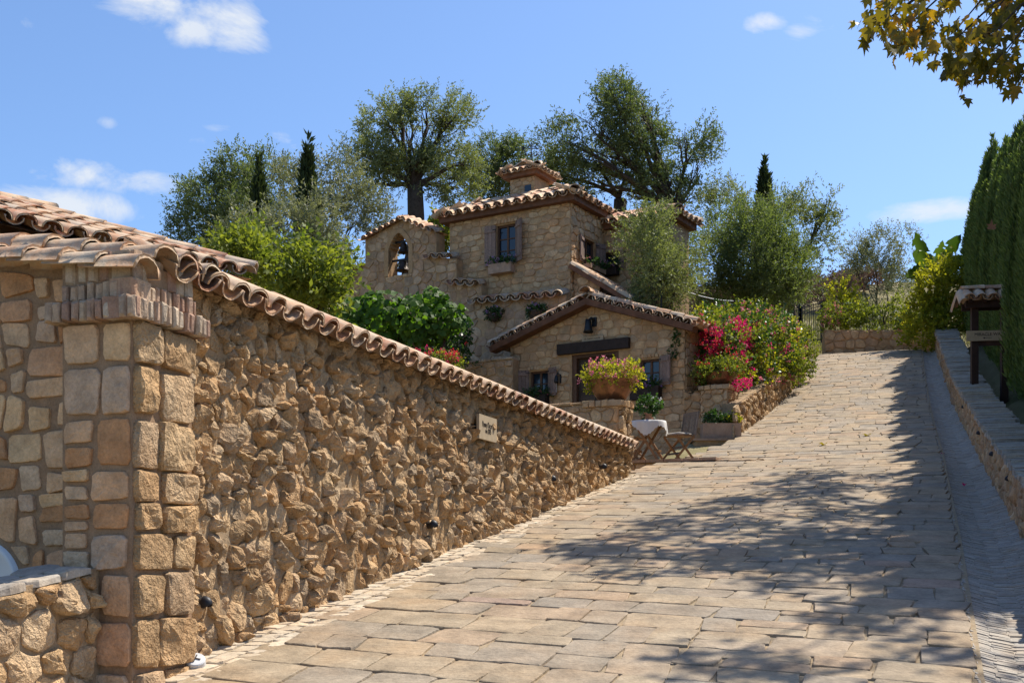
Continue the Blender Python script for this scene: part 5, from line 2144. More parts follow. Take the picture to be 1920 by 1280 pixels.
tree('climbing_vine', 'sunlit vine showing in the gap between bell gable and tower house', 'vine', base_at(830, 31.5), [B(824, 430, 14, 20, 31.5, .3), B(834, 455, 12, 25, 31.5, .3)], 'citrus', 15, 110, 8, .25, .14, .055, .03, shell=.2)


# cypresses
def cypress_mesh(h, r, seed, n=9000, blade=.16, bw=.02, plumes=34, mat='cypress', slim=False):
    nr = np.random.default_rng(seed)
    per = n // plumes
    Ps, Ds = [], []
    for k in range(plumes):
        ak = 2 * math.pi * (k * .618 + nr.uniform(0, .08))
        if k < 4:
            z0, z1, rk, rp_ = nr.uniform(.3, .5), nr.uniform(.9, 1.0), r * nr.uniform(0, .18), r * .32
        else:
            z0 = nr.uniform(0, .45) if k % 3 else 0.0
            z1 = min(.97, z0 + nr.uniform(.35, .62))
            rk, rp_ = r * nr.uniform(.62, .86), r * nr.uniform(.24, .36)
        if slim:
            z0, z1, rk, rp_ = nr.uniform(0, .3), nr.uniform(.84, 1.0) - (0 if k < 6 else .05), r * (nr.uniform(0, .3) if k < 6 else nr.uniform(.4, .7)), r * .34
        u = nr.uniform(0, 1, per) ** .85
        z = z0 + (z1 - z0) * u
        env = np.interp(z, [0, .06, .4, .7, .88, 1], [.85, 1, 1, .82, .5, .1])
        wid = rp_ * np.interp(u, [0, .15, .6, 1], [.6, 1, .85, .04])
        b = nr.uniform(0, 2 * math.pi, per)
        q = wid * np.sqrt(nr.uniform(.25, 1, per))
        x = math.cos(ak) * rk * env + np.cos(b) * q
        y = math.sin(ak) * rk * env + np.sin(b) * q
        Ps.append(np.column_stack([x, y, z * h]))
        Ds.append(np.column_stack([np.cos(b) * .4 + math.cos(ak) * .12, np.sin(b) * .4 + math.sin(ak) * .12, np.ones(per)]))
    pos = np.concatenate(Ps)
    n = len(pos)
    D = unit(np.concatenate(Ds) + nr.normal(0, .25, (n, 3)))
    S = unit(np.cross(D, unit(nr.normal(0, 1, (n, 3)))))
    V1, F1 = leaf_quads(pos, D, S, blade * nr.uniform(.6, 1.4, n), bw * nr.uniform(.7, 1.4, n))
    # inner mass so that no light leaks through
    k, m = 12, 8
    zc = np.linspace(0, .85, m)
    pc = np.interp(zc, [0, .06, .4, .7, .88, 1], [.85, 1, 1, .82, .35, .05]) * r * .66
    cv = np.array([(math.cos(2 * math.pi * i / k) * q, math.sin(2 * math.pi * i / k) * q, zz * h) for zz, q in zip(zc, pc) for i in range(k)])
    cf = np.array([[j * k + i, j * k + (i + 1) % k, (j + 1) * k + (i + 1) % k, (j + 1) * k + i] for j in range(m - 1) for i in range(k)])
    return rawmesh('cypress_crown', np.vstack([V1, cv]), np.vstack([F1, cf + len(V1)]), M[mat])


def cypress(label, x, y, z, h, mesh, mh, group, rz=0.0, wid=1.0):
    o = thing('cypress', (x, y, z), label, 'tree', group)
    mb = MB()
    mb.tube([(x, y, z - .2), (x, y, z + .9)], [.09, .07], 8)
    mb.build('trunk', M['bark'], o)
    c = link('crown', mesh, (x, y, z + .12), o)
    c.scale = (wid, wid, (h - .12) / mh)
    c.rotation_euler = (0, 0, rz)
    return o


far_c = [cypress_mesh(8.0, .44, 60 + i, 12000, .2, .028, mat='cypress_dark', slim=True) for i in range(2)]
for (px, top, Y, wid, lab) in ((485, 295, 31.8, 1.1, 'shorter dark cypress spire among the left olives'), (578, 247, 32.6, 1.0, 'taller slim cypress spire left of the bell gable'), (1433, 295, 42, 1.2, 'single dark cypress spire behind the broad green olive')):
    x, y, z = base_at(px, Y)
    h = ZC + (Y0 - top) * Y / F - z
    cypress(lab, x, y, z, h, far_c[int(px) % 2], 8.0, None, px * .1, wid)
near_c = [cypress_mesh(5.0, .52, 70 + i, 36000, .12, .013) for i in range(4)]
rngV = random.Random(7)
ORD = ['first', 'second', 'third', 'fourth', 'fifth', 'sixth', 'seventh', 'eighth', 'ninth', 'tenth', 'eleventh', 'twelfth', 'thirteenth', 'fourteenth', 'fifteenth', 'sixteenth', 'seventeenth', 'eighteenth', 'nineteenth', 'twentieth']
ORD += ['twenty-' + w_ for w_ in ORD[:9]] + ['thirtieth'] + ['thirty-' + w_ for w_ in ORD[:9]]
s = 39.9
i = 0
while s > 13:
    t_ = float(right_face(s)) + float(np.interp(s, [17, 21, 26, 30, 40], [1.15, 1.4, 1.5, 1.42, 1.36])) + rngV.uniform(-.1, .1)
    x, y = XY(s, t_)
    z = gz_at(x, y)
    hh = float(np.interp(s, [20, 28, 34, 40], [5.9, 5.9, 5.4, 4.5])) + rngV.uniform(-.3, .35)
    cypress('tall cypress, ' + ORD[i] + ' in the hedge row counted from the lane top', x, y, z, hh, near_c[i % 4], 5.0, 'cypress hedge row', i * 1.7, rngV.uniform(.95, 1.15))
    s -= .84
    i += 1


# ---------------------------------------------------------------- flowers in pots and beds
def foliage(parent, blobs, mat, seed, n, leaves=8, length=.16, L=.05, W=.018, shell=.3, upb=.5, name='foliage', spread=.85, droop=0.0, lump=.25):
    nr = np.random.default_rng(seed)
    C, D = blob_points(blobs, n, nr, shell, lump)
    ax = unit(D * .8 + np.array([0, 0, upb]) + nr.normal(0, .4, D.shape))
    V, Fq = sprigs(C, ax, nr, leaves, length, L, W, spread, droop)
    return mk(name, V, Fq, M[mat], parent)


def blossoms(parent, blobs, mat, seed, heads, petals=14, r=.05, size=.03, out=1.02, name='blossoms', face=None):
    nr = np.random.default_rng(seed)
    C, D = blob_points(blobs, heads, nr, .9, .25)
    C = C + D * (out - 1)
    pc = np.repeat(C, petals, 0)
    d = unit(nr.normal(0, 1, (len(pc), 3)))
    pos = pc + d * r * nr.uniform(.4, 1, (len(pc), 1))
    D2 = unit(d + nr.normal(0, .5, d.shape))
    S = unit(np.cross(D2, nr.normal(0, 1, d.shape)))
    V, Fq = leaf_quads(pos, D2, S, size * nr.uniform(.7, 1.3, len(pc)), size * .42)
    return mk(name, V, Fq, M[mat], parent)


def bowl(cx, cy, z, r, h, label, mat='copper', sy=.85):
    o = thing('flower_bowl', (cx, cy, z), label, 'flower pot')
    mb = MB()
    mb.lathe([(.01, 0), (r * .5, 0), (r * .62, h * .12), (r * .85, h * .5), (r * .97, h * .85), (r, h), (r * 1.03, h * 1.02), (r * .98, h * 1.04), (r * .92, h * .95), (.01, h * .9)], (cx, cy, z), 28, 1, sy)
    mb.build('bowl', M[mat], o, smooth=True)
    return o


pot1 = P(1147, 742, 19.75)
zt1 = pz1 + .112
pc_ = PX.p((pw0 + pw1) / 2 + .04, zt1, -.28)
o = bowl(pc_.x, pc_.y, zt1, .4, .36, 'copper bowl of pink geraniums on the pier at the wall end')
bl = [(pc_.x, pc_.y, zt1 + .46, .44, .38, .2), (pc_.x - .28, pc_.y, zt1 + .38, .22, .24, .2), (pc_.x + .3, pc_.y, zt1 + .42, .2, .24, .17)]
foliage(o, bl, 'gold_leaf', 200, 420, 8, .13, .042, .017)
blossoms(o, [(b[0], b[1], b[2] + .07, b[3], b[4], b[5]) for b in bl], 'pink', 201, 75, 14, .035, .034)
for k, (dx, dz) in enumerate(((.42, .05), (-.5, .2), (.38, .0))):
    pass
zt2 = ZC + (Y0 - 730) * 24.7 / F + .09
o = bowl(bp.x + .02, bp.y, zt2, .36, .28, 'copper bowl of red and pink geraniums on the bed pier', 'copper')
bl = [(bp.x, bp.y, zt2 + .36, .46, .36, .2), (bp.x + .32, bp.y, zt2 + .25, .22, .25, .22), (bp.x - .3, bp.y, zt2 + .3, .2, .2, .2)]
foliage(o, bl, 'geranium', 202, 420, 8, .13, .045, .018)
blossoms(o, bl, 'red', 203, 22, 14, .04, .032)
zt3 = ZC + (Y0 - 660) * 30.6 / F + .09
o = bowl(bp2.x, bp2.y, zt3, .36, .3, 'far bowl of trailing pink geraniums at the top of the flower bed', 'terracotta')
bl = [(bp2.x, bp2.y, zt3 + .4, .5, .4, .24), (bp2.x + .35, bp2.y - .1, zt3 + .15, .28, .3, .4), (bp2.x + .35, bp2.y - .1, zt3 - .35, .26, .28, .4), (bp2.x - .35, bp2.y, zt3 + .3, .3, .3, .25)]
foliage(o, bl, 'geranium', 204, 650, 8, .14, .05, .02)
blossoms(o, bl, 'pink', 205, 34, 12, .04, .034)

# bougainvillea filling the bed
bz_ = lambda px, py, rx, ry, Y, d=.5: px_blob(px, py, rx, ry, Y, d)
bbase = FBF.p(fbL * .4, ftop(fbL * .4), -.6)
bg = thing('bougainvillea', bbase, 'large magenta and pink bougainvillea mass filling the flower bed', 'flowering shrub')
bl = [bz_(1340, 650, 48, 50, 26, .6), bz_(1390, 640, 50, 50, 27, .6), bz_(1430, 640, 45, 50, 28, .6), bz_(1300, 680, 26, 55, 25.9, .4), bz_(1370, 600, 55, 24, 28, .5), bz_(1420, 605, 45, 24, 29, .5), bz_(1350, 700, 60, 25, 25.8, .4), bz_(1410, 690, 48, 32, 26.8, .4), bz_(1450, 670, 35, 45, 28.8, .5), bz_(1310, 620, 24, 30, 26.6, .4), bz_(1475, 640, 30, 35, 30, .5)]
foliage(bg, bl[:6], 'geranium', 206, 1200, 9, .24, .065, .026, shell=.35)
foliage(bg, bl[6:], 'gold_leaf', 207, 600, 9, .22, .065, .026, shell=.35)
foliage(bg, bl, 'dark_leaf', 208, 1300, 9, .22, .065, .026, shell=.2)
mb = MB()
nrb = np.random.default_rng(3)
for k in range(9):
    a = FBF.p(.6 + k * .55, ftop(.6 + k * .55) - .15, -.7)
    limb_mesh(mb, a, np.array(bl[k % len(bl)][:3]), .03, .012, nrb, 6, .15, 6)
mb.build('stems', M['bark'], bg)
mag = [bz_(1338, 640, 22, 30, 25.5, .2), bz_(1380, 620, 18, 22, 26.2, .2), bz_(1395, 660, 14, 20, 26.4, .2), bz_(1410, 615, 20, 14, 27.5, .2), bz_(1422, 598, 24, 10, 28.4, .2), bz_(1385, 677, 12, 16, 25.9, .2), bz_(1392, 720, 12, 8, 24.6, .1), bz_(1395, 630, 10, 25, 26.6, .2)]
blossoms(bg, mag, 'magenta', 209, 330, 14, .055, .045)
blossoms(bg, bl, 'pink', 210, 260, 12, .04, .038, 1.08)
blossoms(bg, bl, 'magenta', 214, 130, 12, .045, .04, 1.1)
blossoms(bg, [bz_(1330, 640, 28, 30, 25.3, .2), bz_(1350, 665, 40, 14, 25.3, .2)], 'red', 211, 45, 13, .045, .036)

ge = P(1466, 700, 28.9)
g2 = thing('geranium_clump', (ge.x, ge.y, ge.z - .4), 'green geranium clump trailing over the bed wall toward the lane', 'plant')
bl = [bz_(1470, 680, 28, 28, 28.9, .4), bz_(1490, 690, 20, 30, 29.4, .3), bz_(1455, 660, 25, 20, 29, .3)]
foliage(g2, bl, 'geranium', 212, 650, 8, .16, .055, .02)
blossoms(g2, bl, 'pink', 213, 22, 12, .04, .034)

# grape vine on its arbour
vn = BF.off(1.2)
vb0 = vn.p(bw(700), ZC + 3.0)
gv = thing('grape_vine', vb0, 'dense green grape vine on posts below the bell gable', 'vine')
Yv = 25.5
bl = [B(660, 600, 45, 38, Yv, .7), B(720, 595, 50, 42, Yv, .7), B(780, 600, 50, 42, Yv, .7), B(835, 600, 38, 40, Yv, .6), B(700, 570, 30, 22, Yv, .5), B(810, 565, 30, 22, Yv, .5), B(690, 635, 50, 20, Yv, .5), B(790, 630, 55, 22, Yv, .5), B(640, 610, 25, 30, Yv, .5)]
nrv = np.random.default_rng(220)
C, D = blob_points(bl, 2600, nrv, .5, .2)
n_ = len(C)
ang = np.linspace(0, 2 * math.pi, 7)[:-1]
Nn = unit(D + nrv.normal(0, .5, D.shape) + np.array([0, -.5, .4]))
T1 = unit(np.cross(Nn, nrv.normal(0, 1, D.shape)))
T2 = np.cross(Nn, T1)
rad = np.array([1, .8, 1, .75, .95, .8])
sz = nrv.uniform(.055, .095, n_)
VV = np.stack([C + (T1 * math.cos(a) + T2 * math.sin(a)) * (sz * q)[:, None] + Nn * (.012 if k % 2 else -.006) for k, (a, q) in enumerate(zip(ang, rad))], 1).reshape(-1, 3)
mk('leaves', VV, np.arange(6 * n_).reshape(n_, 6), M['vine'], gv)
mb = MB()
for px in (660, 742, 830):
    c = P(px, 640, Yv)
    mb.box((c.x, c.y, (c.z + gz_at(c.x, c.y)) / 2), (.06, .06, (c.z - gz_at(c.x, c.y)) / 2 + .1))
mb.build('posts', M['post'], gv)
mb = MB()
limb_mesh(mb, tuple(P(775, 690, Yv + .1)), tuple(P(790, 635, Yv)), .03, .02, nrv, 6, .2)
limb_mesh(mb, tuple(P(780, 660, Yv)), tuple(P(765, 620, Yv)), .02, .012, nrv, 5, .2)
limb_mesh(mb, tuple(P(690, 600, Yv)), tuple(P(692, 545, Yv)), .008, .004, nrv, 5, .2)
mb.build('stems', M['bark_pale'], gv)
bsh = thing('dark_shrub', (P(860, 660, 26.6).x, 26.6, gz_at(P(860, 660, 26.6).x, 26.6)), 'dark shrub with crimson blooms in the corner right of the grape vine', 'shrub')
bl = [B(860, 620, 16, 30, 26.6, .4), B(845, 660, 25, 28, 26.8, .4), B(780, 668, 90, 20, 27.2, .3), B(700, 660, 60, 25, 27.4, .3)]
foliage(bsh, bl, 'dark_leaf', 221, 900, 8, .2, .07, .025)
blossoms(bsh, bl[:1], 'red', 222, 6, 10, .03, .03)
rb = P(805, 670, 24.6)
ros = thing('pink_flower_bed', (rb.x, rb.y, rb.z - .5), 'row of crimson pink geraniums showing above the tile capped wall', 'flowers')
bl = [B(780, 672, 26, 13, 24.6, .3), B(820, 672, 36, 16, 24.6, .3), B(845, 672, 16, 12, 24.6, .3)]
foliage(ros, [(b[0], b[1], b[2] - .12, b[3], b[4], b[5]) for b in bl], 'geranium', 223, 260, 8, .15, .05, .02)
blossoms(ros, bl, 'red', 224, 60, 14, .04, .034)
blossoms(ros, bl, 'magenta', 225, 50, 14, .04, .034)

# far end of the lane: plants on the low wall
fw_ = thing('white_rose_bush', (P(1655, 610, 38.6).x, 38.6, ZC + (Y0 - 625) * 38.6 / F), 'green bush with white blooms on the low wall at the lane top', 'shrub')
bl = [B(1600, 590, 30, 22, 38.8, .4), B(1650, 600, 45, 20, 38.8, .4), B(1700, 590, 35, 30, 38.4, .4), B(1640, 632, 25, 14, 38.1, .2), B(1690, 632, 14, 16, 38.1, .2)]
foliage(fw_, bl, 'geranium', 226, 700, 8, .22, .07, .026)
blossoms(fw_, bl[:3], 'white_petal', 227, 22, 12, .05, .045)
gp = thing('geranium_bush', (P(1563, 600, 38.4).x, 38.4, ZC + (Y0 - 618) * 38.4 / F), 'coral pink geranium on the end of the low wall by the gate', 'plant')
bl = [B(1563, 595, 20, 20, 38.4, .3), B(1550, 612, 10, 16, 38.2, .2)]
foliage(gp, bl, 'geranium', 228, 240, 8, .2, .06, .024)
blossoms(gp, bl, 'pink', 229, 34, 13, .05, .045)
gp = thing('geranium_sprig', (P(1700, 610, 38.2).x, 38.2, ZC + (Y0 - 618) * 38.2 / F), 'small red geranium sprig hanging on the low wall at the lane top', 'plant')
bl = [B(1698, 607, 10, 14, 38.1, .2)]
foliage(gp, bl, 'dark_leaf', 230, 60, 8, .2, .06, .024)
blossoms(gp, bl, 'red', 231, 8, 13, .05, .045)

# banana plant
bb = base_at(1758, 36.2)
bn = thing('banana_plant', bb, 'banana plant with long torn leaves against the sky by the hedge', 'plant')
mb = MB()
btop = P(1758, 522, 36.2)
mb.tube([bb, (bb[0], bb[1], (bb[2] + btop.z) / 2), btop], [.13, .11, .06], 10)
mb.build('stem', M['banana'], bn, smooth=True)
nrn = np.random.default_rng(5)
for (tx, ty, wd, sag) in ((1716, 440, .3, -.1), (1722, 462, .26, .1), (1803, 438, .3, .0), (1810, 470, .3, .12), (1768, 452, .2, -.05), (1698, 492, .26, .3), (1800, 505, .3, .3), (1738, 485, .24, .1)):
    tip = np.array(P(tx, ty, 36 + nrn.uniform(-.5, .5)))
    st = np.array(btop)
    d = tip - st
    Ln = np.linalg.norm(d)
    sd = unit(np.cross(d, np.array([0, 1.0, .25])) + nrn.normal(0, .1, 3))
    up_ = unit(np.cross(sd, d))
    V_, F_ = [], []
    m = 26
    for i in range(m + 1):
        k = i / m
        c = st + d * k + up_ * (.14 * math.sin(k * math.pi) * Ln) - np.array([0, 0, sag * k * k])
        w = wd * (math.sin(math.pi * min(1, .08 + k * .92)) ** .55) * (1 if k > .18 else .12) + .012
        for q in (-2, -1, 0, 1, 2):
            jag = 1 + (nrn.uniform(-.16, .02) if abs(q) == 2 else 0)
            V_.append(c + sd * q * .5 * w * jag + up_ * (abs(q) * .5 * w * .55 - (.02 if abs(q) == 2 else 0)) - d / Ln * (abs(q) * .03))
    for i in range(m):
        for q in range(4):
            if q in (1, 2) or nrn.random() > .16:
                o_ = i * 5 + q
                F_.append([o_, o_ + 1, o_ + 6, o_ + 5])
    mk('leaf', V_, F_, M['banana'], bn, True)

# dry brush and grass on the hill
nrh = np.random.default_rng(8)
bl = [B(px, 535 + nrh.uniform(-6, 10), 26, 16, 75 + nrh.uniform(-5, 12), 2.0) for px in range(1270, 1640, 26)]
o = thing('dry_brush', (bl[5][0], bl[5][1], gz_at(bl[5][0], bl[5][1])), 'band of dry brown brush along the hill crest', 'brush')
o['kind'] = 'stuff'
C, D = blob_points(bl, 2600, nrh, .2, .3)
C[:, 2] = np.maximum(C[:, 2] * .35 + .65 * (ground_z(C[:, 0], C[:, 1]) + .7 + nrh.uniform(-.6, .9, len(C))), ground_z(C[:, 0], C[:, 1]))
V, Fq = sprigs(C, unit(D + np.array([0, 0, .8])), nrh, 9, .6, .25, .05)
mk('twigs', V, Fq, M['dry_brush'], o, kind='stuff')
n_ = 26000
gxx = nrh.uniform(8, 30, n_)
gyy = 41.5 + nrh.uniform(0, 1, n_) ** 1.5 * 30
Pn = np.column_stack([gxx, gyy, ground_z(gxx, gyy) - .02])
D = unit(nrh.normal(0, .35, (n_, 3)) + np.array([0, 0, 1]))
S = unit(np.cross(D, nrh.normal(0, 1, (n_, 3))))
V, Fq = leaf_quads(Pn, D, S, nrh.uniform(.15, .4, n_), .02)
mk('dry_grass', V, Fq, M['dry_grass'], kind='stuff', label='dry grass tufts on the slope behind the iron gate', cat='grass')

# ---------------------------------------------------------------- sycamore: trunk right of the hedge, crown above the lane
nrs = np.random.default_rng(12)
rngS = random.Random(12)
tb = (9.6, 14.5)
syc = thing('sycamore_tree', (tb[0], tb[1], gz_at(*tb)), 'sycamore with yellowing lobed leaves overhanging the top right corner', 'tree')


def lobed(seed):
    nr = np.random.default_rng(seed)
    pts = [(0, 0), (-.28, -.06), (-.5, .12), (-.3, .24), (-.52, .55), (-.2, .48), (-.12, .72), (0, 1.0), (.12, .72), (.2, .48), (.52, .55), (.3, .24), (.5, .12), (.28, -.06)]
    V = [(x + nr.normal(0, .025), y + nr.normal(0, .025), .10 * abs(x) + .14 * (y - .4) ** 2 * nr.uniform(-1, 1.5)) for x, y in pts]
    V.append((0, .35, -.03))
    c = len(pts)
    Fc = [[i, (i + 1) % c, c] for i in range(c)]
    return np.array(V), np.array(Fc)


LV = [lobed(i) for i in range(6)]
LM = [rawmesh('sycamore_leaf', v, f, M['sycamore']) for v, f in LV]
# the shade on the lane follows the boughs: each bough end sits up the sun's ray from the patch of lane it shades
ends = []
POLY = [(1000, 1045), (1150, 1000), (1290, 958), (1400, 925), (1500, 888), (1640, 883), (1760, 905), (1790, 1000), (1800, 1120), (1812, 1275), (1690, 1280), (1560, 1200), (1450, 1140), (1300, 1088), (1150, 1058)]


def inside(x, y):
    c = False
    for i in range(len(POLY)):
        (x0, y0), (x1, y1) = POLY[i], POLY[i - 1]
        if (y0 > y) != (y1 > y) and x < (x1 - x0) * (y - y0) / (y1 - y0) + x0:
            c = not c
    return c


SH = [(1350, 1240), (1445, 1262), (1060, 1028)]
for s_ in np.arange(6, 23, .72):
    for t_ in np.arange(-4.2, .4, .72):
        sj, tj = s_ + nrs.uniform(-.25, .25), t_ + nrs.uniform(-.25, .25)
        x, y = XY(sj, tj)
        px, py = 960 + F * x / y, Y0 - F * (float(road_z(sj, tj)) - ZC) / y
        if inside(px, py) and nrs.random() < .86:
            SH.append((px, py))
for px, py in SH:
    # lane point under the pixel
    lo, hi = 5.0, 34.0
    for _ in range(40):
        m_ = (lo + hi) / 2
        q = P(px, py, m_)
        s_, t_ = ST(q.x, q.y)
        if q.z > float(road_z(s_, t_)) + 0 * m_:
            lo = m_
        else:
            hi = m_
    q = P(px, py, (lo + hi) / 2)
    hgt = nrs.uniform(8.8, 10.6)
    e = q + SUN * (hgt / SUN.z)
    ends.append((e.x, e.y, e.z, .5))
vis = [(1650, 35), (1690, 20), (1740, 40), (1790, 60), (1840, 50), (1890, 60), (1720, 70), (1770, 95), (1830, 100), (1880, 110), (1905, 140), (1850, 135), (1800, 125), (1660, -10), (1720, -20), (1800, -10), (1870, 5), (1910, 20), (1640, 55), (1690, 60)]
for px, py in vis:
    Yv_ = nrs.uniform(12.6, 15.5)
    e = P(px, py, Yv_)
    ends.append((e.x, e.y, e.z, .3))
mb = MB()
fork = (9.3, 14.7, 7.5)
limb_mesh(mb, (tb[0], tb[1], gz_at(*tb) - .3), fork, .34, .24, nrs, 8, .04, 12)
mb.build('trunk', M['bark_pale'], syc, smooth=True)
mb = MB()
twig_ends = []
for e in ends:
    ctr = np.array([(fork[0] + e[0]) / 2, (fork[1] + e[1]) / 2, max(fork[2], e[2]) + (2.6 if e[3] < .4 else 1.2)])
    a = np.array(fork)
    pts = []
    for k in np.linspace(0, 1, 8):
        pts.append((1 - k) ** 2 * a + 2 * k * (1 - k) * ctr + k * k * np.array(e[:3]))
    mb.tube(pts, list(np.linspace(.06, .006, 8)), 6)
mb.build('boughs', M['bark'], syc, smooth=True)
leafs = []
tw = MB()
for (x, y, z, r) in ends:
    cl = int(24 if r < .4 else 84)
    for _ in range(cl):
        d = unit(nrs.normal(0, 1, 3))
        p_ = np.array([x, y, z]) + d * np.array([r * 1.15, r * 1.15, r * .6]) * nrs.uniform(.2, 1.0)
        leafs.append(p_)
# hanging sprays that reach into the picture
for px, py in ((1665, 110), (1680, 95), (1730, 110), (1800, 185), (1775, 140), (1790, 130), (1830, 150), (1835, 130), (1870, 165), (1895, 170), (1910, 160), (1620, 60), (1615, 10), (1745, 65), (1860, 90), (1880, 40), (1810, 80)):
    Yv_ = nrs.uniform(12.8, 14.5)
    a, b = np.array(P(px, py, Yv_)), np.array(P(px + nrs.uniform(15, 40), py - nrs.uniform(40, 70), Yv_ + .2))
    limb_mesh(tw, b, a, .008, .003, nrs, 5, .1, 4)
    for k in np.linspace(0, 1, 6):
        leafs.append(a + (b - a) * k + nrs.normal(0, .05, 3))
tw.build('twigs', M['bark'], syc)
L = np.array(leafs)
pxs = 960 + F * L[:, 0] / L[:, 1]
pys = Y0 - F * (L[:, 2] - ZC) / L[:, 1]
infr = (pxs < 1940) & (pxs > 1500) & (pys > -20)
order = np.argsort(~infr)
restV, restF, nv = [], [], 0
cnt = 0
for i in order:
    p_ = L[i]
    if infr[i] and (pys[i] > 215 or pxs[i] < 1600):
        continue
    k = rngS.randrange(6)
    sc = rngS.uniform(.09, .18) if infr[i] else rngS.uniform(.13, .21)
    qn = Quaternion((rngS.gauss(0, 1), rngS.gauss(0, 1), rngS.gauss(0, 1), rngS.gauss(0, 1))).normalized()
    down = Vector((rngS.gauss(0, .5), rngS.gauss(0, .5), -1)).normalized()
    q1 = Vector((0, 1, 0)).rotation_difference(down)
    qn = q1 @ Quaternion((0, 1, 0), rngS.uniform(0, 6.28))
    if infr[i] and cnt < 300:
        o = link('leaf', LM[k], p_, syc)
        o.rotation_mode = 'QUATERNION'
        o.rotation_quaternion = qn
        o.scale = (sc, sc, sc)
        cnt += 1
    else:
        v, f = LV[k]
        Rm = np.array(qn.to_matrix())
        restV.append((v * sc) @ Rm.T + p_)
        restF.append(f + nv)
        nv += len(v)
mk('leaves', np.vstack(restV), np.vstack(restF), M['sycamore'], syc, kind='stuff')

# ------------------------------------------------------------------ furniture on the terrace
tcx, tcy = TF.p(.26, 0, -.34)[:2]
tbl = thing('bistro_table', (tcx, tcy, TZ + .004), 'small round folding table under a white scalloped cloth on the terrace', 'table')
RT, HT = .33, .74
mb = MB()
mb.lathe([(.01, -.025), (RT - .01, -.025), (RT - .01, 0), (.01, 0)], (tcx, tcy, TZ + HT), 28)
mb.build('table_top', M['teak'], tbl)
for sgn in (-1, 1):
    for k in (-1, 1):
        q = MB()
        a = Vector((tcx, tcy, 0)) + TF.U * (.26 * k) + TF.N * (sgn * .17 + .02 * k)
        b = Vector((tcx, tcy, 0)) - TF.U * (.2 * k) + TF.N * (sgn * .17 + .02 * k)
        q.bar((a.x, a.y, TZ + .004), (b.x, b.y, TZ + HT - .03), .022, .045)
        q.build('leg', M['teak'], tbl)
q = MB()
for k in (-1, 1):
    a = Vector((tcx, tcy, TZ + .2)) + TF.U * (.19 * k)
    q.bar(a + TF.N * .17, a - TF.N * .17, .02, .04)
q.build('stretcher', M['teak'], tbl)
nrt = np.random.default_rng(2)
V_, F_ = [], []
n, m = 72, 9
for j in range(m):
    for i in range(n):
        a = 2 * math.pi * i / n
        fold = math.sin(a * 7 + .6) * .5 + math.sin(a * 11 + 2) * .35
        drop = .2 + .09 * math.cos(4 * a + .9) + .012 * math.cos(36 * a)
        if j < 3:
            r_, z_ = (RT + .004) * (j / 2 if j else .02), .006
        else:
            k = (j - 2) / (m - 3)
            r_ = RT + .012 + .02 * k + .035 * fold * k
            z_ = .006 - drop * k
        V_.append((tcx + math.cos(a) * r_, tcy + math.sin(a) * r_, TZ + HT + z_))
for j in range(m - 1):
    for i in range(n):
        F_.append([j * n + i, j * n + (i + 1) % n, (j + 1) * n + (i + 1) % n, (j + 1) * n + i])
mk('tablecloth', V_, F_, M['cloth'], None, True, label='white tablecloth with scalloped edge draped over the bistro table', cat='tablecloth')
pt = thing('flower_pot', (tcx + .02, tcy, TZ + HT + .008), 'small terracotta pot of white geraniums on the bistro table', 'flower pot')
mb = MB()
mb.lathe([(.005, 0), (.062, 0), (.085, .13), (.095, .13), (.097, .165), (.086, .165), (.08, .14), (.005, .14)], (tcx + .02, tcy, TZ + HT + .008), 18)
mb.build('pot', M['terracotta'], pt, smooth=True)
bl = [(tcx + .02, tcy, TZ + HT + .27, .2, .18, .12)]
foliage(pt, bl, 'dark_leaf', 300, 120, 8, .12, .05, .024)
blossoms(pt, [(tcx + .04, tcy, TZ + HT + .36, .2, .16, .1)], 'white_petal', 301, 9, 16, .035, .03)


def folding_chair(c, facing, label, cushion=True):
    """c floor point, facing = direction the sitter looks"""
    f = Vector((facing[0], facing[1], 0)).normalized()
    sd = Vector((-f.y, f.x, 0))
    c = Vector((c[0], c[1], TZ + .004))
    o = thing('folding_chair', c, label, 'chair')
    for s_ in (-1, 1):
        q = MB()
        q.bar(c + sd * .21 * s_ + f * .24, c + sd * .21 * s_ - f * .2 + UP * .46, .02, .04)
        q.build('leg', M['teak'], o)
        q = MB()
        q.bar(c + sd * .19 * s_ - f * .2, c + sd * .19 * s_ + f * .2 + UP * .43, .02, .04)
        q.build('leg', M['teak'], o)
        q = MB()
        q.bar(c + sd * .21 * s_ - f * .2 + UP * .4, c + sd * .21 * s_ - f * .29 + UP * .9, .022, .035)
        q.build('back_post', M['teak_grey'], o)
    for i in range(6):
        q = MB()
        q.box(c + f * (.19 - .07 * i) + UP * .445, (.2, .03, .009), (sd, f, UP))
        q.build('seat_slat', M['teak'], o)
    for k, hh in ((0, .875), (1, .5)):
        q = MB()
        p_ = c - f * (.2 + (hh - .4) * .18) + UP * hh
        q.box(p_, (.225, .014, .03), (sd, f, UP))
        q.build('back_rail', M['teak_grey'], o)
    for i in range(10):
        q = MB()
        x_ = -.18 + .04 * i
        q.bar(c + sd * x_ - f * .218 + UP * .5, c + sd * x_ - f * .285 + UP * .87, .022, .01, up=tuple(f))
        q.build('back_slat', M['teak_grey'], o)
    for z_, k in ((.12, .2), (.24, .0)):
        q = MB()
        q.bar(c + sd * .19 + f * (.24 - z_ * .95) + UP * z_, c - sd * .19 + f * (.24 - z_ * .95) + UP * z_, .018, .035)
        q.build('stretcher', M['teak_grey'], o)
    if cushion:
        q = MB()
        q.lathe([(.01, 0), (.2, .0), (.225, .015), (.225, .035), (.2, .05), (.01, .055)], c + UP * .456, 4, axes=((sd + f).normalized(), (f - sd).normalized(), UP))
        cu = q.build('cushion', M['cushion'], o, smooth=True)
    return o


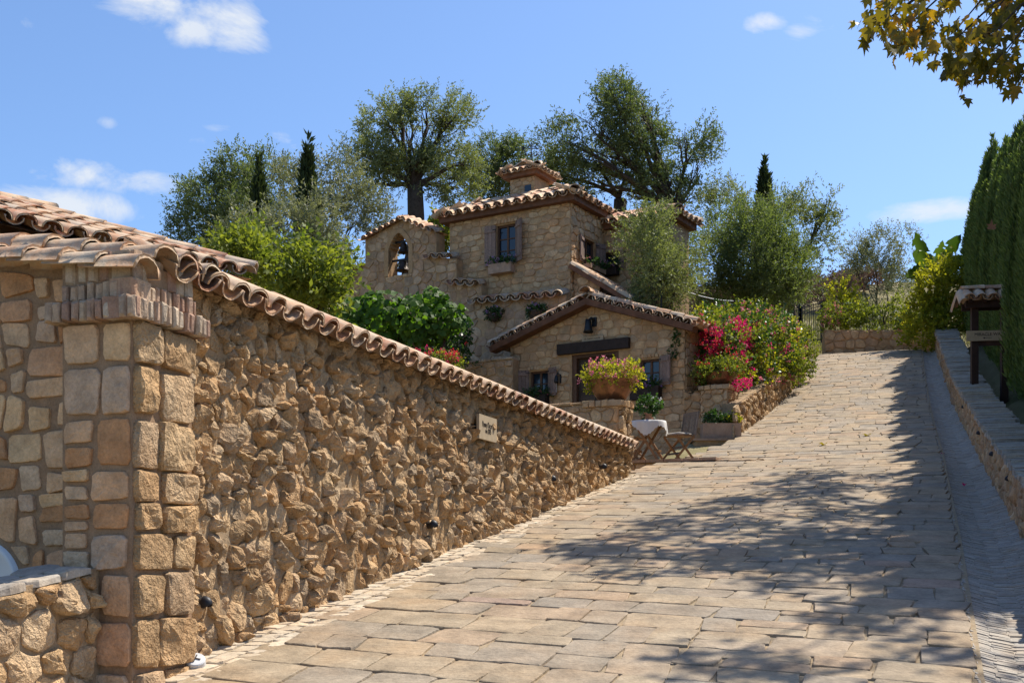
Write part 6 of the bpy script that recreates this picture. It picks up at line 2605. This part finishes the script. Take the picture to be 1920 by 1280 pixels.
ch = TF.p(.84, 0, -.42)
fdir = (Vector((tcx, tcy, 0)) - Vector((ch.x, ch.y, 0))).normalized() * .55 + TF.N * .75
folding_chair((ch.x, ch.y), fdir, 'slatted folding chair with a pale cushion right of the bistro table')
ch = TF.p(-.12, 0, -.5)
folding_chair((ch.x, ch.y), TF.U, 'folding chair mostly hidden behind the bowl pier left of the table', False)

# planter plants
f_, a_, b_, z_ = PLANTER
bl = [tuple(f_.p(a_ + .22, z_ + .08, -.27)) + (.16, .12, .12), tuple(f_.p(b_ - .28, z_ + .05, -.27)) + (.12, .1, .09)]
foliage(plt, bl, 'dark_leaf', 310, 160, 7, .12, .045, .016, upb=1.2)
foliage(plt, [tuple(f_.p(b_ - .14, z_ + .06, -.24)) + (.12, .1, .08)], 'gold_leaf', 311, 90, 7, .1, .04, .016, upb=1.2)


# ------------------------------------------------------------------ window boxes and wall pots
def window_box(fc, w0, w1, z0, z1, label, petal, seed, mat='limestone', dark=False, dep=.2, heads=16):
    c = fc.p((w0 + w1) / 2, z0, .12)
    o = thing('window_box', c, label, 'window box')
    mb = MB()
    ax = (fc.U, fc.N, UP)
    mb.box(fc.p((w0 + w1) / 2, (z0 + z1) / 2, .04 + dep), ((w1 - w0) / 2, .012, (z1 - z0) / 2), ax)
    for w_ in (w0 + .012, w1 - .012):
        mb.box(fc.p(w_, (z0 + z1) / 2, .04 + dep / 2), (.012, dep / 2 - .013, (z1 - z0) / 2), ax)
    mb.box(fc.p((w0 + w1) / 2, z0 + .015, .04 + dep / 2), ((w1 - w0) / 2 - .025, dep / 2 - .013, .012), ax)
    mb.build('box', M[mat], o)
    bl = [tuple(fc.p(w0 + (w1 - w0) * k, z1 + .03, .05 + dep / 2)) + ((w1 - w0) * .24, .13, .09) for k in (.2, .5, .8)]
    foliage(o, bl, 'dark_leaf', seed, 130, 8, .1, .04, .016)
    blossoms(o, [(b[0], b[1], b[2] + .05, b[3], b[4], b[5]) for b in bl], petal, seed + 1, heads, 14, .03, .026)
    return o


r_ = rc(TWF.at(925, 500), TWF.at(967, 512))
window_box(TWF, *r_, 'clay window box of lilac flowers under the tower window', 'lilac', 320, 'limestone')
r_ = rc(CF.at(1190, 729), CF.at(1243, 748))
window_box(CF, *r_, 'dark wooden window box of lilac flowers right of the cottage door', 'lilac', 322, 'beam')
r_ = rc(CF.at(992, 744), CF.at(1032, 763))
window_box(CF, *r_, 'dark wooden window box with few pink blooms left of the cottage door', 'pink', 324, 'beam', heads=7)
r_ = (tr_win[0] - .1, tr_win[1] + .1, tr_win[2] - .16, tr_win[2] - .04)
window_box(TR, *r_, 'window box with pink and white flowers on the tower side window', 'pink', 326, 'limestone', heads=10)
r_ = rc(WF.at(1130, 508), WF.at(1163, 517))
window_box(WF, *r_, 'shaded window box of lilac flowers on the house wing', 'lilac', 328, 'beam', heads=8)


def wall_pot(fc, w, z, r, label, seed, heads):
    c = fc.p(w, z, .1)
    o = thing('wall_pot', c, label, 'flower pot')
    mb = MB()
    mb.lathe([(.01, -r * .95), (r * .4, -r * .85), (r * .75, -r * .5), (r * .95, 0), (r, .12 * r), (r * .9, .1 * r), (.01, 0)], fc.p(w, z, .12), 18)
    mb.build('pot', M['bark'], o, smooth=True)
    bl = [tuple(fc.p(w + k * r * .6, z + .12 * r, .14)) + (r * .75, .14, r * .55) for k in (-.6, .6)]
    foliage(o, bl, 'dark_leaf', seed, 130, 8, .1, .045, .018)
    blossoms(o, [(b[0], b[1], b[2] + .06, b[3], b[4], b[5]) for b in bl], 'lilac', seed + 1, heads, 14, .035, .03)


LGF = BF
w_, z_ = LGF.at(931, 592)
wall_pot(LGF, w_, z_, .18, 'round wall pot of lilac flowers below the tile ledge, left one', 330, 9)
w_, z_ = LGF.at(1011, 588)
wall_pot(LGF, w_, z_, .23, 'wider wall pot of lilac flowers below the tile ledge, right one', 332, 16)
sb = P(634, 552, 27.5)
o = bowl(sb.x, sb.y, sb.z - .1, .18, .15, 'small stone bowl of red flowers on the left end of the bell wall', 'limestone')
foliage(o, [(sb.x, sb.y, sb.z + .1, .17, .15, .1)], 'dark_leaf', 334, 90, 8, .1, .045, .018)
blossoms(o, [(sb.x, sb.y, sb.z + .12, .17, .15, .1)], 'red', 335, 8, 12, .03, .028)
mb = MB()
mb.box((sb.x, sb.y, sb.z - .65), (.14, .14, .548))
stp = mb.build('pedestal', M['house'], None, label='stone pedestal under the red flower bowl by the bell wall', cat='pedestal')

# ------------------------------------------------------------------ lamps, plates and signs on the cottage and walls
ax = (CF.U, CF.N, UP)
lw_, lz_ = CF.at(1111, 612)
lamp = thing('gable_lamp', CF.p(lw_, lz_, .1), 'black bell shaped downlight under the cottage gable peak', 'lamp')
mb = MB()
mb.box(CF.p(lw_ + .06, lz_ + .09, .025), (.055, .02, .1), ax)
mb.tube([CF.p(lw_ + .06, lz_ + .12, .04), CF.p(lw_ + .03, lz_ + .16, .12), CF.p(lw_ - .02, lz_ + .1, .16)], .035, 8)
mb.build('bracket', M['iron'], lamp, smooth=False)
mb = MB()
mb.lathe([(.01, .14), (.06, .13), (.075, .0), (.09, -.09), (.115, -.16), (.1, -.155), (.07, -.05), (.01, .1)], CF.p(lw_ - .02, lz_, .17), 18)
mb.build('shade', M['iron'], lamp, smooth=True)
sw_, sz_ = CF.at(1050, 713)
sc_ = thing('wall_lantern', CF.p(sw_, sz_ - .1, .06), 'small iron wall lantern with a hanging cord left of the cottage door', 'lantern')
mb = MB()
mb.box(CF.p(sw_ + .03, sz_ + .03, .02), (.02, .015, .1), ax)
mb.tube([CF.p(sw_ + .03, sz_ + .1, .03), CF.p(sw_, sz_ + .16, .1), CF.p(sw_ - .03, sz_ + .09, .12)], .012, 6)
mb.build('bracket', M['iron'], sc_)
mb = MB()
mb.lathe([(.01, .1), (.03, .09), (.05, .0), (.055, -.05), (.04, -.07), (.01, -.07)], CF.p(sw_ - .03, sz_, .12), 10)
mb.build('lantern_body', M['iron'], sc_, smooth=True)
mb = MB()
mb.tube([CF.p(sw_ - .03, sz_ - .07, .12), CF.p(sw_ - .03, sz_ - .28, .12)], .005, 5)
mb.build('cord', M['cloth'], sc_)


def text_mesh(parent, body, pos, U, N, size, mat, name='lettering', bold=0.0):
    cu = bpy.data.curves.new('lettering', 'FONT')
    cu.body = body
    cu.size = size
    cu.align_x = 'CENTER'
    cu.align_y = 'CENTER'
    cu.extrude = .0015
    cu.offset = bold
    tmp = bpy.data.objects.new('tmp', cu)
    col.objects.link(tmp)
    dg = bpy.context.evaluated_depsgraph_get()
    me = bpy.data.meshes.new_from_object(tmp.evaluated_get(dg))
    bpy.data.objects.remove(tmp)
    me.materials.clear()
    me.materials.append(mat)
    me.name = 'lettering'
    o = link(name, me, pos, parent)
    R = Matrix((Vector(U), UP, Vector(N))).transposed().to_quaternion()
    o.rotation_mode = 'QUATERNION'
    o.rotation_quaternion = R
    return o


p0, p1 = CF.at(1093, 634), CF.at(1133, 628)
pzc = zbt + .06
pwc = (p0[0] + p1[0]) / 2
np_ = thing('name_plate', CF.p(pwc, zbt + .02, .04), 'tan name plate resting on the dark lintel beam above the cottage door', 'sign')
mb = MB()
mb.box(CF.p(pwc, pzc, .045), ((p1[0] - p0[0]) / 2, .012, .052), ax)
mb.build('plate', M['plate'], np_)
text_mesh(np_, "EL DAN'S HOUSE", CF.p(pwc, pzc, .0588), CF.U, CF.N, .052, M['ink'])
pq0, pq1 = LW.at(896, 775, .105), LW.at(929, 825, .105)
w0_, w1_ = pq0[0], pq1[0]
zt_, zb_q = LW.at(896, 775, .105)[1], LW.at(896, 821, .105)[1]
pl_ = thing('wall_plaque', LW.p((w0_ + w1_) / 2, zb_q, .16), 'tan rectangular plaque with dark lettering on the long rubble wall', 'sign')
mb = MB()
mb.box(LW.p((w0_ + w1_) / 2, (zt_ + zb_q) / 2, .105), ((w1_ - w0_) / 2, .016, (zt_ - zb_q) / 2), (LW.U, LW.N, UP))
mb.build('plate', M['plate'], pl_)
mb = MB()
for sgn in (-1, 1):
    mb.box(LW.p((w0_ + w1_) / 2 + sgn * .2, (zt_ + zb_q) / 2, .04), (.02, .06, .03), (LW.U, LW.N, UP))
mb.build('bracket', M['iron'], pl_)
wc_ = (w0_ + w1_) / 2
hh_ = zt_ - zb_q
t1 = text_mesh(pl_, 'Penny Oscar St', LW.p(wc_, zb_q + hh_ * .62, .1235), LW.U, LW.N, .092, M['ink'], bold=-.001)
t1.scale = (1.0 * (w1_ - w0_) / .86, 1, 1)
t2 = text_mesh(pl_, 'nm 2025', LW.p(wc_, zb_q + hh_ * .37, .1235), LW.U, LW.N, .08, M['ink'], bold=-.001)
t2.scale = (1.0 * (w1_ - w0_) / .86, 1, 1)


# dome shaped step lights
def step_light(fc, w, z, label, r=.042, out=.09):
    c = fc.p(w, z, out)
    o = thing('step_light', c, label, 'wall light')
    V_, F_ = [], []
    n, m = 10, 6
    for j in range(m + 1):
        b = math.pi / 2 * j / m
        for i in range(n + 1):
            a = -math.pi * .15 + math.pi * 1.3 * i / n
            V_.append(list(fc.p(w + math.cos(a) * r * math.cos(b), z + math.sin(a) * r * 1.3 * math.cos(b), out + r * 1.5 * math.sin(b))))
    for j in range(m):
        for i in range(n):
            q = j * (n + 1) + i
            F_.append([q, q + 1, q + n + 2, q + n + 1])
    mk('hood', V_, F_, M['iron'], o, True)
    mb = MB()
    mb.lathe([(.003, 0), (r * .8, 0), (r * .8, -.16), (.003, -.16)], fc.p(w, z, out), 12, axes=(fc.U, UP, fc.N))
    mb.build('base', M['bronze'], o)


for px, py, lab in ((385, 1131, 'dark shell shaped light low on the rubble wall near the corner pier'), (812, 984, 'dark shell shaped light low at the middle of the rubble wall'), (1036, 898, 'dark shell shaped light toward the far end of the rubble wall'), (1132, 875, 'last small shell light beside the bowl pier')):
    w_, z_ = LW.at(px, py, .1)
    step_light(LW, w_, z_, lab)
for k, s_ in enumerate((12.0, 14.6, 17.4, 20.6, 24.5)):
    q0, q1 = rw_pt(s_, 0, .4), rw_pt(s_ + .1, 0, .4)
    ff = Face((q1[0], q1[1]), (q0[0] - q1[0], q0[1] - q1[1]))
    step_light(ff, 0, q0[2], ('nearest', 'second nearest', 'third', 'fourth', 'farthest')[k] + ' dark shell light on the right hand wall face', .036, .03)

# drain inspection cover near the corner
dc = P(366, 1238, 7.75)
dv = thing('drain_cover', (dc.x, dc.y, dc.z), 'round pale drain cover with a dark cross at the foot of the wall', 'drain cover')
sl_n = Vector((float(road_z(6, -4.5) - road_z(7, -4.5)) * SN, float(road_z(6, -4.5) - road_z(7, -4.5)) * CS, 1)).normalized()
sl_n = (sl_n + Vector((.25, -.55, 0))).normalized()
ux = sl_n.cross(Vector((0, 1, 0))).normalized()
uy = sl_n.cross(ux)
mb = MB()
mb.lathe([(.002, .02), (.06, .018), (.066, .012), (.07, -.03)], dc, 26, axes=(ux, uy, sl_n))
mb.build('disc', M['cover'], dv, smooth=False)
mb = MB()
mb.bar(dc + sl_n * .024 + ux * .035, dc + sl_n * .024 - ux * .035, .007, .004, tuple(sl_n))
mb.bar(dc + sl_n * .0245 + uy * .035, dc + sl_n * .0245 - uy * .035, .007, .004, tuple(sl_n))
mb.build('cross_slot', M['ink'], dv)

# ------------------------------------------------------------------ roofed signpost on the right wall
sp0 = P(1827, 728, 24.6)
SGF = Face((sp0.x, sp0.y), (1, -.12))
sgn_ = thing('roofed_signpost', sp0, 'dark timber signpost with a small tile roof on the right hand wall', 'signpost')
z_at = lambda py: ZC + (Y0 - py) * 24.6 / F
tp_ = z_at(575)
w2 = SGF.at(1883, 650)[0]
for k, (w_, d_, zb_) in enumerate(((0, 0, z_at(729)), (w2, 0, z_at(790)))):
    q = MB()
    q.box(SGF.p(w_, (zb_ + tp_) / 2, d_), (.068, .068, (tp_ - zb_) / 2), (SGF.U, SGF.N, UP))
    q.build('post', M['post'], sgn_)
q = MB()
q.box(SGF.p(w2 / 2, z_at(643), 0), (w2 / 2 - .069, .035, .06), (SGF.U, SGF.N, UP))
q.build('rail', M['post'], sgn_)
q = MB()
q.box(SGF.p(w2 / 2, tp_ + .02, .16), (.52, .035, .07), (SGF.U, SGF.N, UP))
q.box(SGF.p(w2 / 2, tp_ + .02, -.16), (.52, .035, .07), (SGF.U, SGF.N, UP))
for k in range(4):
    q.box(SGF.p(w2 / 2 - .45 + .3 * k, tp_ + .07, 0), (.03, .3, .03), (SGF.U, SGF.N, UP))
q.build('roof_frame', M['post'], sgn_)
rs_ = random.Random(4)
zr0 = tp_ + .1
for sgn2 in (1, -1):
    ax_ = (SGF.N * sgn2 - UP * .55).normalized()
    upx = SGF.U.cross(ax_)
    upx = upx if upx.z > 0 else -upx
    for i in range(5):
        c = SGF.p(w2 / 2 - .5 + .25 * i, zr0 + .22, 0)
        put_tile(sgn_, c, ax_, upx, rs_, .44, .115)
        if i < 4:
            put_tile(sgn_, c + SGF.U * .125 + upx * .03, ax_, upx, rs_, .43, .1, True)
for i in range(3):
    put_tile(sgn_, SGF.p(w2 / 2 - .58 + .4 * i, zr0 + .26, 0), SGF.U, UP, rs_, .46, .12)
for sgn2 in (1, -1):
    put_tile(sgn_, SGF.p(w2 / 2 - .6, zr0 + .2, 0), (SGF.N * sgn2 - UP * .75).normalized(), (UP - SGF.U * .9).normalized(), rs_, .46, .11)
bd0, bd1 = SGF.at(1812, 640, .09)[0], SGF.at(1892, 640, .09)[0]
bz0, bz1 = z_at(640.5), z_at(621.5)
bd = MB()
bd.box(SGF.p((bd0 + bd1) / 2, (bz0 + bz1) / 2, .085), ((bd1 - bd0) / 2, .014, (bz1 - bz0) / 2), (SGF.U, SGF.N, UP))
bdo = bd.build('sign_board', M['plate'], sgn_)
text_mesh(bdo, 'MIRACLE WAY', SGF.p((bd0 + bd1) / 2 + .02, bz0 + (bz1 - bz0) * .62, .1015), SGF.U, SGF.N, .088, M['ink'])
mb = MB()
ac_ = SGF.p((bd0 + bd1) / 2 + .0, bz0 + (bz1 - bz0) * .27, .101)
mb.box(ac_, (.075, .0015, .004), (SGF.U, SGF.N, UP))
mb.prism([ac_ - SGF.U * .1 + SGF.N * .0015, ac_ - SGF.U * .06 + UP * .02 + SGF.N * .0015, ac_ - SGF.U * .06 - UP * .02 + SGF.N * .0015], [ac_ - SGF.U * .1 - SGF.N * .0015, ac_ - SGF.U * .06 + UP * .02 - SGF.N * .0015, ac_ - SGF.U * .06 - UP * .02 - SGF.N * .0015])
mb.build('arrow', M['ink'], bdo)

# ------------------------------------------------------------------ low wall and iron gate at the lane top
ew0 = P(1546, 640, 38.0)
EWF = Face((ew0.x, 38.0), (1, -.06))
ewr = EWF.at(1765, 640)[0]
ezt = EWF.at(1650, 617)[1]
rngE = random.Random(71)
ew = thing('end_wall', EWF.p(ewr / 2, float(road_z(39, -1)) - .3, -.15), 'low stone planter wall closing the top of the lane', 'wall')
wall_core(EWF, [(0, ezt), (ewr, ezt - .05)], float(road_z(38, -1)) - .6, .4).build('wall_core', M['house_mortar'], ew)
cells = rubble_cells(0, ewr, ezt - 1.0, ezt, .3, 1.2, rngE)
lay_stones(ew, wcells(EWF, cells, [(1, 0, ewr), (-1, 0, 0), (0, 1, ezt - .03)], []), EWF.arr, M['house'], rngE, (.015, .05), 'stone', 120, gap=.012, **SK)


def iron_panel(a, b, z0a, z0b, h, label, name, n, arch_=0.0):
    a, b = Vector(a), Vector(b)
    o = thing(name, (a.x, a.y, min(z0a, z0b)), label, 'gate' if 'gate' in name else 'fence')
    for p_, z0 in ((a, z0a), (b, z0b)):
        q = MB()
        q.box((p_.x, p_.y, z0 + h / 2), (.045, .045, h / 2 + .04))
        q.build('post', M['iron'], o)
    for k in (.05, .9):
        q = MB()
        pts = []
        for i in range(9):
            u = i / 8
            z = z0a + (z0b - z0a) * u + h * k + arch_ * math.sin(u * math.pi / 2) * (1 if k > .5 else 0)
            pts.append((a.x + (b.x - a.x) * u, a.y + (b.y - a.y) * u, z))
        q.tube(pts, .017, 5)
        q.build('rail', M['iron'], o)
    for i in range(1, n):
        u = i / n
        x_, y_ = a.x + (b.x - a.x) * u, a.y + (b.y - a.y) * u
        z0 = z0a + (z0b - z0a) * u
        q = MB()
        q.tube([(x_, y_, z0 + .03), (x_, y_, z0 + h * .93 + arch_ * math.sin(u * math.pi / 2))], .011, 5)
        q.build('bar', M['iron'], o)
    return o


Yg = 39.6
zg_ = lambda py: ZC + (Y0 - py) * Yg / F
iron_panel(P(1440, 640, Yg), P(1499, 640, Yg), zg_(645), zg_(643), 1.32, 'left black iron fence panel beside the lane top gate', 'iron_fence', 13)
iron_panel(P(1501, 640, Yg), P(1542, 640, Yg), zg_(643), zg_(640), 1.3, 'black iron gate with a rising top rail at the lane top', 'iron_gate', 10, .12)
iron_panel(P(1586, 612, Yg + .4), P(1705, 612, Yg + .4), zg_(628), zg_(626), 1.1, 'black iron fence behind the young olive at the lane top', 'iron_fence', 24)

# ------------------------------------------------------------------ odds and ends
# overhead cable with its bent pole
mb = MB()
a, b = P(1285, 546, 29), P(1385, 565, 29)
mb.tube([a + (b - a) * k - UP * (.06 * math.sin(math.pi * k)) for k in np.linspace(0, 1, 9)], .012, 5)
cab = thing('cable_pole', (b.x, b.y, gz_at(b.x, b.y)), 'thin pale cable running to a leaning black pole above the bougainvillea', 'cable')
mb.build('cable', M['cover'], cab)
mb = MB()
mb.tube([P(1377, 563, 29), P(1386, 590, 29), (b.x + .1, b.y, gz_at(b.x, b.y))], .03, 6)
mb.build('pole', M['iron'], cab)
# iron candelabra by the small olive
cb = P(1240, 590, 26.4)
cd = thing('iron_candelabra', (cb.x, cb.y, cb.z - .5), 'black wrought iron candelabra stand under the small round olive', 'lamp stand')
mb = MB()
mb.tube([(cb.x, cb.y, cb.z - .9), (cb.x, cb.y, cb.z + .55)], .018, 6)
mb.build('pole', M['iron'], cd)
for k in range(4):
    q = MB()
    an = k * math.pi / 2 + .4
    q.tube([(cb.x + math.cos(an) * r_, cb.y + math.sin(an) * r_, cb.z + z_) for r_, z_ in ((.02, .1), (.1, .02), (.16, .06), (.16, .16))], .01, 5)
    q.build('arm', M['iron'], cd)
# fallen leaves and petals on the lane
for k, (px, py, m_, lab) in enumerate(((1545, 836, 'sycamore', 'curled brown fallen leaf on the sunny lane'), (1627, 819, 'sycamore', 'smaller reddish fallen leaf farther up the lane'), (1768, 849, 'magenta', 'magenta petal at the edge of the slate gutter'), (1809, 906, 'magenta', 'magenta petal lying in the slate gutter'))):
    lo, hi = 5.0, 36.0
    for _ in range(40):
        mm_ = (lo + hi) / 2
        q = P(px, py, mm_)
        s_, t_ = ST(q.x, q.y)
        if q.z > float(road_z(s_, t_)):
            lo = mm_
        else:
            hi = mm_
    q = P(px, py, (lo + hi) / 2)
    v, f = LV[k]
    sc = .16 if k < 2 else .07
    z0 = .03 if px < 1765 else -.03
    Vl = v * sc + np.array([q.x, q.y, q.z + z0])
    Vl[:, 2] += np.abs(v[:, 0]) * .05 + (v[:, 1] - .4) ** 2 * .08
    mk('fallen_leaf' if k < 2 else 'fallen_petal', Vl, f, M[m_], label=lab, cat='leaf' if k < 2 else 'petal')
# ivy tendrils on the cottage corner
iv = CF.p(-.25, zr_ - .5, .05)
ivy = thing('ivy_tendril', iv, 'thin ivy tendril climbing the right corner of the cottage front', 'vine')
mb = MB()
nri = np.random.default_rng(9)
pts = [CF.p(CF.at(px, py)[0], CF.at(px, py)[1], .05) for px, py in ((1253, 688), (1262, 668), (1268, 650), (1272, 635), (1268, 628))]
mb.tube(pts, .006, 5)
mb.build('stem', M['bark'], ivy)
bl = [tuple(p_) + (.06, .04, .09) for p_ in pts[1:]]
foliage(ivy, bl, 'dark_leaf', 340, 40, 5, .06, .05, .024)
# a dry leaf caught in the hedge
hl = P(1859, 430, 23.5)
v, f = LV[2]
mk('caught_leaf', v * .2 @ np.array([[1, 0, 0], [0, 0, 1], [0, -1, 0]]) + np.array(hl), f, M['terracotta'], label='dry reddish leaf caught on the face of the cypress hedge', cat='leaf')
# a bird far off in the sky
bd_ = P(342, 329, 60)
mb = MB()
mb.lathe([(.002, -.09), (.03, -.04), (.035, .02), (.002, .09)], bd_, 6, axes=((0, 1, 0), (0, 0, 1), (1, 0, 0)))
mb.add([bd_ + Vector((-.02, 0, .02)), bd_ + Vector((.05, 0, .02)), bd_ + Vector((.0, .2, .07)), bd_ + Vector((0, -.2, .07))], [[0, 1, 2], [1, 0, 3]])
mb.build('bird', M['iron'], label='tiny dark bird in the sky left of the olive grove', cat='bird')
